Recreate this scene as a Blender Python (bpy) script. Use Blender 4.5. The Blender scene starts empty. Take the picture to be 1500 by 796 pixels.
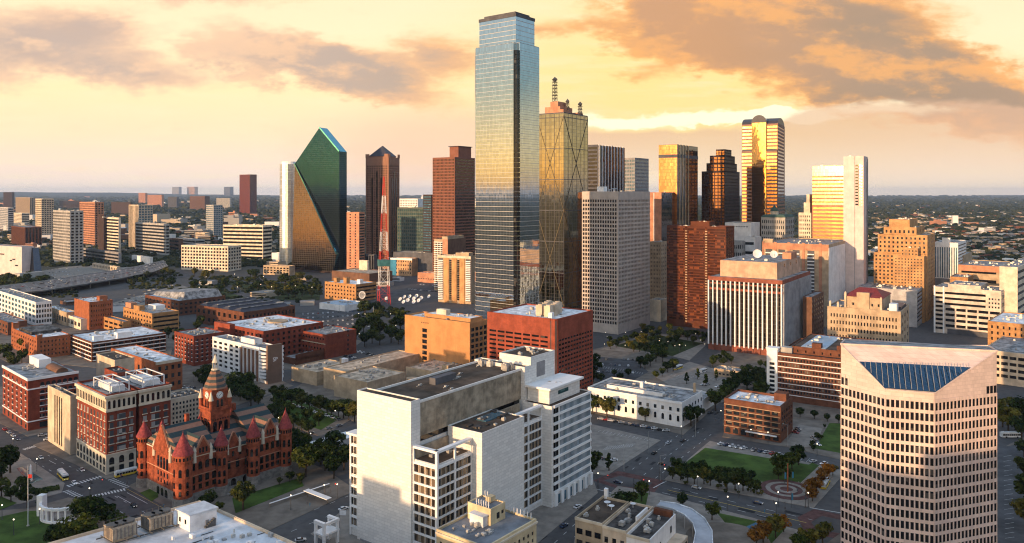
import bpy, math, random
from mathutils import Vector, Matrix
R=math.radians; rnd=random.Random(11)
S=bpy.context.scene; COL=S.collection
# ---------------------------------------------------------------- camera
# measurements were taken on the 1500x796 photograph: F focal length in pixels, horizon at row HY
F,CX,HY,H=1130.0,750.0,283.0,143.0
cam=bpy.data.cameras.new('camera'); camo=bpy.data.objects.new('camera',cam); COL.objects.link(camo)
camo.location=(0,0,H); camo.rotation_euler=(R(90),0,0)
cam.sensor_width=36; cam.lens=36*F/1500; cam.shift_y=-(398-HY)/1500.0
cam.clip_start=1; cam.clip_end=90000; S.camera=camo
try: S.cycles.pixel_filter_type='BLACKMAN_HARRIS'; S.cycles.filter_width=1.15
except Exception: pass
# ---------------------------------------------------------------- world and sun
SUN_AZ,SUN_EL=R(180+42),R(6.0)      # azimuth clockwise from +Y
S.view_settings.view_transform='Standard'; S.view_settings.look='None'
S.view_settings.exposure=EXPOSURE=0.28; S.view_settings.gamma=1
def lin(r,g,b):
    f=lambda c:(c/255/12.92 if c<=10 else ((c/255+.055)/1.055)**2.4)
    return (f(r),f(g),f(b),1)
class NT:
    def __init__(s,t): s.t=t
    def n(s,ty,ins=None,**kw):
        x=s.t.nodes.new(ty)
        for k,v in kw.items(): setattr(x,k,v)
        for k,v in (ins or {}).items():
            if hasattr(v,'is_linked') or isinstance(v,bpy.types.NodeSocket): s.t.links.new(v,x.inputs[k])
            else: x.inputs[k].default_value=v
        return x
    def m(s,op,a,b=0.0,c=None,clamp=False):
        d={0:a,1:b}
        if c is not None: d[2]=c
        return s.n('ShaderNodeMath',d,operation=op,use_clamp=clamp).outputs[0]
    def ss(s,x,lo,hi):
        return s.n('ShaderNodeMapRange',{0:x,1:lo,2:hi,3:0.0,4:1.0},interpolation_type='SMOOTHSTEP').outputs[0]
    def mix(s,f,a,b,mode='MIX'):
        x=s.n('ShaderNodeMix',{0:f},data_type='RGBA',blend_type=mode)
        for k,v in ((6,a),(7,b)):
            if isinstance(v,bpy.types.NodeSocket): s.t.links.new(v,x.inputs[k])
            else: x.inputs[k].default_value=v
        return x.outputs[2]
    def ramp(s,f,stops):
        x=s.n('ShaderNodeValToRGB',{0:f}); e=x.color_ramp.elements
        while len(e)<len(stops): e.new(.5)
        for i,(p,c) in enumerate(stops): e[i].position=p; e[i].color=c
        return x.outputs[0]
W=bpy.data.worlds.new('World'); S.world=W; W.use_nodes=True
W.node_tree.nodes.clear(); T=NT(W.node_tree)
sky=T.n('ShaderNodeTexSky',sky_type='NISHITA',sun_disc=False,sun_elevation=SUN_EL,sun_rotation=SUN_AZ,altitude=100,air_density=1.0,dust_density=2.0,ozone_density=1.5)
tc=T.n('ShaderNodeTexCoord'); sp=T.n('ShaderNodeSeparateXYZ',{0:tc.outputs['Generated']}); el=sp.outputs[2]
bg0=T.n('ShaderNodeBackground',{0:sky.outputs[0],1:0.15})
zen=T.mix(T.ss(el,.07,.42),(0,0,0,1),(.29,.37,.50,1)); glow=T.m('MULTIPLY',T.m('SUBTRACT',1.0,T.ss(el,.02,.15)),T.m('SUBTRACT',1.0,T.ss(sp.outputs[1],.2,.75)))
bgx=T.n('ShaderNodeBackground',{0:T.mix(1.0,zen,T.mix(glow,(0,0,0,1),(.80,.33,.07,1)),'ADD'),1:1.0}); bg1=T.n('ShaderNodeAddShader',{0:bg0.outputs[0],1:bgx.outputs[0]})
dy=T.m('MAXIMUM',sp.outputs[1],.08)
u=T.m('DIVIDE',sp.outputs[0],dy); v=T.m('DIVIDE',sp.outputs[2],dy)
def fbm(us,vs,sc,det,off=0.0,rough=.55,dv=0.0):
    vec=T.n('ShaderNodeCombineXYZ',{0:T.m('MULTIPLY',u,us),1:T.m('MULTIPLY',T.m('ADD',v,dv) if dv else v,vs),2:off}).outputs[0]
    return T.n('ShaderNodeTexNoise',{'Vector':vec,'Scale':sc,'Detail':det,'Roughness':rough}).outputs[0]
big=fbm(1,2.6,5,3,.3); mid=fbm(1,2.2,13,7,4.0,.62); fine=fbm(1,2.8,40,5,8.0,.6); wisp=fbm(1,9,9,5,12.0)
uu=T.m('ADD',u,T.m('MULTIPLY',T.m('SUBTRACT',mid,.5),.16)); vv=T.m('ADD',v,T.m('MULTIPLY',T.m('SUBTRACT',T.m('ADD',T.m('MULTIPLY',big,.6),T.m('MULTIPLY',mid,.4)),.5),.085))
def blob(cx,cy,rx,ry,w=1.0,U=uu,V=vv,tilt=0.0):
    a=T.m('DIVIDE',T.m('SUBTRACT',U,(cx-CX)/F),rx/F)
    vc=T.m('SUBTRACT',V,(HY-cy)/F)
    if tilt: vc=T.m('ADD',vc,T.m('MULTIPLY',T.m('SUBTRACT',U,(cx-CX)/F),tilt))
    b=T.m('DIVIDE',vc,ry/F)
    r=T.m('SQRT',T.m('ADD',T.m('MULTIPLY',a,a),T.m('MULTIPLY',b,b)))
    return T.m('MULTIPLY',T.m('SUBTRACT',1.0,r,clamp=True),w)
def add(l):
    o=l[0]
    for x in l[1:]: o=T.m('ADD',o,x)
    return o
base=T.ramp(T.m('MULTIPLY',v,1/.26),[(0,lin(250,230,216)),(.10,lin(252,227,208)),(.3,lin(254,230,190)),(.52,lin(255,237,184)),(.8,lin(255,239,196)),(1,lin(254,234,192))])
yel=T.ss(blob(1000,120,520,210,1,u,v),0,.8)
base=T.mix(T.m('MULTIPLY',yel,.8),base,lin(255,224,142))
base=T.mix(T.m('MULTIPLY',T.ss(wisp,.42,.7),.35),base,lin(255,238,196))
pink=T.ss(blob(690,215,330,90,1),0,.7)
base=T.mix(T.m('MULTIPLY',pink,.7),base,lin(248,205,172))
# clouds: soft bodies torn by noise
dens=add([blob(50,68,215,74),blob(205,112,170,40,.75),blob(130,40,120,40,.5),blob(420,92,200,52,1.15,tilt=.25),blob(545,110,150,46,.9,tilt=.3),blob(640,80,110,50,.7),
  blob(320,-15,220,44,.8),blob(1000,45,170,80,1.1,tilt=.2),blob(1150,75,240,95,1.15,tilt=.3),blob(1310,105,230,92,1.15,tilt=.3),blob(1440,140,170,80,1.1,tilt=.25),blob(1300,30,170,50,.55),blob(1180,5,190,50,.7),blob(820,40,90,26,.45),blob(940,112,60,22,.4)])
d0=T.m('ADD',dens,T.m('MULTIPLY',T.m('SUBTRACT',T.m('ADD',T.m('MULTIPLY',mid,.62),T.m('MULTIPLY',fine,.38)),.5),1.05))
cm=T.ss(d0,.04,.52); core=T.ss(d0,.16,.95)
ctop=T.ss(big,.38,.62)
edge=T.mix(T.ss(u,-.45,.15),lin(252,204,168),lin(253,180,108))
dark=T.mix(T.ss(u,-.5,.4),lin(190,166,160),lin(168,142,122))
dark=T.mix(T.m('MULTIPLY',T.m('SUBTRACT',T.ss(u,-.1,.12),T.ss(u,.22,.48)),.75),dark,lin(214,156,112))
dark=T.mix(T.m('MULTIPLY',ctop,.22),dark,lin(216,164,130))
rel=T.m('ADD',T.m('MULTIPLY',T.m('SUBTRACT',mid,fbm(1,2.2,13,7,4.0,.62,.022)),1.0),T.m('MULTIPLY',T.m('SUBTRACT',big,fbm(1,2.6,5,3,.3,.55,.05)),1.2))
lit=T.ss(rel,-.05,.26); core=T.m('MULTIPLY',core,T.m('SUBTRACT',1.0,T.m('MULTIPLY',lit,.72)))
cc=T.mix(core,edge,dark)
col=T.mix(T.m('MULTIPLY',cm,T.m('ADD',.84,T.m('MULTIPLY',T.ss(u,-.3,.2),.10))),base,cc)
# low mauve bank on the right and at the middle with a bright rim
lowd=add([blob(1330,245,380,120,1.25),blob(1240,215,150,50,.5),blob(930,225,190,60,.9),blob(1480,230,200,90,.6)])
l0=T.m('ADD',lowd,T.m('MULTIPLY',T.m('SUBTRACT',mid,.5),.35))
lowm=T.ss(l0,.22,.40)
streak=T.ss(T.m('ADD',add([blob(990,172,230,15,1.2,tilt=.03),blob(1130,178,140,13,1.2),blob(1290,165,190,16,.7,tilt=-.02)]),T.m('MULTIPLY',T.m('SUBTRACT',fine,.5),.5)),.12,.6)
col=T.mix(T.m('MULTIPLY',streak,.95),col,(1.15,1.05,.72,1))
col=T.mix(T.m('MULTIPLY',lowm,.72),col,T.mix(T.ss(v,0,.10),lin(246,222,192),lin(228,184,150)))
k=2**-EXPOSURE
bg2=T.n('ShaderNodeBackground',{0:col,1:1.12*k})
front=T.m('MULTIPLY',T.ss(sp.outputs[1],.1,.42),T.m('SUBTRACT',1.0,T.ss(v,.30,.6)))
mx=T.n('ShaderNodeMixShader',{0:front,1:bg1.outputs[0],2:bg2.outputs[0]})
T.n('ShaderNodeOutputWorld',{0:mx.outputs[0]})
sl=bpy.data.lights.new('sun','SUN'); sl.energy=5.0; sl.angle=R(.5); sl.color=(1,.63,.34)
so=bpy.data.objects.new('sun',sl); COL.objects.link(so)
SD=Vector((math.sin(SUN_AZ)*math.cos(SUN_EL),math.cos(SUN_AZ)*math.cos(SUN_EL),math.sin(SUN_EL)))
so.rotation_euler=(-SD).to_track_quat('-Z','Y').to_euler(); so.location=(-300,-400,400)
# ---------------------------------------------------------------- helpers
def G(px,py,z=0.0):
    Y=F*(H-z)/(py-HY); return Vector(((px-CX)*Y/F,Y,z))
def Zat(py,Y): return H-(py-HY)*Y/F
def Pix(p): return (CX+F*p[0]/p[1], HY+F*(H-p[2])/p[1])
def adef(px): return 36-(px-700)*.012 if px<700 else 36-(px-700)*.004
MATS={}
def mat(name,col,rough=.85,var=.18,scale=.12,metal=0.0,brick=None,streak=0.0,emit=0.0,rand=0.0,spec=.14,bump=0.0):
    if name in MATS: return MATS[name]
    m=bpy.data.materials.new(name); m.use_nodes=True; m.node_tree.nodes.clear(); t=NT(m.node_tree); MATS[name]=m
    c=(*col[:3],1); tcn=t.n('ShaderNodeTexCoord'); ob=tcn.outputs['Object']
    nz=t.n('ShaderNodeTexNoise',{'Vector':ob,'Scale':scale,'Detail':5.0,'Roughness':.62}).outputs[0]
    lo=tuple(x*(1-var*1.5) for x in c[:3])+(1,); hi=tuple(min(1,x*(1+var)) for x in c[:3])+(1,)
    cs=t.mix(t.ss(nz,.3,.7),lo,hi)
    s3=t.n('ShaderNodeSeparateXYZ',{0:ob}); h2=t.m('ADD',s3.outputs[0],s3.outputs[1])
    if streak:
        vec=t.n('ShaderNodeCombineXYZ',{0:h2,1:t.m('MULTIPLY',s3.outputs[2],.06),2:0.0}).outputs[0]
        n2=t.n('ShaderNodeTexNoise',{'Vector':vec,'Scale':.9,'Detail':3.0}).outputs[0]
        cs=t.mix(t.m('MULTIPLY',t.ss(n2,.5,.75),streak),cs,tuple(x*.5 for x in c[:3])+(1,))
    hgt=nz
    if brick:
        vec=t.n('ShaderNodeCombineXYZ',{0:h2,1:s3.outputs[2],2:0.0}).outputs[0]
        bt=t.n('ShaderNodeTexBrick',{'Vector':vec,'Color1':(1,1,1,1),'Color2':(.86,.86,.86,1),'Mortar':(brick[2],)*3+(1,),'Scale':1.0,'Mortar Size':brick[3],'Mortar Smooth':.2,'Brick Width':brick[0],'Row Height':brick[1]})
        cs=t.mix(1.0,cs,bt.outputs[0],'MULTIPLY')
    if rand:
        oi=t.n('ShaderNodeObjectInfo').outputs['Random']
        cs=t.mix(1.0,cs,t.ramp(oi,[(0,(1-rand,1-rand,1-rand,1)),(1,(1+rand,1+rand*.9,1+rand*.6,1))]),'MULTIPLY')
    ins={'Base Color':cs,'Roughness':rough,'Metallic':metal,'Specular IOR Level':spec}
    if emit: ins['Emission Color']=c; ins['Emission Strength']=emit
    if bump: ins['Normal']=t.n('ShaderNodeBump',{'Strength':bump,'Distance':.3,'Height':hgt}).outputs[0]
    p=t.n('ShaderNodeBsdfPrincipled',ins); t.n('ShaderNodeOutputMaterial',{0:p.outputs[0]})
    return m
def glassmat(name,tint,rough=.05,cell=(1.5,3.9),line=.12,linecol=(.02,.02,.02),wob=.02,metal=1.0,vary=.15,lrough=.4):
    """mirror-coated curtain wall: panes that differ a little, thin mullions, wavy reflection"""
    if name in MATS: return MATS[name]
    m=bpy.data.materials.new(name); m.use_nodes=True; m.node_tree.nodes.clear(); t=NT(m.node_tree); MATS[name]=m
    ob=t.n('ShaderNodeTexCoord').outputs['Object']; s3=t.n('ShaderNodeSeparateXYZ',{0:ob}); h2=t.m('ADD',s3.outputs[0],s3.outputs[1])
    vec=t.n('ShaderNodeCombineXYZ',{0:h2,1:s3.outputs[2],2:0.0}).outputs[0]
    c=(*tint,1); lo=tuple(x*(1-vary) for x in tint)+(1,); hi=tuple(min(1,x*(1+vary)) for x in tint)+(1,)
    bt=t.n('ShaderNodeTexBrick',{'Vector':vec,'Color1':lo,'Color2':hi,'Mortar':(*linecol,1),'Scale':1.0,'Mortar Size':line,'Mortar Smooth':.1,'Brick Width':cell[0],'Row Height':cell[1]},offset=0.0)
    wn=t.n('ShaderNodeTexWhiteNoise',{'Vector':t.n('ShaderNodeVectorMath',{0:vec,1:(cell[0],cell[1],1)},operation='SNAP').outputs[0]},noise_dimensions='3D')
    nz=t.n('ShaderNodeTexNoise',{'Vector':ob,'Scale':.22,'Detail':2.0}).outputs[0]
    tilt=t.n('ShaderNodeVectorMath',{0:t.n('ShaderNodeVectorMath',{0:wn.outputs['Color'],1:(.5,.5,.5)},operation='SUBTRACT').outputs[0],'Scale':wob},operation='SCALE').outputs[0]
    bmp=t.n('ShaderNodeBump',{'Strength':.25,'Distance':wob*4,'Height':nz}).outputs[0]
    nrm=t.n('ShaderNodeVectorMath',{0:t.n('ShaderNodeVectorMath',{0:bmp,1:tilt},operation='ADD').outputs[0]},operation='NORMALIZE').outputs[0]
    fac=bt.outputs['Fac']
    p=t.n('ShaderNodeBsdfPrincipled',{'Base Color':bt.outputs[0],'Metallic':t.m('MULTIPLY',t.m('SUBTRACT',1.0,fac),metal),'Roughness':t.m('ADD',rough,t.m('MULTIPLY',fac,lrough)),'Normal':nrm})
    t.n('ShaderNodeOutputMaterial',{0:p.outputs[0]}); return m
def winmat(name,col=(.012,.016,.02),blind=(.30,.26,.20),amt=.14,rough=.07,spec=.5):
    """window pane: dark glass, some with drawn blinds"""
    if name in MATS: return MATS[name]
    m=bpy.data.materials.new(name); m.use_nodes=True; m.node_tree.nodes.clear(); t=NT(m.node_tree); MATS[name]=m
    ps=t.n('ShaderNodeNewGeometry').outputs['Position']
    vec=t.n('ShaderNodeVectorMath',{0:ps,1:(3.1,3.1,3.3)},operation='SNAP').outputs[0]
    w=t.n('ShaderNodeTexWhiteNoise',{'Vector':vec,'W':t.n('ShaderNodeObjectInfo').outputs['Random']},noise_dimensions='4D').outputs['Value']
    cs=t.mix(t.ss(w,1-amt,1-amt*.4),(*col,1),(*blind,1))
    cs=t.mix(t.m('MULTIPLY',w,.5),cs,(col[0]*2.6,col[1]*2.6,col[2]*2.6,1))
    p=t.n('ShaderNodeBsdfPrincipled',{'Base Color':cs,'Roughness':rough,'Specular IOR Level':spec}); t.n('ShaderNodeOutputMaterial',{0:p.outputs[0]}); return m
class MB:
    def __init__(s): s.v=[]; s.f=[]; s.mi=[]
    def hexa(s,P,m=0):
        b=len(s.v); s.v+=[tuple(p) for p in P]
        for q in ((0,3,2,1),(4,5,6,7),(0,1,5,4),(1,2,6,5),(2,3,7,6),(3,0,4,7)): s.f.append(tuple(b+i for i in q)); s.mi.append(m)
    def box(s,x0,x1,y0,y1,z0,z1,m=0):
        s.hexa([(x0,y0,z0),(x1,y0,z0),(x1,y1,z0),(x0,y1,z0),(x0,y0,z1),(x1,y0,z1),(x1,y1,z1),(x0,y1,z1)],m)
    def poly(s,P,m=0):
        b=len(s.v); s.v+=[tuple(p) for p in P]; s.f.append(tuple(range(b,b+len(P)))); s.mi.append(m)
    def prism(s,P,z0,z1,m=0,top=None):
        n=len(P); b=len(s.v)
        s.v+=[(p[0],p[1],z0) for p in P]+[((p[0],p[1],z1) if top is None else (p[0],p[1],top[i])) for i,p in enumerate(P)]
        s.f.append(tuple(b+i for i in range(n-1,-1,-1))); s.f.append(tuple(b+n+i for i in range(n))); s.mi+=[m,m]
        for i in range(n):
            j=(i+1)%n; s.f.append((b+i,b+j,b+n+j,b+n+i)); s.mi.append(m)
    def cone(s,cx,cy,r0,r1,z0,z1,n=16,m=0,rot=0.0):
        P=[(math.cos(2*math.pi*i/n+rot),math.sin(2*math.pi*i/n+rot)) for i in range(n)]; b=len(s.v)
        s.v+=[(cx+r0*a,cy+r0*c,z0) for a,c in P]+[(cx+max(r1,.01)*a,cy+max(r1,.01)*c,z1) for a,c in P]
        s.f.append(tuple(b+i for i in range(n-1,-1,-1))); s.f.append(tuple(b+n+i for i in range(n))); s.mi+=[m,m]
        for i in range(n):
            j=(i+1)%n; s.f.append((b+i,b+j,b+n+j,b+n+i)); s.mi.append(m)
    def bar(s,p,q,w,m=0):
        p=Vector(p); q=Vector(q); d=(q-p).normalized(); a=d.cross(Vector((0,0,1)))
        if a.length<.01: a=Vector((1,0,0))
        a.normalize(); c=d.cross(a); a*=w/2; c*=w/2
        s.hexa([p-a-c,p+a-c,p+a+c,p-a+c,q-a-c,q+a-c,q+a+c,q-a+c],m)
    def sphere(s,c,r,n=8,k=5,m=0,sz=1.0):
        b=len(s.v); s.v.append((c[0],c[1],c[2]-r*sz))
        for i in range(1,k):
            t=-math.pi/2+math.pi*i/k
            for j in range(n): s.v.append((c[0]+r*math.cos(t)*math.cos(2*math.pi*j/n),c[1]+r*math.cos(t)*math.sin(2*math.pi*j/n),c[2]+r*sz*math.sin(t)))
        s.v.append((c[0],c[1],c[2]+r*sz)); e=len(s.v)-1
        for j in range(n): s.f.append((b,b+1+(j+1)%n,b+1+j)); s.mi.append(m)
        for i in range(k-2):
            for j in range(n):
                o=b+1+i*n; s.f.append((o+j,o+(j+1)%n,o+n+(j+1)%n,o+n+j)); s.mi.append(m)
        o=b+1+(k-2)*n
        for j in range(n): s.f.append((o+j,o+(j+1)%n,e)); s.mi.append(m)
    def mesh(s,name,mats):
        me=bpy.data.meshes.new(name); me.from_pydata(s.v,[],s.f)
        for m in (mats if isinstance(mats,(list,tuple)) else [mats]): me.materials.append(m)
        if any(s.mi): me.polygons.foreach_set('material_index',s.mi)
        me.update(); return me
    def build(s,name,mats,parent=None,smooth=False):
        me=s.mesh(name,mats); o=bpy.data.objects.new(name,me); COL.objects.link(o); o.parent=parent
        if smooth: me.polygons.foreach_set('use_smooth',[True]*len(me.polygons))
        return o
def tag(o,label=None,cat=None,group=None,kind=None):
    for k_,v_ in (('label',label),('category',cat),('group',group),('kind',kind)):
        if v_: o[k_]=v_
    return o
def empty(name,loc,rz,label,cat,group=None):
    o=bpy.data.objects.new(name,None); COL.objects.link(o); o.location=loc; o.rotation_euler=(0,0,rz); o.empty_display_size=2
    return tag(o,label,cat,group)
def inst(me,name,parent,loc=(0,0,0),rz=0.0,sc=None):
    o=bpy.data.objects.new(name,me); COL.objects.link(o); o.parent=parent; o.location=loc; o.rotation_euler=(0,0,rz)
    if sc is not None: o.scale=sc
    return o
def dup(o,parent=None):
    c=o.copy(); COL.objects.link(c); c.parent=parent
    for ch in list(o.children): dup(ch,c)
    return c
# ---------------------------------------------------------------- materials
M=MATS
mat('tan',(.44,.33,.22),streak=.25); mat('tan_light',(.56,.45,.33),streak=.2); mat('cream',(.66,.57,.44),streak=.2); mat('white',(.78,.76,.73),streak=.2,var=.1)
mat('concrete',(.40,.38,.35),streak=.3); mat('gray',(.27,.26,.26),streak=.25); mat('gray_dark',(.10,.10,.11)); mat('brown',(.16,.085,.055),streak=.2); mat('brown_dark',(.055,.035,.03))
mat('brick_red',(.23,.055,.032),brick=(1.4,.5,.7,.02),streak=.3,scale=.25); mat('brick_orange',(.34,.115,.052),brick=(1.4,.5,.75,.02),streak=.3,scale=.25); mat('brick_brown',(.155,.062,.036),brick=(1.4,.5,.75,.02),streak=.3,scale=.25)
mat('brick_tan',(.46,.24,.10),brick=(1.4,.5,.8,.02),streak=.2,scale=.25); mat('salmon',(.48,.23,.14),streak=.2); mat('sandstone_red',(.31,.080,.040),brick=(1.3,.55,.62,.03),scale=.4,var=.3,streak=.2)
mat('pink_stone',(.66,.52,.46),brick=(2.2,1.35,.72,.05),var=.08,streak=.15); mat('granite_base',(.26,.235,.21),brick=(1.3,.7,.7,.03),var=.25,scale=.5)
mat('stone_panel',(.80,.77,.72),brick=(3.2,1.25,.76,.09),var=.035,scale=.5,streak=.07); mat('stone_brown',(.36,.30,.22),brick=(3.4,2.4,.9,.03),var=.3,scale=.2,streak=.5)
mat('roof_white',(.72,.74,.75),rough=.7,var=.3,scale=.22); mat('roof_gray',(.27,.27,.27),var=.45,scale=.22); mat('roof_dark',(.075,.068,.064),var=.5,scale=.25); mat('roof_brown',(.085,.062,.046),var=.35,scale=.12); mat('roof_tan',(.47,.38,.28),var=.35,scale=.2); mat('roof_blue',(.34,.44,.52),rough=.6,var=.15)
mat('metal',(.45,.45,.45),rough=.45,metal=.4,var=.2,scale=.6,rand=.3); mat('metal_dark',(.09,.09,.09),rough=.5,var=.2); mat('steel_white',(.7,.7,.7),rough=.5); mat('mast_red',(.50,.035,.025),rough=.5)
mat('trim_white',(.80,.79,.77),rough=.7,var=.08); mat('trim_stone',(.60,.52,.40),var=.15); mat('red_tile',(.22,.03,.025),rough=.6,var=.2,scale=.8); mat('green_roof',(.06,.11,.09)); mat('teal',(.05,.16,.17),rough=.4)
mat('asphalt',(.082,.078,.077),rough=.9,var=.28,scale=.05); mat('asphalt_lot',(.080,.080,.083),rough=.9,var=.25,scale=.08); mat('pavement',(.180,.152,.124),rough=.9,var=.2,scale=.12); mat('paving_light',(.250,.220,.188),rough=.9,var=.15,scale=.2); mat('brick_paving',(.115,.058,.052),rough=.9,var=.25,scale=.3)
mat('grass',(.055,.095,.018),rough=.95,var=.3,scale=.09); mat('marking',(.62,.62,.60),rough=.8,var=.25,scale=1.5); mat('marking_yellow',(.55,.40,.10),rough=.8,var=.25,scale=1.5)
mat('water',(.05,.13,.14),rough=.06,spec=.6); mat('lamp',(1,.84,.60),emit=2.6); mat('headlamp',(.9,.9,.85),emit=1.2); mat('signal_red',(1,.05,.03),emit=3)
mat('bark',(.06,.045,.032)); mat('tyre',(.015,.015,.015))
mat('bus_white',(.72,.72,.70),rough=.35); mat('bus_yellow',(.75,.52,.06),rough=.35); mat('dish',(.72,.72,.72),rough=.5)
winmat('window'); winmat('window_brown',(.03,.017,.010),(.2,.12,.07),.12); winmat('window_teal',(.02,.05,.055),(.15,.25,.26),.12); winmat('window_blue',(.035,.08,.11),(.2,.28,.34),.1,rough=.05); winmat('window_deep',(.006,.006,.007),(.10,.09,.08),.06)
def leafmat(name,c1,c2):
    m=bpy.data.materials.new(name); m.use_nodes=True; m.node_tree.nodes.clear(); t=NT(m.node_tree); MATS[name]=m
    ob=t.n('ShaderNodeTexCoord').outputs['Object']; nz=t.n('ShaderNodeTexNoise',{'Vector':ob,'Scale':.55,'Detail':3.0}).outputs[0]
    cs=t.mix(t.ss(nz,.35,.68),(*c1,1),(*c2,1)); oi=t.n('ShaderNodeObjectInfo').outputs['Random']
    cs=t.mix(1.0,cs,t.ramp(oi,[(0,(.5,.6,.55,1)),(.5,(1,1,1,1)),(1,(1.7,1.4,.9,1))]),'MULTIPLY')
    d=t.n('ShaderNodeBsdfDiffuse',{0:cs}).outputs[0]; tr=t.n('ShaderNodeBsdfTranslucent',{0:cs}).outputs[0]
    x=t.n('ShaderNodeMixShader',{0:.25,1:d,2:tr}); t.n('ShaderNodeOutputMaterial',{0:x.outputs[0]})
leafmat('leaf',(.016,.030,.010),(.066,.088,.026)); leafmat('leaf_olive',(.040,.050,.014),(.125,.12,.035)); leafmat('leaf_autumn',(.13,.055,.012),(.26,.13,.03))
glassmat('glass_tower',(.50,.56,.58),cell=(1.6,4.05),line=.06,linecol=(.10,.11,.11),wob=.004,vary=.08,rough=.04)
glassmat('glass_gold',(.78,.45,.15),cell=(1.6,4.1),line=.06,linecol=(.04,.03,.02),wob=.012)
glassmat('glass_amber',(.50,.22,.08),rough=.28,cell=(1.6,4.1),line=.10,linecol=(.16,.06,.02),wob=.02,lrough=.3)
glassmat('sunny_glass',(.52,.23,.075),rough=.16,cell=(2.2,4.3),line=.03,linecol=(.05,.03,.02),wob=.006,vary=.2)  # orange of the reflected sunset put into the pane tint
glassmat('sunny_gold',(1,.62,.16),rough=.12,cell=(2.2,4.3),line=.03,linecol=(.05,.03,.02),wob=.02,vary=.2)  # gold of the reflected sun put into the pane tint
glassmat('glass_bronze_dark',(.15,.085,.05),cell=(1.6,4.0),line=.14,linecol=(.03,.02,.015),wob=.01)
glassmat('glass_bronze',(.42,.27,.16),cell=(1.6,4.0),line=.14,linecol=(.05,.03,.02),wob=.02)
glassmat('glass_renaissance',(.31,.275,.19),cell=(3.2,3.9),line=.09,linecol=(.04,.04,.03),wob=.006)
glassmat('glass_green',(.008,.036,.056),cell=(2.0,3.7),line=.05,linecol=(.012,.03,.03),wob=.004,vary=.2)
glassmat('glass_copper',(.085,.058,.042),cell=(4.0,3.7),line=.14,linecol=(.015,.012,.01),wob=.005)
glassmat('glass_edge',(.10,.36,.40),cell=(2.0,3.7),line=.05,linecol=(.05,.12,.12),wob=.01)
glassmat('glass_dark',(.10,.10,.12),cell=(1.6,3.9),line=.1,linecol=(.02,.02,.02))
glassmat('glass_sun',(1.0,.72,.22),rough=.14,cell=(1.6,4.1),line=.06,linecol=(.12,.07,.02),wob=.006)  # sun glint of the tower top put into the glass tint
glassmat('glass_pale',(.97,.95,.86),rough=.3,cell=(2.2,3.4),line=.12,linecol=(.35,.33,.28),wob=.035)
glassmat('glass_sky',(.20,.32,.44),cell=(2.1,60),line=.10,linecol=(.25,.3,.33),wob=.01)
# ---------------------------------------------------------------- building kit
class Face:
    def __init__(s,p,e,n,L): s.p=Vector((p[0],p[1],0)); s.e=Vector((e[0],e[1],0)); s.n=Vector((n[0],n[1],0)); s.L=L
    def pt(s,u_,d,z): q=s.p+s.e*u_+s.n*d; return (q.x,q.y,z)
    def box(s,mb,u0,u1,d0,d1,z0,z1,m=0):
        p=s.pt; mb.hexa([p(u0,d0,z0),p(u1,d0,z0),p(u1,d1,z0),p(u0,d1,z0),p(u0,d0,z1),p(u1,d0,z1),p(u1,d1,z1),p(u0,d1,z1)],m)
def face2(p,q):
    p=Vector((p[0],p[1])); q=Vector((q[0],q[1])); e=(q-p); L=e.length; e/=L; return Face(p,e,(e.y,-e.x),L)   # outward normal to the right of p->q
WMESH={}
def wmesh(w,h,m,arch=False):
    key=(round(w,2),round(h,2),m.name,arch)
    if key not in WMESH:
        mb=MB()
        if arch:
            P=[(-w/2,-h/2),(w/2,-h/2)]+[(w/2*math.cos(t*math.pi/8),h/2-w/2+w/2*math.sin(t*math.pi/8)) for t in range(9)]
            n=len(P); mb.v=[(x,-.07,z) for x,z in P]+[(x,.07,z) for x,z in P]
            mb.f=[tuple(range(n)),tuple(range(2*n-1,n-1,-1))]+[(i,(i+1)%n,n+(i+1)%n,n+i) for i in range(n)]; mb.mi=[0]*len(mb.f)
        else: mb.box(-w/2,w/2,-.06,.06,-h/2,h/2)
        WMESH[key]=mb.mesh('window',m)
    return WMESH[key]
UNITM={}
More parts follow.
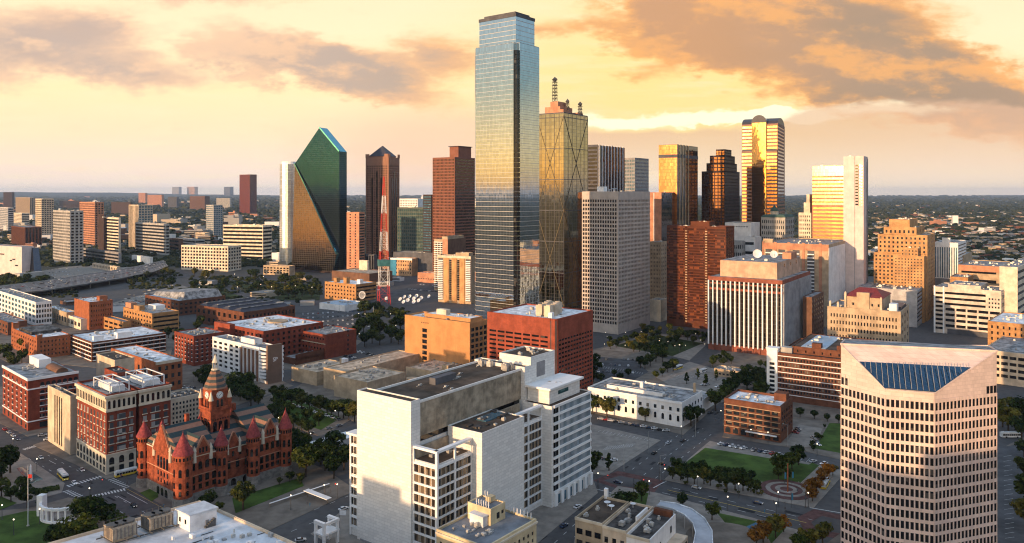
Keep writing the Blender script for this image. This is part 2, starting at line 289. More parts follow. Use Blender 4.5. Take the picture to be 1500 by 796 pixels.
class Bld:
    def __init__(s,name,label,cat,L,C,Rr,top,base=None,Y=None,a=None,wall='tan',roof='roof_gray',group=None,LX=None,LY=None,par=.9,h=None):
        Y=Y or F*H/(base-HY); s.Y=Y; s.a=a=max(R(adef(C) if a is None else a),math.atan((Rr-CX)/F)+R(7) if LX is None else 0); s.P=Vector(((C-CX)*Y/F,Y,0))
        s.dR=Vector((math.sin(a),math.cos(a),0)); s.dL=Vector((-math.cos(a),math.sin(a),0))
        s.LX=LX or s.uR(Rr); s.LY=LY or s.uL(L); s.h=h or Zat(top,Y); s.wn=wall; s.rn=roof; s.par=par
        if not(2<s.LX<240 and 2<s.LY<600): print('SIZE',name,round(s.LX,1),round(s.LY,1),round(s.a,2)); s.LX=min(max(s.LX,8),120); s.LY=min(max(s.LY,8),120)
        s.root=empty(name,s.P,math.pi/2-a,label,cat,group); s.w=MB(); s.parts={}; s.wins=[]; s.roofs=MB(); s.vols=[]
    def uR(s,px,y=0.0):
        P=s.P+s.dL*y; k_=(px-CX)/F; return (k_*P.y-P.x)/(s.dR.x-k_*s.dR.y)
    def uL(s,px,x=0.0):
        P=s.P+s.dR*x; k_=(px-CX)/F; return (P.x-k_*P.y)/(-s.dL.x+k_*s.dL.y)
    def world(s,x,y,z=0.0): q=s.P+s.dR*x+s.dL*y; return Vector((q.x,q.y,z))
    def zpx(s,py,x=0.0,y=0.0): return Zat(py,s.world(x,y).y)
    def vol(s,x0=0,x1=None,y0=0,y1=None,z0=0,z1=None,roof=True,par=None,core=True):
        x1=s.LX if x1 is None else x1; y1=s.LY if y1 is None else y1; z1=s.h if z1 is None else z1
        s.w.box(x0,x1,y0,y1,z0,z1) if core else None
        if roof:
            p=s.par if par is None else par; t=.35; q_=MB(); q_.box(x0+t,x1-t,y0+t,y1-t,z1-.02,z1+.08); q_.build('roof',M[s.rn],s.root)
            if p>0:
                s.w.box(x0,x1,y0,y0+t,z1-.01,z1+p); s.w.box(x0,x1,y1-t,y1,z1-.01,z1+p)
                s.w.box(x0,x0+t,y0+t,y1-t,z1-.01,z1+p-.01); s.w.box(x1-t,x1,y0+t,y1-t,z1-.01,z1+p-.01)
        v_=dict(x0=x0,x1=x1,y0=y0,y1=y1,z0=z0,z1=z1); s.vols.append(v_)
        if roof and s.Y<1000 and x1-x0>9 and y1-y0>9: s.units(min(9,int((x1-x0)*(y1-y0)/140)+2),v=v_,big=2.0,seed=len(s.vols)*13+3)
        return v_
    def face(s,side,v_=None):
        v_=v_ or s.vols[0]
        if isinstance(side,Face): return side
        if side=='L': return Face((v_['x0'],v_['y0']),(0,1),(-1,0),v_['y1']-v_['y0'])
        return Face((v_['x0'],v_['y0']),(1,0),(0,-1),v_['x1']-v_['x0'])
    def mb(s,name,m):
        return s.parts.setdefault((name,m),MB())
    def fac(s,side,nb,nf,ww=.6,wh=.55,m=0.0,z0=4.0,z1=None,d=.35,gl='window',v=None,top=None,proud=0.0,wallmb=None,u0=0.0,u1=None,base=True,fillm=True,bot=None,lo=.5):
        """punched, banded or ribbed facade: piers and spandrels standing in front of recessed panes"""
        v=v or s.vols[0]; f=s.face(side,v); z1=(v['z1']-1.2) if z1 is None else z1; top=v['z1']+(s.par if side in('L','R') else 0)-.005 if top is None else top
        bot=v['z0'] if bot is None else bot; u1=f.L if u1 is None else u1; mb=wallmb or s.w; ex=-d if side=='R' and u0==0 else u0
        if top>z1 and base: f.box(mb,ex,u1,-.03,d+.02,z1,top)
        if z0>bot and base: f.box(mb,ex,u1,-.03,d+.02,bot,z0)
        bw=(u1-u0-2*m)/nb; fh=(z1-z0)/nf; w=bw*ww; h=fh*wh
        if ww<1:
            ed=[(ex if m>0 or side=='R' else u0,u0+m+(bw-w)/2)]+[(u0+m+i*bw+(bw+w)/2,u0+m+(i+1)*bw+(bw-w)/2) for i in range(nb-1)]+[(u1-m-(bw-w)/2,u1)]
            for a_,b_ in ed: f.box(mb,a_,b_,-.03,d,z0,z1)
        elif m>0 and fillm:
            f.box(mb,ex,u0+m,-.03,d,z0,z1); f.box(mb,u1-m,u1,-.03,d,z0,z1)
        if wh<1:
            sd=d-.04+proud; zs=z0
            for j in range(nf+1):
                za=z0+j*fh-(fh-h)*(1-lo) if j>0 else z0; zb=z0+j*fh+(fh-h)*lo if j<nf else z1
                if zb-za>.02: f.box(mb,u0+(0 if (m==0 or not fillm) and ww>=1 else .01)+(m if ww>=1 and fillm else 0)-(d if side=='R' and ww>=1 and m==0 and u0==0 else 0),u1-.01-(m if ww>=1 and fillm else 0),-.03,sd,za,zb)
        for j in range(nf):
            zc=z0+j*fh+(fh-h)*lo+h/2 if wh<1 else z0+(j+.5)*fh
            if wh>=1 and j>0: break
            hh=h if wh<1 else z1-z0; zc=zc if wh<1 else (z0+z1)/2
            if ww>=1: s.wins.append((f,(u0+u1)/2,zc,u1-u0-2*m+.01,hh+.02,gl,.03,False))
            else:
                for i in range(nb): s.wins.append((f,u0+m+(i+.5)*bw,zc,w+.02,hh+.02,gl,.03,False))
    def win(s,side,uc,zc,w,h,gl='window',d=.02,arch=False,v=None): s.wins.append((s.face(side,v),uc,zc,w,h,gl,d,arch))
    def glass(s,side,m,z0=0.0,z1=None,v=None,d=.12,u0=0.0,u1=None,name='glass_wall'):
        v=v or s.vols[0]; f=s.face(side,v); z1=v['z1'] if z1 is None else z1; mb=MB()
        f.box(mb,u0,f.L if u1 is None else u1,-.03,d,z0,z1); mb.build(name,M[m],s.root)
    def units(s,n,v=None,big=2.6,seed=0):
        v=v or s.vols[0]; r=random.Random(seed+int(s.P.x*7)); w=v['x1']-v['x0']; l=v['y1']-v['y0']
        if not UNITM:
            for i in range(5):
                mb=MB()
                if i>2:
                    if i==3: mb.bar((-1.6,0,.25),(1.6,0,.25),.3); mb.bar((1.45,0,.25),(1.45,1.3,.25),.3); mb.box(-1.9,-1.4,-.3,.3,0,.7)
                    else: mb.cone(0,0,.3,.3,0,.9,10); mb.cone(0,0,.45,.2,.9,1.15,10); mb.box(.6,1.1,-.25,.25,0,.4)
                    UNITM[i]=mb.mesh('rooftop_unit',M['metal']); continue
                mb.box(-.5,.5,-.5,.5,.12,1); mb.box(-.4,.4,-.4,.4,0,.12)
                if i==0: mb.cone(0,0,.36,.36,1.0,1.12,10)
                if i==1: mb.box(-.3,.1,-.3,.3,1,1.2); mb.box(.5,.75,-.2,.2,.3,.7)
                if i==2: mb.cone(-.22,0,.2,.2,1.0,1.1,8); mb.cone(.24,0,.2,.2,1.0,1.1,8)
                UNITM[i]=mb.mesh('rooftop_unit',M['metal'])
        for i in range(n):
            q=r.uniform(.45,1)*big
            inst(UNITM[r.randrange(5)],'rooftop_unit',s.root,(v['x0']+w*r.uniform(.14,.86),v['y0']+l*r.uniform(.14,.86),v['z1']+.06),r.choice((0,math.pi/2)),(q,q*r.uniform(.7,1.5),q*r.uniform(.5,.9)))
    def done(s,minpx=2.0,cap=100):
        s.w.build('wall',M[s.wn],s.root)
        if s.roofs.v: s.roofs.build('roof',M[s.rn],s.root)
        for (n,m),mb in s.parts.items():
            if mb.v: mb.build(n.split('#')[0],M[m],s.root)
        L=[]
        for wdat in s.wins:
            f,uc,zc,w,h,gl,d,arch=wdat; lp=f.pt(uc,d,zc); wp=s.world(lp[0],lp[1],zc)
            w=abs(w); h=abs(h); L.append((math.sqrt(w*h)*F/max(wp.y,1)*.683,wdat,lp))
        L.sort(key=lambda t:-t[0]); ind=[x for x in L if x[0]>=minpx][:cap]; rest=L[len(ind):]
        for sz,(f,uc,zc,w,h,gl,d,arch),lp in ind: inst(wmesh(w,h,M[gl],arch),'window',s.root,lp,math.atan2(f.e.y,f.e.x))
        if rest:
            by={}
            mats=sorted({x[1][5] for x in rest}); mb=MB()
            for sz,(f,uc,zc,w,h,gl,d,arch),lp in rest: f.box(mb,uc-w/2,uc+w/2,d-.06,d+.06,zc-h/2,zc+h/2,mats.index(gl))
            o=mb.build('window',[M[x] for x in mats],s.root); o['kind']='stuff'
        return s
# ---------------------------------------------------------------- ground, streets, blocks (structure)
mat('grass_dark',(.040,.055,.018),rough=.95,var=.35,scale=.05)
def ground_mat():
    m=bpy.data.materials.new('ground'); m.use_nodes=True; m.node_tree.nodes.clear(); t=NT(m.node_tree)
    ps=t.n('ShaderNodeNewGeometry').outputs['Position']; s3=t.n('ShaderNodeSeparateXYZ',{0:ps})
    n1=t.n('ShaderNodeTexNoise',{'Vector':ps,'Scale':.02,'Detail':5.0}).outputs[0]
    n2=t.n('ShaderNodeTexNoise',{'Vector':ps,'Scale':.0035,'Detail':6.0,'Roughness':.65}).outputs[0]
    n3=t.n('ShaderNodeTexNoise',{'Vector':ps,'Scale':.0006,'Detail':4.0}).outputs[0]
    n4=t.n('ShaderNodeTexNoise',{'Vector':ps,'Scale':.25,'Detail':3.0}).outputs[0]
    asp=t.mix(n1,(.058,.056,.056,1),(.110,.105,.103,1)); asp=t.mix(t.m('MULTIPLY',t.ss(n4,.4,.7),.35),asp,(.03,.03,.032,1))
    land=t.mix(t.ss(n2,.42,.58),(.016,.024,.012,1),(.040,.044,.028,1)); land=t.mix(t.m('MULTIPLY',t.ss(n2,.60,.68),.6),land,(.11,.10,.09,1))
    land=t.mix(t.ss(n3,.4,.65),land,(.014,.022,.012,1))
    dist=t.n('ShaderNodeVectorMath',{0:ps},operation='LENGTH').outputs['Value']; cs=t.mix(t.ss(t.m('ADD',dist,t.m('MULTIPLY',t.m('MINIMUM',s3.outputs[1],0.0),-3.0)),1250,1900),asp,land)
    p=t.n('ShaderNodeBsdfPrincipled',{'Base Color':cs,'Roughness':.92,'Specular IOR Level':.25}); t.n('ShaderNodeOutputMaterial',{0:p.outputs[0]}); MATS['ground']=m
ground_mat()
mb=MB(); mb.poly([(-60000,-30000,0),(60000,-30000,0),(60000,33000,0),(-60000,33000,0)]); tag(mb.build('ground',M['ground']),kind='structure')
# low ridge that lifts the far left horizon
mb=MB(); N=60; prof=[]
for i in range(N+1):
    px=-700+2900*i/N; Yd=24000
    hz=max(0,(700-px)/700)*150+18+18*math.sin(px*.013)+10*math.sin(px*.041+1)+(40 if px>1150 else 0)*min(1,(px-1150)/250)
    prof.append(((px-CX)*Yd/F,Yd,max(20,hz)))
b=0
for i,(x,y,z) in enumerate(prof): mb.v+=[(x,y-5000,-1),(x,y-1500,z*.7),(x,y,z),(x*1.1,y+5000,z*.8)]
for i in range(N):
    for j in range(3): mb.f.append((i*4+j,i*4+4+j,i*4+5+j,i*4+1+j)); mb.mi.append(0)
mat('ridge',(.018,.028,.022),rough=1,var=.35,scale=.002)
tag(mb.build('hills',M['ridge']),kind='structure')
PADN=[0]
def pad(name,px,z,m,z0=0.0,ground=True):
    PADN[0]+=1; z+=.004*(PADN[0]%24)
    P=[G(*p,z) for p in px]; mb=MB(); mb.prism([(p.x,p.y) for p in P],z0,z,0); return tag(mb.build(name,M[m]),kind='structure')
PV='pavement'
pad(PV,[(188,712),(345,800),(522,718),(480,690),(365,636),(290,660)],.13,'pavement')
pad(PV,[(48,652),(157,702),(215,688),(310,640),(200,600)],.13,'pavement')
pad(PV,[(-30,606),(42,640),(125,618),(220,575),(60,560),(-30,570)],.13,'pavement')
pad(PV,[(-60,680),(30,664),(95,708),(90,722),(30,738),(-60,748)],.13,'paving_light')
pad(PV,[(-60,752),(40,745),(100,729),(128,733),(215,790),(150,860),(-80,860)],.13,'pavement')
pad(PV,[(455,782),(640,880),(782,800),(876,722),(868,700),(770,640),(545,680),(520,735)],.13,'paving_light')
pad(PV,[(865,621),(968,645),(888,697),(845,690),(840,640)],.13,'paving_light')
pad(PV,[(850,600),(1001,637),(1062,583),(1120,560),(960,530),(900,565)],.13,'pavement')
pad(PV,[(1062,630),(1058,640),(1150,654),(1300,690),(1300,600),(1140,585),(1100,590)],.13,'pavement')
pad(PV,[(1040,646),(1240,690),(1192,744),(972,703)],.13,'paving_light')
pad(PV,[(905,712),(962,722),(1180,779),(1130,850),(900,870),(835,830),(845,770)],.13,'paving_light')
pad(PV,[(1205,800),(1240,775),(1500,640),(1560,640),(1560,860),(1205,860)],.13,'pavement')
pad(PV,[(862,560),(868,512),(900,505),(985,528),(960,560),(905,586)],.13,'pavement')
pad(PV,[(880,512),(955,487),(1040,500),(1010,528),(985,522)],.13,'paving_light')
pad(PV,[(1042,538),(1240,560),(1240,500),(1100,500),(1040,522)],.13,'pavement')
pad(PV,[(395,612),(470,640),(530,606),(420,570),(380,585)],.13,'pavement')
pad(PV,[(230,570),(330,600),(430,565),(320,520),(240,540)],.13,'pavement')
pad(PV,[(420,575),(530,622),(700,560),(600,520),(480,540)],.13,'pavement')
pad('parking_lot',[(870,625),(958,646),(886,690),(866,686)],.16,'paving_light',.1)
pad('parking_lot',[(868,556),(870,522),(930,528),(950,545),(905,570)],.16,'asphalt_lot',.1)
pad('parking_lot',[(960,552),(1010,530),(1100,556),(1058,590),(1010,582)],.16,'paving_light',.1)
pad('parking_lot',[(1150,652),(1170,622),(1205,628),(1192,656)],.16,'paving_light',.1)
pad('parking_lot',[(1462,800),(1462,655),(1490,652),(1540,700),(1540,820)],.16,'asphalt_lot',.1)
pad('lawn',[(1033,656),(1186,681),(1168,708),(1118,706),(988,690)],.18,'grass',.1)
pad('lawn',[(1160,693),(1190,678),(1200,682),(1172,708)],.18,'grass',.1)
pad('lawn',[(1193,657),(1215,620),(1300,622),(1300,668),(1232,664)],.18,'grass',.1)
pad('lawn',[(1050,751),(1152,773),(1125,802),(1084,806),(1072,778)],.18,'grass',.1)
pad('lawn',[(912,722),(950,722),(945,745),(905,750)],.18,'grass',.1)
pad('lawn',[(-40,766),(37,749),(60,748),(76,772),(130,790),(90,860),(-60,860)],.18,'grass',.1)
pad('lawn',[(-40,728),(0,727),(25,737),(0,747),(-40,752)],.18,'grass',.1)
pad('lawn',[(900,507),(958,490),(1030,503),(985,522)],.18,'grass_dark',.1)
pad('lawn',[(345,752),(445,712),(440,700),(340,730)],.18,'grass',.1)
pad('lawn',[(205,722),(230,712),(232,728),(222,734)],.18,'grass',.1)
pad('lawn',[(408,610),(470,630),(500,612),(430,585),(395,592)],.18,'grass',.1)
pad('pond',[(24,686),(34,684),(63,702),(44,709)],.2,'water',.1)
pad('parking_lot',[(158,446),(262,417),(300,428),(212,456)],.16,'paving_light',.1)
pad('verge',[(262,424),(330,410),(420,424),(345,441)],.18,'grass_dark',.1)
pad('verge',[(392,440),(400,414),(470,418),(468,440)],.18,'grass_dark',.1)
pad('road',[(236,398),(262,394),(430,446),(412,452)],.20,'asphalt_lot',.1)
pad('parking_lot',[(420,470),(432,456),(530,450),(540,466)],.16,'asphalt_lot',.1)
pad('parking_lot',[(500,440),(575,428),(660,416),(660,432),(590,450)],.16,'asphalt_lot',.1)
pad('parking_lot',[(55,398),(140,384),(190,392),(90,410)],.16,'paving_light',.1)
pad(PV,[(-40,505),(60,470),(150,490),(120,535),(10,530)],.13,'pavement')
pad(PV,[(100,535),(140,490),(262,480),(250,520),(160,540)],.13,'pavement')
pad(PV,[(240,500),(330,470),(440,470),(530,500),(480,540),(300,545)],.13,'pavement')
pad('verge',[(-20,424),(-20,402),(60,405),(70,420)],.18,'grass_dark',.1)
# round plaza with rings of brick, drawn on the ground
c=G(1152,718); mbs={'brick_paving':MB(),'paving_light':MB()}
for i,r in enumerate((12.5,9.6,7.4,5.2,3.0)): mbs['brick_paving' if i%2==0 else 'paving_light'].cone(c.x,c.y,r,r,.1,.42+.02*i,40)
for k_,mb in mbs.items(): tag(mb.build('plaza_paving',M[k_]),kind='structure')
# brick crossings
PADN[0]=0
pad('brick_crossing',[(868,704),(905,690),(972,704),(958,722),(905,716)],.016,'brick_paving',-.1)
pad('road',[(884,704),(908,697),(956,707),(946,716),(906,712)],.04,'asphalt',-.1)
pad('brick_crossing',[(1168,758),(1192,746),(1300,768),(1300,800),(1180,782)],.016,'brick_paving',-.1)
pad('road',[(1188,765),(1204,756),(1300,776),(1300,792),(1196,776)],.04,'asphalt',-.1)
mk=MB(); my=MB()
def strip(mbx,p,q,w,z=.045,):
    p=G(*p); q=G(*q); d=(q-p).normalized(); n=Vector((-d.y,d.x,0))*w/2
    mbx.poly([(p-n).to_tuple()[:2]+(z,),(q-n).to_tuple()[:2]+(z,),(q+n).to_tuple()[:2]+(z,),(p+n).to_tuple()[:2]+(z,)])
def dash(p,q,w=.22,on=3.0,off=6.0,mbx=None,z=.045):
    a=G(*p); b=G(*q); L=(b-a).length; d=(b-a)/L; n=Vector((-d.y,d.x,0))*w/2; t=0
    while t<L:
        s=a+d*t; e=a+d*min(L,t+on); (mbx or mk).poly([(s.x-n.x,s.y-n.y,z),(e.x-n.x,e.y-n.y,z),(e.x+n.x,e.y+n.y,z),(s.x+n.x,s.y+n.y,z)]); t+=on+off
def zebra(p,q,n_,ln=3.2,w=.7,z=.05):
    a=G(*p); b=G(*q); d=(b-a); L=d.length; d/=L; nn=Vector((-d.y,d.x,0))
    for i in range(n_):
        c_=a+d*(L*(i+.5)/n_); e=d*w/2; g=nn*ln/2
        mk.poly([(c_+s1*e+s2*g).to_tuple()[:2]+(z,) for s1,s2 in ((-1,-1),(1,-1),(1,1),(-1,1))])
zebra((98,713),(149,698),11); zebra((158,700),(188,715),9); zebra((134,728),(184,717),11); zebra((95,719),(118,728),7); zebra((34,659),(62,651),9)
for p,q in (((42,672),(98,703)),((70,667),(120,693)),((150,735),(235,783)),((168,727),(250,772))): dash(p,q)
strip(mk,(186,722),(216,738),.25); strip(mk,(172,727),(200,742),.25); strip(mk,(72,675),(82,680),.25)
dash((185,716),(262,757),mbx=my,on=9,off=0,w=.18)
for p,q in (((792,792),(866,727)),((812,796),(880,733)),((828,800),(892,738)),((926,688),(1012,624)),((943,696),(1030,628)),((960,701),(1045,634))): dash(p,q)
for p,q in (((970,722),(1172,769)),((985,715),(1190,762))): dash(p,q,on=4,off=5)
dash((978,718),(1181,766),mbx=my,on=200,off=1,w=.35)
strip(mk,(957,715),(976,705),.5); strip(mk,(1186,744),(1234,752),.5); strip(mk,(870,716),(895,722),.4)
for i in range(14):
    t=i/13; strip(mk,(880+72*t,631+13*t),(876+72*t,634+13*t),.15,.32)
    strip(mk,(890+40*t,655+6*t-10*t),(884+40*t,660+6*t-10*t),.15,.32)
for i in range(16): t=i/15; strip(mk,(1050+140*t,652+27*t),(1056+140*t,646.5+27*t),.14)
for i in range(18):
    t=i/17; strip(mk,(880+60*t,540+9*t),(882+60*t,537+9*t),.14,.32); strip(mk,(980+90*t,552+8*t),(985+90*t,549+8*t),.14,.32); strip(mk,(1470+2*t,670+120*t),(1482+4*t,668+120*t),.14,.32)
dash((385,778),(510,727)); dash((400,790),(515,742)); dash((420,650),(500,618)); dash((380,585),(520,640)); dash((365,592),(480,640))
strip(my,(374,772),(505,722),.2)
rp=MB(); rq=random.Random(3)
for (x0,y0,x1,y1,n_) in ((790,790,1050,605,26),(905,700,1190,765,22),(30,660,240,765,20),(380,780,512,722,8),(400,640,500,615,8),(380,585,520,635,10)):
    for i in range(n_):
        t=rq.random(); a=G(x0+(x1-x0)*t,y0+(y1-y0)*t); d=(G(x1,y1)-G(x0,y0)).normalized(); nn=Vector((-d.y,d.x,0)); a+=nn*rq.uniform(-7,7); l=rq.uniform(1.5,9); w_=rq.uniform(.6,2.6); z=.012+.0008*len(rp.f)*.1
        rp.poly([(a+d*s1*l/2+nn*s2*w_/2).to_tuple()[:2]+(z,) for s1,s2 in ((-1,-1),(1,-1),(1,1),(-1,1))],rq.randrange(2))
mat('patch_dark',(.028,.028,.030),var=.2); mat('patch_light',(.075,.074,.074),var=.2); tag(rp.build('road_patches',[M['patch_dark'],M['patch_light']]),kind='structure')
tag(mk.build('road_markings',M['marking']),kind='structure'); tag(my.build('centre_lines',M['marking_yellow']),kind='structure')
# elevated freeway
near=[(-60,436),(0,431),(63,426),(120,417),(176,408),(226,398),(246,390)]; far=[(-60,424),(0,420),(75,411),(126,402),(176,395.5),(213,388.5),(240,382)]
z=9.0; mb=MB(); ra=MB(); A=[G(*p,z) for p in near]; Bq=[G(*p,z) for p in far]
for i in range(len(A)-1):
    q=[A[i],A[i+1],Bq[i+1],Bq[i]]; mb.hexa([(p.x,p.y,z-1.6) for p in q]+[(p.x,p.y,z) for p in q])
    ra.bar(A[i]+Vector((0,0,.5)),A[i+1]+Vector((0,0,.5)),1.0); ra.bar(Bq[i]+Vector((0,0,.5)),Bq[i+1]+Vector((0,0,.5)),1.0); m1=(A[i]+Bq[i])/2; m2=(A[i+1]+Bq[i+1])/2; ra.bar(m1+Vector((0,0,.5)),m2+Vector((0,0,.5)),.7)
    for t in (.2,.7):
        p=A[i].lerp(A[i+1],t); q2=Bq[i].lerp(Bq[i+1],t)
        for w_ in (.12,.5,.88): s_=p.lerp(q2,w_); ra.cone(s_.x,s_.y,1.0,1.0,0,z-1.5,8)
mat('deck',(.13,.12,.12),var=.2,scale=.05)
tag(mb.build('freeway_deck',M['deck']),kind='structure'); tag(ra.build('freeway_barriers_and_piers',M['concrete']),kind='structure')
dl=MB()
for i in range(len(A)-1):
    for w_ in (.14,.24,.34,.44,.58,.68,.78,.88):
        p,q=A[i].lerp(Bq[i],w_),A[i+1].lerp(Bq[i+1],w_); L_=(q-p).length; d=(q-p)/L_; t=0
        while t<L_: dl.bar(p+d*t+Vector((0,0,.02)),p+d*min(L_,t+6)+Vector((0,0,.02)),.35); t+=16
tag(dl.build('freeway_lane_lines',M['marking']),kind='structure')
DECK=(A,Bq,z)
# ---------------------------------------------------------------- towers and blocks
# ===== tall glass tower in the middle (mirror curtain wall, chamfered corners, notch, stepped crown)
def main_tower():
    Y=635.0; a=R(38); top=Zat(64,Y+6); B=Bld('glass_skyscraper','tallest tower, pale blue mirror glass with a stepped crown, in the middle','skyscraper',689,757.5,796,64,Y=Y,a=38,h=top,wall='glass_tower',LX=None)
    LX,LY=B.LX,B.LY; c=6.0; nt=3.8
    # plan: notch at the near corner, chamfer at the left and right ends
    pl=[(nt,0),(LX-c,0),(LX,c),(LX,LY-c),(LX-c,LY),(c,LY),(0,LY-c),(0,nt),(nt,nt)]
    mb=MB(); mb.prism(pl[::1],0,top); mb.build('glass_wall',M['glass_tower'],B.root)
    # mullion bands: light spandrel rails at every floor, slightly proud
    rb=MB(); zs=2.0; fh=4.05; nfl=int((top-4)/fh)
    segs=[(pl[-2],pl[-3]),(pl[-3],pl[-4]),(pl[0],pl[1]),(pl[1],pl[2])]
    fcs=[face2(p,q) for p,q in ((pl[6],pl[7]),(pl[5],pl[6]),(pl[0],pl[1]),(pl[1],pl[2]))]
    for j in range(1,nfl+1):
        z=zs+j*fh
        for f in fcs: f.box(rb,.02,f.L-.02,-.02,.10,z-.15,z+.15)
    rb.build('spandrel_rails',M['rail'],B.root)
    nb=MB()
    for j in range(nfl): nb.box(nt-3.0,nt-.02,nt-3.0,nt-.02,zs+j*fh+.5,zs+(j+1)*fh)
    nb.build('corner_notch',M['window_deep'],B.root)
    # crown
    zc=B.zpx(31,LX*.5,LY*.5); i0=5.5
    mb=MB(); p2=[(i0,i0),(LX-i0,i0),(LX-i0,LY-i0),(i0,LY-i0)]; mb.prism(p2,top-.5,zc); cr=mb.build('crown',M['glass_tower'],B.root)
    mb=MB(); e=.4; mb.box(i0-e,LX-i0+e,i0-e,LY-i0+e,zc-1.0,zc+1.6); mb.box(i0+3,LX-i0-3,i0+3,LY-i0-3,zc+1.6,zc+4); mb.build('roof_cap',M['gray_dark'],B.root)
    mb=MB(); mb.prism([(p[0]*.985+.3,p[1]*.985+.3) for p in pl],top,top+.5); mb.build('roof',M['roof_gray'],B.root)
    mb=MB()
    for j in range(1,6): 
        z=top+j*4
        if z<zc-1: mb.box(i0-.1,LX-i0+.1,i0-.1,LY-i0+.1,z-.2,z+.2)
    mb.build('crown_rails',M['rail'],B.root)
mat('rail',(.50,.48,.45),rough=.4,metal=.2,var=.08); main_tower()
# ===== tower with X bracing behind it
def braced_tower():
    B=Bld('braced_glass_tower','gold green mirror tower with dotted X bracing and roof antennas, behind the tallest tower','skyscraper',786,826,861,166,Y=850,wall='glass_renaissance')
    B.vol(roof=False); B.glass('L','glass_renaissance'); B.glass('R','glass_renaissance')
    rb=MB(); xb=MB()
    for sd in 'LR':
        f=B.face(sd); 
        for i in range(7): u_=f.L*i/6; f.box(rb,max(0,u_-.18),min(f.L,u_+.18),.1,.3,0,B.h-.2)
        for j in range(7): z=20+j*(B.h-24)/6; f.box(rb,0,f.L,.1,.28,z-.35,z+.35)
        hh=(B.h-20)/2
        for k_ in range(2):
            for ua,ub in ((0,f.L),(f.L,0)): xb=MB(); xb.bar(f.pt(ua,.3,18+k_*hh),f.pt(ub,.3,18+k_*hh+hh),.4); xb.build('brace',M['brace_dark'],B.root)
    rb.build('mullions',M['gray_dark'],B.root)
    mb=MB(); mb.box(0,B.LX,0,B.LY,B.h,B.h+1.2); mb.build('roof',M['gray_dark'],B.root)
    mb=MB(); mb.box(8,B.LX-18,10,B.LY-6,B.h+1.2,B.h+9); mb.box(10,B.LX-24,14,B.LY-12,B.h+9,B.h+15); mb.box(4,16,3,9,B.h+1.2,B.h+5); mb.box(B.LX-16,B.LX-4,4,14,B.h+1.2,B.h+4); mb.build('penthouse',M['salmon'],B.root)
    def ant(x,y,z0,z1,w):
        m_=MB()
        for sx in (-1,1):
            for sy in (-1,1): m_.bar((x+sx*w,y+sy*w,z0),(x+sx*w*.8,y+sy*w*.8,z1-2),.45)
        n=int((z1-z0)/4)
        for i in range(n+1):
            z=z0+(z1-2-z0)*i/n
            for sx in (-1,1): m_.bar((x-w,y+sx*w,z),(x+w,y+sx*w,z+2),.4); m_.bar((x+sx*w,y-w,z+2),(x+sx*w,y+w,z),.4)
            m_.box(x-w-.5,x+w+.5,y-w-.5,y+w+.5,z-.25,z+.25)
        m_.cone(x,y,.2,w*2.0,z1-2,z1+1,4); m_.cone(x,y,w*2.0,.1,z1+1,z1+4,4); m_.build('antenna',M['metal_dark'],B.root)
    ant(16,22,B.h+15,B.zpx(118,16,22),2.0); ant(B.LX-9,5,B.h+1,B.zpx(154,B.LX-9,5),1.6); ant(24,10,B.h+5,B.zpx(150,24,10),1.4)
    B.units(4,big=4); B.done()
mat('brace_dark',(.16,.13,.08),rough=.4,metal=.5); mat('metal_pale',(.42,.36,.26),rough=.4,metal=.5); braced_tower()
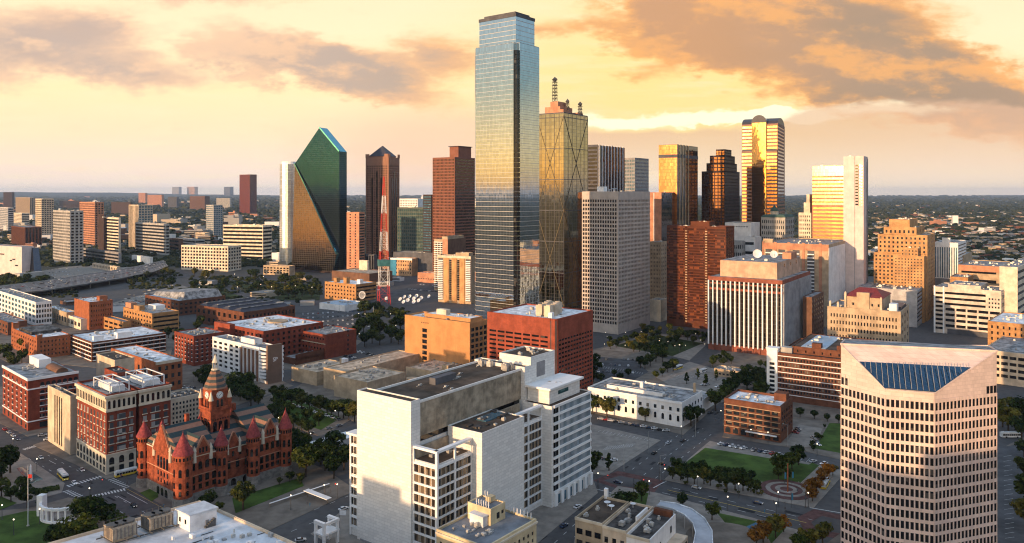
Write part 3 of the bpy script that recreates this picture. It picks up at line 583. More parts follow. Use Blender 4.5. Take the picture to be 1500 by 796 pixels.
# ===== green prism tower
def prism_tower():
    a=R(38); Y=1381.0
    # plan corners in pixels: left edge 432, middle-left ridge, right edge 508
    B=Bld('prism_glass_tower','faceted green glass tower with a slanted pointed top, left of the pyramid tower','skyscraper',432,497,508,222,Y=Y,a=22,wall='glass_green')
    LX,LY=B.LX,B.LY
    lx=max(LX,20); f=Face((0,0),(0,1),(-1,0),LY)
    z=lambda py,x=0,y=0: B.zpx(py,x,y)
    uL=lambda px: B.uL(px)
    ap=(uL(468)); kn=uL(433)
    zt=z(187,0,ap); zl=z(240,0,LY); zr=z(222,0,0); zb=z(374,0,0)
    # front plane polygon: apex, left knee, (diagonal down to right foot), right shoulder: the green facet
    dep=lx
    # main body: outline of whole front extruded back
    out=[(LY,0),(0,0),(0,zr),(ap,zt),(LY,zl)]   # (u along left face, z)
    mb=MB(); n=len(out); mb.v=[(0,u_,z_) for u_,z_ in out]+[(dep,u_,z_) for u_,z_ in out]
    mb.f=[tuple(range(n)),tuple(range(2*n-1,n-1,-1))]; mb.mi=[0,0]
    for i in range(n): j=(i+1)%n; mb.f.append((i,n+i,n+j,j)); mb.mi.append(1 if i in(2,) else 0)
    mb.build('glass_wall',[M['glass_green'],M['glass_edge']],B.root)
    # lower copper coloured wedge: stands forward at the base and leans back along the diagonal
    fw=9.0; u_end=uL(497); q=[(LY,0),(uL(488),0),(uL(497),z(376)),(LY,zl-1)]
    mb=MB(); mb.v=[(-fw,LY,0),(-fw,uL(492),0),(-fw*.9,uL(497),z(372)),(-.35,LY,zl-1), (-.3,LY,0),(-.3,uL(492),0),(-.3,uL(497),z(372))]
    mb.f=[(0,1,2,3),(1,5,6,2),(0,3,4),(2,6,3),(4,5,1,0)]; mb.mi=[0,1,0,1,0]
    mb.build('lower_facet',[M['glass_copper'],M['glass_edge']],B.root)
    # bright bevel along the right upper slope and the diagonal
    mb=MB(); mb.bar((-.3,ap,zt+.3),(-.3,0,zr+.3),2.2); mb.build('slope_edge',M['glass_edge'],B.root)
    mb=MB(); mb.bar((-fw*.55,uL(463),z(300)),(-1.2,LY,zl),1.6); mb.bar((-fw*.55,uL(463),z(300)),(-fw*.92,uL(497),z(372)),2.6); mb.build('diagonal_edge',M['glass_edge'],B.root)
    mb=MB(); 
    for i in range(7): u_=uL(436+i*10); mb.box(-fw+1,-fw+4,u_-1,u_+1,0,.1)
    mb.box(-fw-2,dep,0,LY+2,0,3); mb.build('plinth',M['brown_dark'],B.root)
prism_tower()
# ===== curved white tower behind it
def white_tower():
    Y=1560.0; p=Vector(((424.5-CX)*Y/F,Y,0)); o=empty('curved_white_tower','curved pale tower with a sunlit glassy side, tucked behind the green prism tower','skyscraper') if False else empty('curved_white_tower',p,0,'curved pale tower with a sunlit glassy side, tucked behind the green prism tower','skyscraper')
    r=14*Y/F; h=Zat(241,Y); mb=MB(); n=22; P=[]
    for i in range(n): t=2*math.pi*i/n; P.append((r*math.cos(t),1.25*r*math.sin(t)))
    mb.prism(P,0,h); mb.build('glass_wall',M['glass_pale'],o,smooth=False)
    mb=MB()
    for j in range(1,52):
        z=j*h/52
        if z<h*.45 or j%4==0: mb.prism([(x*1.012,y*1.012) for x,y in P],z-.25,z+.25)
    mb.build('floor_slabs',M['trim_white'],o); mb=MB(); mb.prism([(x*.8,y*.8) for x,y in P],h,h+5); mb.build('penthouse',M['trim_white'],o)
white_tower()
# ===== pyramid topped brown tower
def pyramid_tower():
    B=Bld('pyramid_top_tower','brown granite tower with a dark pyramid roof, behind the red and white mast','skyscraper',536,569,580,231,Y=1450,wall='granite_brown',a=22)
    LX,LY,h=B.LX,B.LY,B.h; B.LX=LX=max(LX,LY*.8); B.vol(roof=False)
    for sd in 'LR': B.fac(sd,12,42,.55,.6,m=1.2,z0=10,z1=h-14,d=.8,gl='window_brown')
    for f in (B.face('L'),B.face('R')):
        L=f.L
        for fr in (.3,.5,.7):
            f.box(B.mb('glass_bay','window_brown'),L*fr-1.7,L*fr+1.7,.7,1.5,8,h-(38 if fr!=.5 else 26))
        f.box(B.mb('corner_cap','granite_brown'),0,L*.16,-.02,1.6,h,h+7); f.box(B.mb('corner_cap','granite_brown'),L*.84,L,-.02,1.6,h,h+7)
    mb=MB(); 
    zt=B.zpx(214,LX/2,LY/2); i=LX*.10; j=LY*.10; mb.box(i,LX-i,j,LY-j,h,h+3); mb.build('upper_storey',M['granite_brown'],B.root)
    mb=MB(); a_=[(i-1,j-1,h+3),(LX-i+1,j-1,h+3),(LX-i+1,LY-j+1,h+3),(i-1,LY-j+1,h+3)]; t=[(LX/2-.5,LY/2-.5,zt),(LX/2+.5,LY/2-.5,zt),(LX/2+.5,LY/2+.5,zt),(LX/2-.5,LY/2+.5,zt)]; mb.hexa(a_+t); mb.build('pyramid_roof',M['roof_slate'],B.root)
    for sd in 'LR':
        f=B.face(sd); mb=MB(); n=10; L=f.L; 
        P=[(L*.2+L*.6*(.5-.5*math.cos(math.pi*k_/n)),h-14+11*math.sin(math.pi*k_/n)) for k_ in range(n+1)]
        mb.v=[f.pt(u_,-.5,z_) for u_,z_ in P]+[f.pt(u_,1.2,z_) for u_,z_ in P]; m_=len(P)
        mb.f=[tuple(range(m_)),tuple(range(2*m_-1,m_-1,-1))]+[(k_,k_+1,m_+k_+1,m_+k_) for k_ in range(m_-1)]; mb.mi=[0]*len(mb.f)
        mb.build('arched_gable',M['granite_brown'],B.root)
    B.done()
mat('granite_brown',(.30,.155,.10),var=.1); mat('roof_slate',(.05,.05,.065),rough=.4); pyramid_tower()
mat('granite_red',(.21,.085,.055),var=.1)
# ===== brown tower left of the tallest tower
B=Bld('brown_office_tower','wide brown office tower with square windows, left of the tallest tower','skyscraper',634,666,700,231,Y=1290,wall='granite_red'); B.vol(par=.3)
B.fac('L',16,38,.62,.55,m=.5,z0=8,d=.5,gl='window_brown'); B.fac('R',1,38,1.0,.55,m=1.2,z0=8,d=.5,gl='window_brown')
mb=MB(); 
pv=B.vol(B.LX*.25,B.LX*.8,B.LY*.1,B.LY*.5,B.h,B.zpx(214),par=0)
mb.box(B.LX*.22,B.LX*.83,B.LY*.07,B.LY*.53,pv['z1'],pv['z1']+1); mb.build('penthouse_roof',M['roof_slate'],B.root); B.done()
def simple(name,label,cat,L,C,Rr,top,wall,base=None,Y=None,fl=None,fr=None,roof='roof_gray',units=0,a=None,par=.9,group=None,LX=None,extra=None,glL=None,glR=None,big=2.6,minpx=2.0):
    """one block: fl / fr are facade settings for its left and right sides"""
    B=Bld(name,label,cat,L,C,Rr,top,base=base,Y=Y,a=a,wall=wall,roof=roof,group=group,LX=LX,par=par); B.vol()
    if fl: B.fac('L',**fl)
    if fr: B.fac('R',**fr)
    if glL: B.glass('L',glL)
    if glR: B.glass('R',glR)
    if extra: extra(B)
    if units: B.units(units,big=big)
    return B.done(minpx)
def fd(nb,nf,ww=.55,wh=.55,**k): return dict(nb=nb,nf=nf,ww=ww,wh=wh,**k)
OT='office tower'
# --- gridded concrete tower right of centre
def ex(B):
    z=B.h
    for i,(x,y,s_) in enumerate(((6,8,3),(9,14,2.4),(13,10,3.4),(10,20,2.2))):
        m_=MB(); m_.bar((x,y,z),(x,y,z+s_),.4); m_.cone(x,y,.3,s_*.8,z+s_,z+s_+.8,12); m_.build('satellite_dish',M['dish'],B.root)
    m_=MB(); m_.box(4,11,18,26,z,z+6); m_.build('penthouse',M['white'],B.root)
simple('gridded_office_tower','gray concrete tower with a deep square window grid, right of the braced glass tower',OT,853,905,951,282,'grid_stone' if 0 else 'concrete_warm',base=490,fl=fd(14,30,.70,.66,m=.6,z0=9,z1=143-6,d=.8,top=144,gl='window_deep'),fr=fd(22,30,.66,.56,m=.4,z0=9,z1=143-6,d=.9,gl='window_deep'),extra=ex,units=3,roof='roof_white') if mat('concrete_warm',(.46,.40,.35),streak=.2,var=.1) else None
# --- dark tower with white vertical stripes
B=Bld('striped_dark_tower','near black tower with thin white vertical stripes, right of the braced glass tower',OT,861,876,915,213,Y=1000,wall='gray_dark'); B.vol(par=.3)
B.fac('L',1,40,1.0,.6,m=1,z0=6,d=.4,gl='window_deep'); f=B.face('R'); B.glass('R','glass_dark')
for i in range(9): f.box(B.mb('vertical_fins','trim_white'),f.L*(i+.25)/9-.55,f.L*(i+.25)/9+.55,.1,1.0,0,B.h+1.3)
B.units(3,big=4); B.done()
B=simple('green_top_tower','bluish glass tower with a green top band, right of the white striped dark tower',OT,915,930,950,232,'gray',Y=1250,fl=fd(6,34,.7,.6,d=.3,gl='window_blue'),fr=fd(1,34,1,.55,d=.3,m=.8,gl='window_blue'),roof='green_roof')
# --- orange sided tower with black stripes
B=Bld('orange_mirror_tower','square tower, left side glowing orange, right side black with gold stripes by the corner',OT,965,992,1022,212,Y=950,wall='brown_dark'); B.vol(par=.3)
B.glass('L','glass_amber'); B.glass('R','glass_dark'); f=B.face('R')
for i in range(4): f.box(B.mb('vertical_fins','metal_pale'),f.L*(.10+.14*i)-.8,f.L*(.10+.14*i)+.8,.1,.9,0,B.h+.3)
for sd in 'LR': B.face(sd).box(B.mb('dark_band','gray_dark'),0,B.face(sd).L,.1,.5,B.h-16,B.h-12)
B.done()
B=simple('salmon_slab_tower','plain salmon stone slab with a dark blue flank, behind the gridded concrete tower',OT,948,969,992,283,'salmon',Y=920,glR='glass_dark',extra=lambda B:[B.face('L').box(B.mb('white_seam','trim_white'),B.face('L').L*.52-.4,B.face('L').L*.52+.4,-.02,.3,0,B.h),None])
# --- stepped tower
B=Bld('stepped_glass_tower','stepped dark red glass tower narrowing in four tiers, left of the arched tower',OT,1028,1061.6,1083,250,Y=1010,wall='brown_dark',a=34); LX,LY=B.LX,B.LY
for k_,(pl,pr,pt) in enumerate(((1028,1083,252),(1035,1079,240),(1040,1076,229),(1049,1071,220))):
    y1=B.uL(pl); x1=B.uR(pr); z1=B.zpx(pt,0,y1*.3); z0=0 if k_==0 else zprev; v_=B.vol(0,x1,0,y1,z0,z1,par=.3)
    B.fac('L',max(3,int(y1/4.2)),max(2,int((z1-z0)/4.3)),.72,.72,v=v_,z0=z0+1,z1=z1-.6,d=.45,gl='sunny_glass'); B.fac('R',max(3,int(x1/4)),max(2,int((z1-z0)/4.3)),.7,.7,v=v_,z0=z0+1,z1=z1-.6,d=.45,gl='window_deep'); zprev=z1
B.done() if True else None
# --- arched tower
def arched_tower():
    B=Bld('arched_top_tower','granite tower with arched tops and a golden glass centre strip, right of the stepped tower','skyscraper',1087,1139,1149,181,Y=1150,a=26,wall='granite_pink'); LX,LY,h=B.LX,B.LY,B.h; LX=B.LX=max(LX,20)
    ys=[B.uL(p) for p in (1139,1123,1102,1087)]; zs=B.zpx(221)
    def bar_arch(x0,x1,y0,y1,z,rad,mname,nm):
        mb=MB(); n=10; P=[((y0+y1)/2+(y1-y0)/2*math.cos(math.pi*k_/n),z+rad*math.sin(math.pi*k_/n)) for k_ in range(n+1)]; m_=len(P)
        mb.v=[(x0,y,zz) for y,zz in P]+[(x1,y,zz) for y,zz in P]; mb.f=[tuple(range(m_)),tuple(range(2*m_-1,m_-1,-1))]+[(k_,k_+1,m_+k_+1,m_+k_) for k_ in range(m_-1)]; mb.mi=[0]*len(mb.f); mb.build(nm,M[mname],B.root)
    v0=B.vol(0,LX,ys[0],ys[3],0,h,roof=False)
    for (y0,y1) in ((ys[0],ys[1]),(ys[2],ys[3])):
        f=Face((0,y0),(0,1),(-1,0),y1-y0); B.fac(f,1,46,1,.52,m=.4,z0=4,z1=h-2,d=.6,gl='sunny_glass',top=h-.1,v=v0)
        f2=Face((-3.0,y0),(0,1),(-1,0),y1-y0); v2=B.vol(-3.0,-.62,y0+.2,y1-.2,0,zs,roof=False); B.fac(f2,1,38,1,.52,m=.4,z0=4,z1=zs-2,d=.5,gl='sunny_glass',top=zs-.1,v=v2)
        bar_arch(-3.4,0,y0,y1,zs-.2,3.2,'roof_slate','shoulder_roof')
    B.fac('R',1,46,1,.5,m=.4,z0=4,z1=h-2,d=.5,gl='window_deep')
    f=Face((-4.6,ys[1]+.15),(0,1),(-1,0),ys[2]-ys[1]-.3); mb=MB(); f.box(mb,0,f.L,-4.4,0,0,h+2); mb.build('centre_glass',M['glass_gold'],B.root)
    bar_arch(-4.4,LX*.7,ys[1]+.2,ys[2]-.2,h+2,(ys[2]-ys[1])/2,'glass_pale','centre_vault'); bar_arch(-4.9,-4.3,ys[1]-.6,ys[2]+.6,h+1.6,(ys[2]-ys[1])/2+1.2,'roof_slate','vault_rim')
    mb=MB(); n=8; P=[(LX/2+LX/2*math.cos(math.pi*k_/n),h+LX*.14*math.sin(math.pi*k_/n)) for k_ in range(n+1)]; m_=len(P)
    mb.v=[(x,ys[0]-.2,z) for x,z in P]+[(x,ys[3]+.2,z) for x,z in P]; mb.f=[tuple(range(m_)),tuple(range(2*m_-1,m_-1,-1))]+[(k_,k_+1,m_+k_+1,m_+k_) for k_ in range(m_-1)]; mb.mi=[0]*len(mb.f); mb.build('barrel_roof',M['roof_slate'],B.root)
    B.done()
mat('granite_pink',(.30,.17,.12),var=.1); arched_tower()
# --- golden glass tower and white slab
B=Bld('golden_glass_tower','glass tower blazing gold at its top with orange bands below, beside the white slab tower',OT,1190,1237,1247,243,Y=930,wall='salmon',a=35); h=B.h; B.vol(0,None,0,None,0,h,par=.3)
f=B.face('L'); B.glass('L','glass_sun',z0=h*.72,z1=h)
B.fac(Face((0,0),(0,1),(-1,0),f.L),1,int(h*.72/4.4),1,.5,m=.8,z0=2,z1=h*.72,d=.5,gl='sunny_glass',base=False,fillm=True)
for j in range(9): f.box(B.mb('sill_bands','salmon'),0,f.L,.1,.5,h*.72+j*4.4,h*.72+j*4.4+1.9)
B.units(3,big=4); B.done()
B=Bld('white_slab_tower','tall blank pinkish white slab with a strip of windows glinting gold, beside the golden glass tower',OT,1235.5,1265,1271,229,Y=880,wall='white_pink',a=33); h=B.h; B.vol(par=.2)
f=B.face('L'); zl=B.zpx(302); f.box(B.mb('strip_recess','gray_dark'),f.L*.05,f.L*.42,-.02,.06,zl,h-9); B.fac('L',1,14,.86,.6,u0=f.L*.05,u1=f.L*.23,z0=zl,z1=h-9,d=.3,gl='sunny_gold',base=False); B.fac('L',1,14,.86,.6,u0=f.L*.25,u1=f.L*.42,z0=zl,z1=h-9,d=.3,gl='window_deep',base=False); f.box(B.mb('seam','gray'),f.L*.42,f.L*.45,-.02,.1,0,h); f=B.face('R'); f.box(B.mb('ribs','gray'),f.L*.7,f.L*.78,-.02,.5,0,h-6); f.box(B.mb('ribs','gray'),f.L*.9,f.L*.98,-.02,.5,0,h-2)
for j in range(30): f.box(B.mb('end_windows','window_deep'),f.L*.80,f.L*.88,-.02,.3,8+j*4.2,10.2+j*4.2)
B.done() if mat('white_pink',(.66,.54,.50),streak=.2,var=.08) else None
B=simple('pale_setback_building','narrow pale stone building with a stepped top, left of the golden glass tower',OT,1170,1188,1195,313,'cream',Y=960,fl=fd(6,22,.5,.5,m=.5,d=.3),fr=fd(3,22,.5,.5,d=.3),extra=lambda B:[B.vol(1,B.LX-1,B.LY*.1,B.LY*.6,B.h,B.zpx(298)),B.vol(2,B.LX-2,B.LY*.15,B.LY*.4,B.zpx(298),B.zpx(286))])
def cup(B):
    m_=MB(); x,y=B.LX*.4,B.LY*.6; z=B.h; m_.cone(x,y,5.5,5.5,z,z+9,12); m_.build('cupola',M['cream'],B.root); m_=MB(); m_.cone(x,y,6,3.5,z+9,z+13,12); m_.cone(x,y,3.5,.2,z+13,z+17,12); m_.build('cupola_roof',M['green_roof'],B.root)
    m_=MB(); e=1.0; m_.hexa([(-e,-e,z+1),(B.LX+e,-e,z+1),(B.LX+e,B.LY+e,z+1),(-e,B.LY+e,z+1),(3,3,z+4.5),(B.LX-3,3,z+4.5),(B.LX-3,B.LY-3,z+4.5),(3,B.LY-3,z+4.5)]); m_.build('mansard_roof',M['green_roof'],B.root)
simple('green_roofed_building','old gray stone building with a green roof and cupola, before the arched tower','building',1115,1150,1163,320,'concrete',Y=1010,fl=fd(11,14,.5,.55,m=.5,d=.3),fr=fd(5,14,.5,.55,d=.3),extra=cup)
simple('blank_pale_block','plain pale gray block with a row of roof vents, behind the copper brown tower','building',1062,1100,1113,328,'white',Y=990,units=5,extra=lambda B:[B.win('L',B.LY*(.15+.1*i),B.h-4,1.6,1.6) for i in range(7)])
simple('small_gray_office','small gray office with dark windows, below the plain pale block','building',1062,1086,1093,355,'concrete',Y=960,fl=fd(9,8,.6,.5),fr=fd(3,8,.6,.5))
simple('angled_pale_block','pale angular block beside the small gray office','building',1090,1106,1115,349,'white',Y=965,fl=fd(1,7,1,.3,m=1.5),units=2)
# --- copper brown tower
B=Bld('copper_brown_tower','copper brown glass tower glinting red on its right half, left of the white striped cube',OT,977,1063,1075,334,Y=800,wall='copper_wall',a=33); B.vol(par=1.2); h=B.h; L=B.LY
for (a_,b_,n_) in ((0,L*.30,6),(L*.34,L*.64,6),(L*.68,L,6)):
    B.fac(Face((0,0),(0,1),(-1,0),L),1,34,1,.70,u0=a_,u1=b_,m=.2,z0=7,z1=h-1,d=.5,gl='copper_glass')
for c_ in (L*.32,L*.66):
    f=B.face('L'); f.box(B.mb('pier_glass','copper_glass'),c_-1.0,c_+1.0,-.02,.25,5,h)
    for j in range(36): f.box(B.mb('balcony_studs','tan'),c_-1.1,c_+1.1,.2,.9,6+j*(h-8)/36,7+j*(h-8)/36)
B.fac('R',4,34,.5,.6,z0=7,d=.4,gl='window_deep'); B.vol(6,B.LX-3,L*.3,L*.62,h,h+5); B.units(8,big=3); B.done() if [mat('copper_wall',(.11,.038,.020),var=.15),winmat('copper_glass',(.045,.015,.008),(.26,.08,.03),.22,rough=.06,spec=.9)] else None
simple('old_tan_building','old tan brick building with small windows, in the gap left of the copper brown tower','building',950,968,979,356,'tan',Y=890,fl=fd(7,17,.4,.45,m=1),fr=fd(4,17,.4,.45))
simple('low_cream_annexe','low blank cream annexe at the foot of the old tan brick building','building',952,968,978,441,'cream',Y=855)
# --- white striped cube
def striped_cube():
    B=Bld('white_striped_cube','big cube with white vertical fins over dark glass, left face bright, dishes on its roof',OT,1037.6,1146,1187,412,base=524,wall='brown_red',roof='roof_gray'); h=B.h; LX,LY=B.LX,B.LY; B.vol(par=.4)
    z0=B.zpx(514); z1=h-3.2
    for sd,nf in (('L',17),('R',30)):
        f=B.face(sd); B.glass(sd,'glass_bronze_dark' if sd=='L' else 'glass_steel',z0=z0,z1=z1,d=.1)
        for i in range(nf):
            u_=f.L*(i+(.04 if sd=='L' else .5))/nf if sd=='R' else .5+(f.L-1.0)*i/(nf-1); f.box(B.mb('vertical_fins','trim_white' if sd=='L' else 'fin_shade'),u_-.55,u_+.55,.08,1.3,z0-1,z1+.2)  # right side's shade put into the colour of its white fins
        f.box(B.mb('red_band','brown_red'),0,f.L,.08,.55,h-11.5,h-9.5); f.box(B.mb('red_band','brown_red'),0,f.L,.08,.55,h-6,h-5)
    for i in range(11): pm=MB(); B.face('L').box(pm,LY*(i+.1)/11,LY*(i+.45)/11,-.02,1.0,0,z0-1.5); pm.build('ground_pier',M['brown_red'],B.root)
    B.box_=0
    zt=B.zpx(385,10,10); m_=MB(); m_.box(9,LX-9,7,LY-8,h,zt); m_.build('penthouse',M['peach'],B.root); v_=dict(x0=9,x1=LX-9,y0=7,y1=LY-8,z0=h,z1=zt); B.roofs.box(9.3,LX-9.3,7.3,LY-8.3,zt,zt+.1); f=B.face('R',v_)
    for i in range(3): B.win('R',f.L*(.3+.25*i),zt-4,3,3,v=v_)
    for (x,y,r_) in ((LX*.5,LY*.55,4.2),(LX*.6,LY*.36,3.6)):
        m_=MB(); m_.bar((x,y,zt),(x,y,zt+4),.6); n=16; c_=Vector((x,y,zt+r_)); nn=Vector((-.8,-.35,.3)).normalized(); a_=nn.cross(Vector((0,0,1))).normalized(); b_=a_.cross(nn)
        rim=[c_+(a_*math.cos(2*math.pi*k_/n)+b_*math.sin(2*math.pi*k_/n))*r_ for k_ in range(n)]; bk=c_-nn*r_*.45
        b0=len(m_.v); m_.v+=[tuple(p) for p in rim]+[tuple(bk)]; m_.f+=[(b0+k_,b0+(k_+1)%n,b0+n) for k_ in range(n)]; m_.mi+=[0]*n; m_.build('satellite_dish',M['dish'],B.root)
    m_=MB(); m_.box(LX*.55,LX*.75,LY*.1,LY*.22,zt,zt+6); m_.build('stair_tower',M['salmon'],B.root)
    B.units(5,v=v_); B.done()
glassmat('glass_steel',(.30,.42,.50),cell=(1.2,3.8),line=.1,linecol=(.12,.13,.14),rough=.2); mat('fin_shade',(.36,.36,.38)); mat('brown_red',(.25,.085,.055)); mat('peach',(.56,.36,.25),streak=.2); striped_cube()
simple('small_brown_block','small brown masonry block in shade, right behind the white striped cube','building',1176,1189,1206,437,'brown',base=512,fr=fd(6,9,.45,.5,gl='window_deep'))
# --- orange balcony hotel
B=Bld('balcony_hotel','tan slab hotel with white balcony columns and orange top, behind the white striped cube','hotel',1117,1214,1244,360,Y=820,wall='tan'); h=B.h; L=B.LY; B.vol(par=1)
f=B.face('L'); f.box(B.mb('top_band','salmon'),0,L,-.02,.6,h-6,h+.8)
for fr in (.1,.3,.52,.74):
    u_=L*(1-fr)
    f.box(B.mb('recess','gray_dark'),u_-3.6,u_+3.6,-.02,.12,4,h-6.2)
    for j in range(20):
        z=5+j*(h-12)/20; f.box(B.mb('balcony','trim_white'),u_-3.5,u_+3.5,.1,1.4,z,z+1.1)
for fr in (.0,.2,.41,.63,.88): f.box(B.mb('shaft','salmon'),max(0,L*(1-fr)-1.4),min(L,L*(1-fr)+1.4),-.02,.9,0,h+2)
fr_=B.face('R'); fr_.box(B.mb('gray_flank','white'),-.4,fr_.L,-.02,.4,0,h-2.5)
B.vol(2,8,L*.85,L,h,h+5,par=0); B.units(4); B.done()
# --- golden stepped building right
def setback():
    B=Bld('golden_setback_hotel','large sunlit golden brick building stepping up to a penthouse, right of the white slab','hotel',1280,1358,1369,374,Y=860,wall='gold_brick'); h=B.h; L=B.LY; X=B.LX=max(B.LX,26)
    zs=[h,B.zpx(346),B.zpx(335),B.zpx(323)]; segs=[(B.uL(1358),L),(B.uL(1358),B.uL(1286)),(B.uL(1342),B.uL(1294.6)),(B.uL(1332),B.uL(1302))]
    z0=0
    for k_,((y0,y1),z1) in enumerate(zip(segs,zs)):
        v_=B.vol(0 if k_<3 else 2,X,y0,y1,z0,z1,par=.5)
        if k_<3: B.fac('L',max(4,int((y1-y0)/4.2)),max(1,int((z1-z0)/4.4)),.42,.5,v=v_,z0=z0+(5 if k_==0 else .8),z1=z1-.8,d=.35,m=.6); B.fac('R',5,max(1,int((z1-z0)/4.4)),.42,.5,v=v_,z0=z0+(5 if k_==0 else .8),z1=z1-.8,d=.35,m=.6)
        z0=z1
    y0,y1=B.uL(1356),B.uL(1312); v_=B.vol(-14,-.5,y0,y1,0,B.zpx(376),par=.5); B.fac('L',9,19,.38,.45,v=v_,z0=8,d=.3,m=1); B.fac('R',4,19,.38,.45,v=v_,z0=8,d=.3)
    v_=B.vol(-13,-.5,y0+(y1-y0)*.2,y0+(y1-y0)*.75,B.zpx(376),B.zpx(364),par=.4); B.fac('L',5,2,.35,.45,v=v_,z0=v_['z0']+1,z1=v_['z1']-1,d=.3)
    B.units(4); B.done()
mat('gold_brick',(.52,.29,.13),brick=(1.4,.5,.85,.02),streak=.2); setback()
# --- right middle ground
B=Bld('blue_striped_office','white office with blue vertical glass stripes, right of the golden brick building',OT,1369,1403,1415,357,Y=930,wall='white'); B.vol(par=.8); h=B.h; zb=B.zpx(408)
B.fac('L',10,1,.5,1,z0=zb,z1=h-5,d=.7,gl='window_blue',bot=zb-1); B.face('L').box(B.mb('podium','gray'),0,B.LY,-.02,.9,0,zb-1.2)
for i in range(3): B.win('L',B.LY*(.18+.32*i),h-2,B.LY*.26,2.2)
B.vol(4,10,B.LY*.35,B.LY*.7,h,h+6,par=.2); B.fac('R',1,20,1,.4,m=2,d=.3); B.done()
simple('blank_tan_block','tan windowless block attached behind the blue striped office','building',1392,1412,1424,375,'tan',Y=960,fl=None,units=2)
B=simple('low_orange_hall','long low hall with orange top and dark ribbon windows, behind the white banded garage','building',1404,1464,1480,392,'tan',Y=880,fl=fd(1,5,1,.35,m=3,gl='window_deep'),units=9,extra=lambda B:[B.face('L').box(B.mb('orange_wall','salmon'),0,B.LY,-.02,.6,B.h-6,B.h+.9)])
B=simple('orange_block','plain orange walled low block in front of the long low hall','building',1392,1418,1426,408,'brick_tan',Y=850)
# white banded parking garage
mat('garage_cream',(.60,.51,.42),streak=.25)
def garage():
    B=Bld('white_banded_garage','white parking garage with dark horizontal openings and a ribbed stair tower at its left','parking garage',1369,1466,1476,428,base=497,wall='garage_cream'); h=B.h; L=B.LY; B.vol(par=1)
    B.fac('L',1,3,1,.42,u0=L*.22,u1=L*.84,z0=h*.60,z1=h-2,d=.6,gl='window_deep',base=False); B.fac('L',5,4,.86,.5,u0=0.01,u1=L*.84,z0=5.5,z1=h*.60,d=.6,gl='window_deep',base=False)
    f=B.face('L'); f.box(B.mb('ground_openings','gray_dark'),L*.05,L*.8,-.02,.1,0,5)
    for i in range(4):
        for j in range(3): B.win('L',L*(.03+.045*i),h*.66+j*4,1.4,1.8)
    for j in range(9):
        f.box(B.mb('stair_slits','window_deep'),L*.87,L*.985,-.02,.25,4+j*(h-6)/9,4+(j+.5)*(h-6)/9)
    f.box(B.mb('stair_frame','trim_white'),L*.985,L+.6,-.02,.9,0,h+2); f.box(B.mb('stair_frame','trim_white'),L*.845,L*.868,-.02,.9,0,h+2)
    B.fac('R',2,5,.7,.5,z0=5,z1=h-2,d=.4,gl='window_deep'); B.vol(3,B.LX-2,L*.3,L*.8,h,h+4,par=.3); B.units(12,big=3); B.done()
garage()
simple('gray_parking_garage','gray white garage with slanted dark openings on its right side, behind the old stone hotel','parking garage',1255,1343,1354,427,'concrete_pale',base=480,fr=fd(1,8,1,.5,m=.6,gl='window_deep'),roof='roof_gray',units=10,big=3.4) if mat('concrete_pale',(.46,.44,.43),streak=.2) else None
simple('orange_brick_hotel','orange sunlit brick hotel with small windows, below the tall cream block at right','hotel',1447,1512,1530,478,'brick_tan',base=540,fl=fd(7,6,.3,.5,m=1,gl='window_deep'),units=5,roof='roof_white')
simple('tall_cream_block','tall cream block with ribbon windows at right edge, behind the orange brick hotel','building',1464,1490,1530,393,'cream',Y=760,fr=fd(1,9,1,.42,m=2,gl='window_deep'),units=4)
simple('cream_wing','lower cream wing joining the tall cream block to the banded garage','building',1453,1470,1480,436,'cream',Y=775)
simple('cream_open_garage','cream parking garage with open decks, right of the pink octagonal tower','parking garage',1440,1530,1560,524,'tan_light',base=572,fl=fd(7,4,.8,.5,m=.5,gl='window_deep'))
# stone hotel with red roof
def stone_hotel():
    B=Bld('old_stone_hotel','old tan stone hotel with a red tiled penthouse roof, left part sunlit orange','hotel',1212,1319,1331,459,base=535,wall='tan',roof='roof_gray'); h=B.h; L=B.LY; B.LX=X=max(B.LX,22); B.vol(par=1.2)
    B.fac('L',22,6,.42,.5,m=2,z0=4,z1=h-3,d=.3,gl='window_deep'); B.fac('R',3,6,.4,.5,z0=4,d=.3,gl='window_deep')
    y0,y1=B.uL(1292),B.uL(1236); z1=B.zpx(440); v_=B.vol(3,X-4,y0,y1,h,z1,roof=False)
    m_=MB(); e=1; z=z1; xa,xb=3-e,X-4+e; m_.hexa([(xa,y0-e,z),(xb,y0-e,z),(xb,y1+e,z),(xa,y1+e,z),((xa+xb)/2-1,y0+8,z+6),((xa+xb)/2+1,y0+8,z+6),((xa+xb)/2+1,y1-8,z+6),((xa+xb)/2-1,y1-8,z+6)]); m_.build('tiled_roof',M['red_tile'],B.root)
    m_=MB(); ym=(y0+y1)/2; m_.prism([(1.5,ym-5),(4,ym-5),(4,ym+5),(1.5,ym+5)],h,z1+4); m_.build('gable_front',M['tan'],B.root)
    for k_,hh_ in ((y1-1,z1+3),(y1+5,h+4.5),(L-2,h+5),(y0+1,z1)): m_=MB(); m_.box(1,2.6,k_-.8,k_+.8,h,hh_); m_.cone(1.8,k_,.9,.4,hh_,hh_+1,6); m_.build('turret',M['tan_light'],B.root)
    for i in range(5): B.win('L',y0-.0+(i+.6)*(y1-y0)/6,h+4.5,1.4,2.2,d=-3+.05)
    m_=MB(); m_.box(4,14,L*.06,L*.16,h,h+6.5); m_.build('white_plant_room',M['trim_white'],B.root); m_=MB(); m_.box(16,X-3,L*.03,L*.18,h,h+3); m_.build('plant_screen',M['roof_slate'],B.root)
    B.units(6); B.done()
stone_hotel()
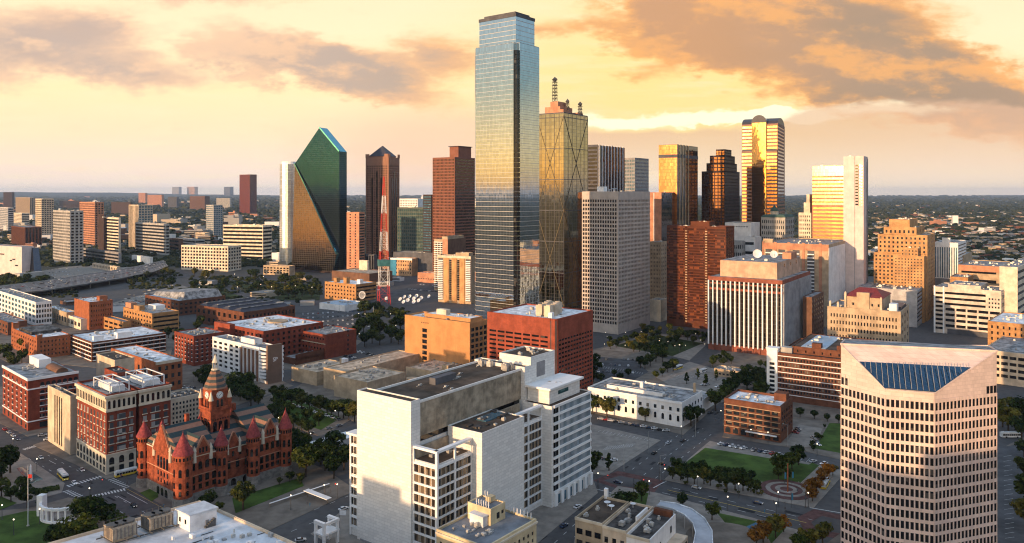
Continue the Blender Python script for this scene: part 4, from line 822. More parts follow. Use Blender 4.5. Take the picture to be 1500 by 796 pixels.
# --- gray banded loft building behind pink tower
def loft():
    B=Bld('white_banded_loft','red brick and white banded loft building with a stair tower, behind the pink tower','building',1139,1262,1285,532,base=604,wall='brick_brown',roof='roof_brown'); h=B.h; L=B.LY; B.vol(par=.8)
    f=B.face('L'); B.fac('L',26,7,.62,.5,m=1,z0=5,z1=h-1.5,d=.4,gl='window')
    for j in range(8): f.box(B.mb('white_bands','trim_white'),0,L,.3,.55,4.5+j*(h-6)/7,4.95+j*(h-6)/7)
    m_=MB(); m_.box(-1.5,5,L-.2,L+7,0,h+3); m_.build('stair_tower',M['trim_white'],B.root); ff=Face((-1.5,L),(0,1),(-1,0),6.8)
    for j in range(8): B.wins.append((ff,3.3,4+j*3.0,3.4,1.8,'window',.04,False))
    m_=MB(); m_.box(-2,5.5,L-.6,L+7.5,h+3,h+3.8); m_.build('tower_cap',M['trim_white'],B.root)
    v_=B.vol(7,B.LX,0,L*.85,h,h+4.5,par=.5); m_=MB(); m_.box(9,B.LX-3,L*.45,L*.75,h+4.6,h+5.0); m_.build('blue_deck',M['roof_blue'],B.root)
    for fr in (.2,.5): m_=MB(); m_.box(8,13,L*fr,L*fr+6,h+4.6,h+8); m_.build('roof_house',M['brick_brown'],B.root)
    for i in range(8): B.win('L',L*(.08+.1*i),h+2,.9,1.6,'window_deep',v=v_)
    m_=MB(); m_.box(4,10,L*.84,L*.98,h,h+4); m_.build('plant_room',M['concrete'],B.root); B.units(5,v=v_); B.done()
loft()
# --- brick 5-storey block
def brick5():
    B=Bld('five_storey_brick_block','brown brick five storey block with a white roof and big windows, by the green lawn','building',1061,1143,1160,599,base=649,wall='brick_brown',roof='roof_white'); h=B.h; L=B.LY; X=B.LX=max(B.LX,24); B.vol(par=1.4)
    B.fac('L',7,4,.78,.62,m=.7,z0=5,z1=h-1.8,d=.45,gl='window'); B.fac('R',5,4,.7,.62,m=.7,z0=5,z1=h-1.8,d=.45,gl='window')
    f=B.face('L')
    for i in range(7): B.win('L',L*(i+.5)/7,2.6,L/7*.66,3.4,'window',d=.5,arch=True)
    f.box(B.mb('canopy','trim_white'),L*.05,L*.6,.4,2.2,3.4,3.8)
    for j in range(5): f.box(B.mb('sill_bands','tan'),0,L,.3,.58,4.6+j*(h-6.8)/4,4.9+j*(h-6.8)/4)
    m_=MB(); m_.box(X-9,X-2,1,8,h,h+4.5); m_.build('roof_house',M['brick_brown'],B.root); B.units(9,big=2); B.done()
brick5()
# --- low white building with arched windows
def white_low():
    B=Bld('white_arched_building','low long white building with arched windows and a cluttered gray roof, beside parked cars','building',861,999,1016,592,base=627,wall='white',roof='roof_gray'); h=B.h; L=B.LY; B.LX=X=max(B.LX,34); B.vol(par=1)
    for i in range(13):
        u_=L*(i+.5)/13; B.win('L',u_,h-4.0,1.7,2.2,'window'); B.win('L',u_,h-9.3,1.6,3.6,'window_deep',arch=True)
    for i in range(7): u_=X*(i+.5)/7; B.win('R',u_,h-4.0,1.5,2.2); B.win('R',u_,h-9.3,1.5,3.4,arch=True)
    B.face('L').box(B.mb('cornice','trim_white'),0,L,-.02,.35,h-.4,h+.2); B.face('L').box(B.mb('cornice','trim_white'),0,L,-.02,.25,h-6.3,h-6.0)
    v_=B.vol(X+.5,X+26,2,L*.8,0,h-7,par=.6); B.vol(8,12,L*.25,L*.85,h,h+2.2,par=.2); m_=MB(); m_.box(14,16,L*.5,L*.5+2,h,h+6); m_.build('chimney',M['white'],B.root); m_=MB(); m_.box(X-4,X-2.6,L*.05,L*.05+1.4,h,h+6); m_.build('flue',M['tan'],B.root)
    B.units(16,big=2.4); B.units(14,v=v_,big=2.4,seed=5); B.done()
white_low()
simple('small_station_house','small flat roofed station house among dark trees, before the white striped cube','building',1046,1098,1106,548,'tan',base=558,fl=fd(9,1,.6,.5,z0=1,z1=3.5,d=.2),roof='roof_gray',units=5,big=1.6)
# --- red jail block
def red_block():
    B=Bld('red_grid_block','massive brick red block with rows of small window slots and tan rooftop chillers','building',714,815,868,470,base=602,wall='red_wall',a=35,roof='roof_white'); h=B.h; L=B.LY; X=B.LX; B.vol(par=1.0)
    z1=B.zpx(493)
    B.fac('L',7,15,.82,.44,u0=4.5,u1=L,m=1.4,z0=3,z1=z1,d=.3,gl='window_deep',bot=0,lo=.6); B.fac('R',12,15,.76,.44,u0=1.2,m=1.0,z0=3,z1=z1-2,d=.3,gl='window_deep',bot=0,lo=.6)
    f=B.face('L'); f.box(B.mb('corner_pier','red_wall'),.6,3.4,-.02,.9,0,h+.8); f.box(B.mb('dark_slot','gray_dark'),3.4,4.49,-.02,.1,0,h-.5); f.box(B.mb('dark_slot','gray_dark'),0,.6,-.02,.1,0,h-.5)  # dark gray strips on both sides of the corner pier
    for i,(x,y) in enumerate(((8,10),(14,10),(8,16.5),(14,16.5),(20,12),(20,19),(26,14),(26,21))):
        m_=MB(); m_.box(x,x+4.6,y,y+5,h+1.2,h+7.6); m_.box(x+.2,x+4.4,y+.2,y+4.8,h+.1,h+1.2); m_.cone(x+2.3,y+2.5,1.8,1.8,h+7.6,h+8.2,12); m_.build('chiller',M['tan_light'],B.root)
    m_=MB(); m_.box(4,7,6,9,h,h+4); m_.build('stair_house',M['white'],B.root); B.units(6); B.done()
mat('red_wall',(.29,.070,.040),brick=(1.2,.45,.8,.02),streak=.25); red_block()
# --- tan block left of it
def tan_block():
    B=Bld('orange_tan_block','blank orange tan block with one column of windows, left of the brick red block','building',593,688,714,476,base=560,wall='brick_gold',a=36,roof='roof_white'); h=B.h; L=B.LY; B.vol(par=1.4)
    B.fac('R',4,9,.76,.64,m=.6,z0=3,z1=h-2,d=.5,gl='window'); f=B.face('L')
    for j in range(9): B.win('L',B.uL(622),h-9-j*4.4,4.8,3.0,'window_deep')
    for i in range(4): B.win('L',B.uL(618+3*i),h-3,.8,1.0)
    B.vol(5,B.LX-2,L*.05,L*.75,h,h+3.2,par=.5); m_=MB(); m_.box(8,13,L*.45,L*.6,h+3,h+7.5); m_.build('lift_house',M['cream'],B.root); B.units(9); B.done()
mat('brick_gold',(.47,.235,.095),var=.1,streak=.2); tan_block()
# --- low salmon building and hotel towers
simple('low_salmon_warehouse','low salmon brick warehouse with a row of small windows, left of the orange hotel towers','building',612,655,662,402,'salmon',base=416,fl=fd(12,1,.5,.35,z0=4,z1=8),units=3,a=25)
def hotel(nm,lab,L,C,Rr,top,base,panel):
    B=Bld(nm,lab,'hotel',L,C,Rr,top,base=base,wall='tan',a=26); h=B.h; l=B.LY; B.vol(par=1); f=B.face('L'); n=22
    if panel:
        for c_ in (.08,.92): 
            u_=l*c_
            for j in range(n): f.box(B.mb('balcony','trim_white'),u_-l*.07,u_+l*.07,.1,1.3,4+j*(h-8)/n,5.2+j*(h-8)/n)
            f.box(B.mb('recess','gray_dark'),u_-l*.075,u_+l*.075,-.02,.1,3,h-3)
        for c_ in (.26,.5,.74): f.box(B.mb('orange_pier','gold_brick'),l*c_-l*.075,l*c_+l*.075,-.02,1.1,0,h-2)
        for c_ in (.38,.62):
            for j in range(n): B.win('L',l*c_,5+j*(h-8)/n,l*.07,2.0,'window_deep')
        f.box(B.mb('top_band','cream'),0,l,-.02,1.2,h-2,h+1.1)
    else:
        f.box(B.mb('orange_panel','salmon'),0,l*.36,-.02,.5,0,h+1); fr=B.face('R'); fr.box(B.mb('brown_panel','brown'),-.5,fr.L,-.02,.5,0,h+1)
        for j in range(n):
            for i in range(3): B.win('L',l*(.45+.2*i),4+j*(h-6)/n,l*.1,1.9,'window_deep'); 
            f.box(B.mb('balcony','trim_white'),l*.38,l,.05,.9,5.2+j*(h-6)/n,6.2+j*(h-6)/n)
    B.vol(3,max(5,B.LX-2),l*.1,l*.5,h,h+4); B.done()
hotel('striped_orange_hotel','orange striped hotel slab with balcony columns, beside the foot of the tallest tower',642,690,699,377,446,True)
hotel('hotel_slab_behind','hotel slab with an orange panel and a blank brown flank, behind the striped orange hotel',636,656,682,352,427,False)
simple('mural_building','white roofed warehouse, sunlit orange with blue painted corner, right of the red and white mast','building',572,603.7,612,380,'salmon_light',base=405,roof='roof_white',a=26,fl=fd(9,4,.4,.4,m=1,z0=2,z1=None,d=.2,gl='window_deep'),extra=lambda B:[B.face('L').box(B.mb('blue_mural','mural_blue'),B.LY*.72,B.LY,-.02,.5,0,B.h-1),B.face('L').box(B.mb('white_fascia','trim_white'),0,B.LY,-.02,.55,B.h-2,B.h+1)]) if [mat('salmon_light',(.5,.3,.16)),mat('mural_blue',(.05,.22,.36))] else None
simple('teal_grid_tower','dark teal gridded office tower, between the pyramid tower and the brown tower',OT,582,622,629,305,'teal_wall',Y=1420,fl=fd(13,17,.7,.66,m=.6,d=.7,gl='window_teal'),fr=fd(5,17,.7,.66,d=.7,gl='window_teal'),a=22,units=4,big=5,minpx=2.0) if mat('teal_wall',(.10,.12,.10)) else None
simple('pale_top_block','pale stepped block whose top shows above the teal gridded tower','building',582,612,622,292,'white',Y=1650,fl=fd(8,24,.5,.4,gl='window_deep'),a=22)
simple('dark_banded_tower','narrow dark banded tower wedged left of the brown office tower',OT,620,632,636,286,'brown_dark',Y=1350,fl=fd(1,30,1,.5,m=.5,gl='window_blue'))
simple('dark_podium','long dark low podium building at the foot of the brown office tower','building',576,634,648,372,'gray_dark',Y=1330,a=24,roof='roof_tan',units=4)
simple('salmon_slab','narrow salmon slab tower with balcony strips, right of the green prism tower','building',508,526,534,312,'salmon',Y=1330,a=28,fl=fd(2,22,.25,.5,m=2,gl='window_deep'),fr=fd(1,22,1,.5,m=.5,gl='window_deep'))
simple('white_finned_office','low dark office with white vertical fins, right of the salmon slab','building',532,548,552,374,'gray_dark',Y=1340,a=25,fl=fd(4,1,.6,1,z0=2,gl='window_deep'))
simple('cream_cube','small cream cube building beside the red and white mast','building',526,538,541,383,'cream',Y=1240,a=28)
simple('flat_roofed_store','low flat roofed store with a tan roof, left of the red and white mast','building',486,541,575,402,'brown',Y=1180,a=34,roof='roof_tan',units=4)
simple('orange_loft_block','bright orange brick loft with white roof cubes, left of the red and white mast','building',476,521.5,551,418,'brick_tan',base=443,a=36,roof='roof_white',fl=fd(10,4,.42,.4,m=1,z0=1.5,d=.25,gl='window_deep'),fr=fd(1,4,1,.45,m=.8,z0=1.5,d=.3,gl='window_deep'),extra=lambda B:[[m_.build(n,M[q],B.root) for m_,n,q in [(MB(),'penthouse_'+'room',q)] if not m_.box(x,x+6,B.uL(px),B.uL(px)+6,B.h,B.h+hh)] for px,x,hh,q in ((488,6,6,'brick_tan'),(505,3,8,'brick_tan'),(519,10,6,'trim_white'))])
simple('blue_roofed_shed','low shed with a pale blue roof, in front of the orange brick loft','building',468,505,538,449,'white',base=457,a=34,roof='roof_blue',units=3,big=3)
# ---------------------------------------------------------------- near buildings
# ===== pink octagonal tower at right
def pink_tower():
    def at(px,Y): return Vector(((px-CX)*Y/F,Y))
    Y0=288.0; A=at(1297,Y0); a=R(21)
    def hit(P,ang,px):   # ang measured from the view axis, to the right positive
        d=Vector((math.sin(ang),math.cos(ang))); k_=(px-CX)/F; return P+d*((k_*P.y-P.x)/(d.x-k_*d.y))
    Bp=hit(A,R(180-69),1368.6); Lp=hit(A,R(-27),1232); Rp=hit(Bp,R(71),1460)
    o=empty('pink_octagonal_tower',(A.x,A.y,0),0,'pink stone tower with dark slot windows and a slanted skylight top, right foreground','office tower')
    P=[Vector(q)-A for q in (Lp,A,Bp,Rp)]
    mid=(Bp-A).normalized(); back=Vector((-mid.y,mid.x)); 
    if back.y<0: back=-back
    dp=38; u7=Vector((math.sin(R(27)),math.cos(R(27)))); u4=Vector((math.sin(R(25)),math.cos(R(25)))); P+= [P[3]+u4*22, P[3]+u4*22+Vector((-9,13)), P[0]+u7*22+Vector((17,10)), P[0]+u7*22]
    zt=lambda py,q: Zat(py,A.y+q.y)
    zA=zt(571,P[1]); zB=zt(577,P[2]); zL=zt(503,P[0]); zR=zt(517,P[3]); zc=(zL+zR)/2
    zb_=zc-4.5; tops=[zc,zA,zA,zc,zc-2,zb_,zb_,zc-2]
    # wall body up to the sloping eaves: plan prism with sloped cut; the cut plane runs from the middle face's top back to the crown line P0-P3
    mb=MB(); n=8; mb.v=[(p.x,p.y,0) for p in P]+[(p.x,p.y,tops[i]) for i,p in enumerate(P)]
    for i in range(n): j=(i+1)%n; mb.f.append((i,j,n+j,n+i)); mb.mi.append(0)
    mb.f.append((n+1,n+2,n+3,n+0)); mb.mi.append(0)
    mb.f.append((n+3,n+4,n+5,n+6,n+7,n+0)); mb.mi.append(1)
    mb.build('wall',[M['pink_stone'],M['roof_gray']],o)
    # raised coping round the sloped cut and the roof well behind it
    cp=MB(); V=lambda i,dz=0: Vector((P[i].x,P[i].y,tops[i]+dz))
    for i,j in ((0,1),(1,2),(2,3)): cp.bar(V(i),V(j),.5)
    for i in range(3,8): cp.bar(V(i,.2),V((i+1)%8,.2),.6)
    cp.bar(V(3,.2),V(0,.2),.6); cp.build('coping',M['pink_stone'],o)
    # skylight lies in the sloped plane
    a1,b1,c1,d1=V(1),V(2),V(3),V(0); nrm=(b1-a1).cross(d1-a1).normalized(); nrm=nrm if nrm.z>0 else -nrm
    def sl(s_,t_): lo=a1.lerp(b1,s_); hi=d1.lerp(c1,s_); return lo.lerp(hi,t_)
    q=[sl(.01,.03),sl(.99,.03),sl(.985,.60),sl(.012,.60)]
    mb=MB(); mb.hexa([tuple(p+nrm*.02) for p in q]+[tuple(p+nrm*.35) for p in q]); sk=mb.build('skylight',M['glass_skylight'],o)
    gl=MB()
    ex=(q[1]-q[0]).normalized(); ey=nrm.cross(ex); O=q[0]; P2=[((p-O).dot(ex),(p-O).dot(ey)) for p in q]
    if P2[3][1]<0: ey=-ey; P2=[((p-O).dot(ex),(p-O).dot(ey)) for p in q]
    yt=min(P2[2][1],P2[3][1]); n=20
    for i in range(1,n):
        x=P2[3][0]+(P2[2][0]-P2[3][0])*i/n; tp=P2[3][1]+(P2[2][1]-P2[3][1])*i/n
        y0=0 if 0<=x<=P2[1][0] else (tp*(-x)/(-P2[3][0]) if x<0 else tp*(x-P2[1][0])/(P2[2][0]-P2[1][0]))
        if tp-y0>.6: gl.bar(O+ex*x+ey*(y0+.2)+nrm*.4,O+ex*x+ey*(tp-.1)+nrm*.4,.16)
    gl.build('glazing_bars',M['gray'],sk)
    # windows: recessed slots between piers; built as lattice in front of a dark wall
    fcs=[face2(P[0],P[1]),face2(P[1],P[2]),face2(P[2],P[3])]; fh=4.05; z_top=zA-2.2; nfl=16
    wl=MB(); cand=[]
    for fi,f in enumerate(fcs):
        nb=(11,10,17)[fi]; bw=f.L/nb; w=bw*.68; hh=fh*.68
        topf=lambda u_: (tops[0]+(tops[1]-tops[0])*u_/f.L) if fi==0 else (zA if fi==1 else tops[2]+(tops[3]-tops[2])*u_/f.L)
        for j in range(-1,nfl):
            zb=z_top-(j+1)*fh
            for i in range(nb):
                u_=(i+.5)*bw
                if topf(u_)-2.0<zb+hh: continue
                if j<0 and not((fi==0 and i<2) or (fi==2 and i>=nb-3)): continue
                cand.append((f,u_,zb+hh/2,w,hh))
            # spandrel strip over the windows of this floor
        for j in range(0,nfl+1):
            zb=z_top-j*fh; f.box(wl,.02,f.L-.02,-.02,.20,zb-fh+hh,zb) if j<nfl else None
        for i in range(nb+1):
            u0=max(.0,(i-.5)*bw+w/2); u1=min(f.L,(i+.5)*bw-w/2)
            f.box(wl,u0,u1,-.02,.24,0,z_top-.02)
        if fi==0: 
            for i in range(nb+1):
                u0=max(0,(i-.5)*bw+w/2); u1=min(f.L,(i+.5)*bw-w/2)
                if i<3: f.box(wl,u0,u1,-.02,.24,z_top,z_top+fh)
    wl.build('window_grid',M['pink_stone'],o)
    cand.sort(key=lambda c:-(c[2])); rest=MB()
    for k_,(f,u_,zc_,w,hh) in enumerate(cand):
        if k_<100: lp=f.pt(u_,.04,zc_); inst(wmesh(w+.04,hh+.04,M['window_deep']),'window',o,lp,math.atan2(f.e.y,f.e.x))
        else: f.box(rest,u_-w/2-.02,u_+w/2+.02,-.02,.1,zc_-hh/2-.02,zc_+hh/2+.02)
    r_=rest.build('window',M['window_deep'],o); r_['kind']='stuff'
    mb=MB(); c_=sum((Vector((p.x,p.y)) for p in P[3:]+P[:1]),Vector((0,0)))/6
    mb.prism([(c_.x+(p.x-c_.x)*.6,c_.y+(p.y-c_.y)*.5) for p in P[3:]+P[:1]],zc-8,zc-3); mb.build('roof_deck',M['roof_gray'],o)
glassmat('glass_skylight',(.07,.13,.18),cell=(2.2,50),line=.02,linecol=(.1,.12,.14),wob=.02); pink_tower()
# ===== white stone county courts in the centre foreground
def courts():
    B=Bld('white_stone_courts','big white stone courts building of blank slabs and gridded window bays, centre foreground','courthouse',523,602,617,591,Y=301,a=36,wall='stone_panel',roof='roof_brown',LX=5.3); h=B.h; LY=B.LY
    sA=B.vol(0,5.3,0,LY,0,h,par=.6)
    sE=B.vol(75,80,-1.5,LY-2,0,h,par=.6)
    # main hall between the slabs: brown concrete band above, dark recess below
    m_=MB(); m_.box(5.35,74.95,1.2,LY-4,0,h-17); m_.build('inner_hall',M['stone_panel'],B.root); m_=MB(); m_.box(5.35,74.95,1.6,LY-4,h-17,h-14.5); m_.build('clerestory_strip',M['window_deep'],B.root)
    m_=MB(); m_.box(5.35,74.95,.6,LY-3,h-14.5,h-1.2); m_.build('upper_hall',M['stone_brown'],B.root)
    m_=MB(); m_.box(5.35,74.95,.35,.95,h-1.2,h-.2); m_.box(5.35,74.95,LY-3.6,LY-3,h-1.2,h-.2); m_.build('coping',M['stone_panel'],B.root)
    m_=MB(); m_.box(5.4,74.9,.96,LY-3.61,h-1.25,h-1.05); m_.build('gravel_roof',M['roof_brown'],B.root)
    m_=MB(); m_.box(30,44,14,17.5,h-1.1,h+1.8); m_.build('roof_plant',M['gray_dark'],B.root)
    for i in range(8): m_=MB(); x=rnd.uniform(20,70); y=rnd.uniform(3,22); m_.box(x,x+rnd.uniform(.8,2.2),y,y+rnd.uniform(.6,1.5),h-1.1,h-.3); m_.bar((x-1.5,y,h-.8),(x+2.5,y+.5,h-.8),.25); m_.build('roof_vent',M['metal'],B.root)
    for i,(x,y) in enumerate(((70,20),(71.5,16),(72,4),(70.5,6.5),(69,4.5))): m_=MB(); m_.box(x,x+2.2,y,y+2.4,h-1.1,h+1.6); m_.cone(x+1.1,y+1.2,.8,.8,h+1.6,h+2.2,10); m_.build('cooling_unit',M['metal'],B.root)
    # blank stone block in front
    sD=B.vol(22.3,51.7,-17.7,.3,0,46.4,par=.5)
    for i in range(9): m_=MB(); x=24+rnd.uniform(0,25); y=-16+rnd.uniform(0,13); m_.box(x,x+rnd.uniform(1,4),y,y+rnd.uniform(.8,2),46.4,47.3); m_.build('roof_vent',M['roof_dark'],B.root)
    m_=MB(); m_.box(36,50,-9,-3,46.4,46.9); m_.build('skylight',M['window_blue'],B.root)
    # gridded bays
    def bay(x0,x1,y0,y1,zt,left,nL,nR):
        v_=B.vol(x0,x1,y0,y1,0,zt-5.5,roof=True,par=.2,core=False); m_=MB(); m_.box(x0,x1,y0,y1,0,zt-5.6); m_.build('bay_core',M['stone_panel'],B.root)
        nf=9; z0=3.2
        for sd,nb in ((('L',nL),) if left else ())+(('R',nR),):
            f=B.face(sd,v_); fh=(zt-6.2-z0)/nf
            for j in range(nf+1): f.box(B.mb('frame#%d'%x0,'trim_white'),-.5 if sd=='R' else 0,f.L,-.02,.5,z0+j*fh-.75,z0+j*fh+.05)
            for i in range(nb+1):
                u_=f.L*i/nb; f.box(B.mb('frame#%d'%x0,'trim_white'),max(-.56 if sd=='R' else 0,u_-.45),min(f.L,u_+.45),-.02,.56,0,zt-.9)
            for j in range(nf):
                for i in range(nb*4):
                    wv=f.L/(nb*4); B.wins.append((f,(i+.5)*wv,z0+(j+.5)*fh-.35,wv*.62,fh*.78,'window_slot',.05,False))
                for i in range(nb*4+1): u_=f.L*i/(nb*4); f.box(B.mb('bronze_fins','stone_fin'),max(0,u_-.22),min(f.L,u_+.22),-.02,.3,z0+j*fh+.06,z0+(j+1)*fh-.76)
            f.box(B.mb('frame#%d'%x0,'trim_white'),-.6 if sd=='R' else 0,f.L,-1.3,.62,zt-.9,zt)
        m_=MB(); m_.box(x0+1,x1-.5,y1-.6,y1,zt-5.4,zt-1.2); m_.build('terrace_glazing',M['stone_brown'],B.root)
    bay(1.5,22.2,-12.1,-.05,44.2,True,1,2); bay(51.75,73.2,-12.1,.2,46.2,False,1,2)
    # west strip of windows at the left edge
    v_=B.vol(1.5,5.2,LY+.05,LY+5.5,0,42,roof=False,core=True); f=B.face('L',v_)
    for j in range(10): f.box(B.mb('frame#w','trim_white'),0,f.L,-.02,.5,3.4+j*4.25,4.1+j*4.25)
    for u_ in (.3,f.L-.3): f.box(B.mb('frame#w','trim_white'),u_-.35,u_+.35,-.02,.56,0,42)
    for j in range(9):
        for i in range(3): B.wins.append((f,1.3+i*1.45,6.1+j*4.25,1.0,3.2,'window_slot',.06,False))
    m_=MB(); m_.box(.5,5.8,LY+.05,LY+7,42,42.8); m_.build('canopy_slab',M['trim_white'],B.root)
    # right office wing with slim blue windows
    vG=B.vol(73.3,108.5,-17.7,-1.55,0,45.6,par=.5); f=B.face('R',vG); nfl=10; fh=39/nfl
    for j in range(nfl):
        z=6+j*fh; f.box(B.mb('white_bands','trim_white'),1.5,f.L-.2,-.02,.55,z,z+1.1)
        for i in range(26): B.wins.append((f,7+(f.L-8)*(i+.5)/26,z+1.1+(fh-1.1)/2,.85,fh-1.1,'window_blue',.03,False))
        for i in range(27): u_=7+(f.L-8)*i/26; f.box(B.mb('vertical_fins','fin_white'),u_-.13,u_+.13,-.02,.16,z+1.1,z+fh)
        for i in range(2): B.wins.append((f,2.4+i*2.2,z+1.1+(fh-1.1)/2,1.9,fh-1.3,'window_deep',.03,False))
    for i in range(7): f.box(B.mb('arcade_piers','trim_white'),2+i*5.3,4.2+i*5.3,-.02,.8,0,6); B.wins.append((f,6.2+i*5.0,2.6,2.6,4.2,'window_blue',.03,False))
    f.box(B.mb('white_bands','trim_white'),1.5,f.L-.2,-.02,.56,45,46.1)
    v2=B.vol(77,104,-14,-2,45.6,52,par=.3); B.wins.append((B.face('R',v2),12,49.6,9,1.8,'window_teal',.03,False)); m_=MB(); m_.box(75.5,105.5,-15.5,-1.6,52.3,53.2); m_.build('eaves_slab',M['trim_white'],B.root)
    vF=B.vol(80.05,101,-1.5,17,0,64.5,par=.8); f=B.face('L',vF); f.box(B.mb('louvre','gray'),2,13,-.02,.15,54,61); f=B.face('R',vF); f.box(B.mb('louvre','gray'),5,12,-.02,.15,55,62)
    B.units(4,v=vF,big=1.6)
    # canopy frame at the west entrance
    m_=MB()
    for (x,y) in ((-14,LY+4),(-14,LY+9),(-7,LY+4),(-7,LY+9)): m_.box(x-.5,x+.5,y-.5,y+.5,0,9)
    m_.box(-14.6,-13.4,LY+3.4,LY+9.6,9,10.4); m_.box(-14.6,-6.4,LY+3.4,LY+9.6,5,5.7); m_.box(-7.6,-6.4,LY+3.4,LY+9.6,9,10); m_.box(-13.4,-7.6,LY+3.4,LY+4.4,9,10); m_.build('entrance_frame',M['trim_white'],B.root)
    m_=MB(); m_.box(-.3,.0-.02,3,LY-2,0,.8); m_.build('door_sill',M['gray'],B.root)
    B.done(minpx=1.5)
winmat('window_slot',(.02,.016,.012),(.22,.16,.10),.3); mat('stone_fin',(.36,.27,.18)); mat('fin_white',(.62,.63,.64)); courts()
# ===== red sandstone courthouse with clock tower
def courthouse():
    B=Bld('red_sandstone_courthouse','red sandstone courthouse with conical turrets, striped slate roofs and a clock tower','courthouse',211,268,418,664,base=742,a=40,wall='sandstone_red',roof='slate_stripes'); P=B.P; LX,LY=B.LX,B.LY; he=21.5; root=B.root
    SR,GB,ST='sandstone_red','granite_base','slate_stripes'
    x3=B.uR(324); x4=B.uR(371)
    w=B.w
    def blk(x0,x1,y0,y1,z1): w.box(x0,x1,y0,y1,4.5,z1); B.mb('granite_base#%d'%x0,GB).box(x0-.35,x1+.35,y0-.35,y1+.35,0,4.5); B.mb('cornice#%d'%x0,'trim_stone').box(x0-.3,x1+.3,y0-.3,y1+.3,z1-.55,z1); B.mb('string_course#%d'%x0,'salmon').box(x0-.12,x1+.12,y0-.12,y1+.12,12.2,12.6)
    blk(0,x3-1,0,LY,he); blk(x4+1,LX,0,LY,he); blk(x3-1,x4+1,4,LY-4,he-2)
    # roofs
    rf=MB()
    def gable(x0,x1,y0,y1,z0,z1,axis):
        if axis=='x': ym=(y0+y1)/2; V=[(x0,y0,z0),(x1,y0,z0),(x1,y1,z0),(x0,y1,z0),(x0,ym,z1),(x1,ym,z1)]; Fs=[(0,1,5,4),(2,3,4,5),(0,4,3),(1,2,5)]
        else: xm=(x0+x1)/2; V=[(x0,y0,z0),(x1,y0,z0),(x1,y1,z0),(x0,y1,z0),(xm,y0,z1),(xm,y1,z1)]; Fs=[(0,4,5,3),(1,2,5,4),(0,1,4),(3,5,2)]
        b=len(rf.v); rf.v+=V; rf.f+=[tuple(b+i for i in q) for q in Fs]; rf.mi+=[0]*4
    gable(.3,x3-.6,-.2,LY+.2,he,he+11,'x'); gable(x4+.6,LX-.3,-.2,LY+.2,he,he+11,'x'); gable(x3-2,x4+2,3.6,LY-3.6,he-2,he+7,'x')
    gable((x3-1)*.5-5,(x3-1)*.5+5,-.4,LY/2,he,he+8,'y'); gable((x4+LX)/2-5,(x4+LX)/2+5,-.4,LY/2,he,he+8,'y')
    rf.build('striped_roof',M[ST],root)
    # gable walls with pinnacles
    def gwall(f,uc,wd,z0,z1,th=.7):
        mb=MB(); pts=[(uc-wd/2,z0),(uc+wd/2,z0),(uc+wd/2,z0+1),(uc+.6,z1),(uc-.6,z1),(uc-wd/2,z0+1)]; n=len(pts)
        mb.v=[f.pt(u_,-.4,z) for u_,z in pts]+[f.pt(u_,th,z) for u_,z in pts]; mb.f=[tuple(range(n)),tuple(range(2*n-1,n-1,-1))]+[(i,(i+1)%n,n+(i+1)%n,n+i) for i in range(n)]; mb.mi=[0]*len(mb.f); g=mb.build('gable',M[SR],root)
        cp=MB(); cp.bar(f.pt(uc-wd/2,.3,z0+1.2),f.pt(uc,.3,z1+.4),.8); cp.bar(f.pt(uc+wd/2,.3,z0+1.2),f.pt(uc,.3,z1+.4),.8); cp.build('gable_coping',M['salmon'],g)
        for s_ in (-1,1): pn=MB(); p=f.pt(uc+s_*wd/2,.3,0); pn.cone(p[0],p[1],.9,.75,z0-3,z0+2.2,8); pn.cone(p[0],p[1],.95,.08,z0+2.2,z0+4.6,8); pn.build('pinnacle',M['trim_stone'],g)
    fL=Face((0,0),(0,1),(-1,0),LY); fR=Face((0,0),(1,0),(0,-1),LX)
    gwall(fL,LY*.5,16,he-1,he+11.5,1.0)
    gwall(fR,(x3-1)*.5+.5,8,he,he+8.2); gwall(fR,(x4+LX)/2,8,he,he+8.2)
    fM=Face((x3-1,4),(1,0),(0,-1),x4-x3+2)
    gwall(fM,fM.L/2,6.5,he-2,he+5)
    # turrets
    def turret(x,y,r,ze,zt,base=True):
        t=MB(); t.cone(x,y,r,r,4.5,ze,24); t.cone(x,y,r+.3,r+.3,ze-3.4,ze-3.0,24); t.cone(x,y,r+.35,r+.35,ze-.5,ze,24); tb=t.build('turret',M[SR],root)
        t=MB(); t.cone(x,y,r+.35,r+.35,0,4.5,24); t.build('turret_base',M[GB],tb)
        t=MB(); t.cone(x,y,r+.55,.12,ze,zt,24); t.cone(x,y,.22,.05,zt-.3,zt+1.2,6); t.build('conical_roof',M['tile_dark_red'],tb,smooth=False)
        tw=MB()
        for k_ in range(16):
            an=2*math.pi*k_/16; dx,dy=math.cos(an),math.sin(an)
            if dx>.5 or dy>.6: continue
            for zc,ww,hh in ((7.0,1.1,2.2),(10.6,1.15,2.8),(16.2,1.25,3.6),(ze-1.7,.7,1.5)):
                if k_%2==1 and zc<ze-3: continue
                f=Face((x+dx*r,y+dy*r),(-dy,dx),(dx,dy),1); B.wins.append((f,0,zc,ww,hh,'window_deep',.03,zc<ze-3))
    turret(0,LY,3.1,he+3,he+10); turret(0,0,4.1,he+2.5,he+12); turret(x3,0,2.9,he+2.2,he+10.5); turret(x4,0,3.1,he+2.2,he+11); turret(LX,0,3.1,he+2.2,he+11)
    # windows on the flat walls
    def row(f,us,zs,w_,h_,arch=True):
        for u_ in us:
            for z in zs: B.wins.append((f,u_,z,w_,h_,'window_deep',.03,arch))
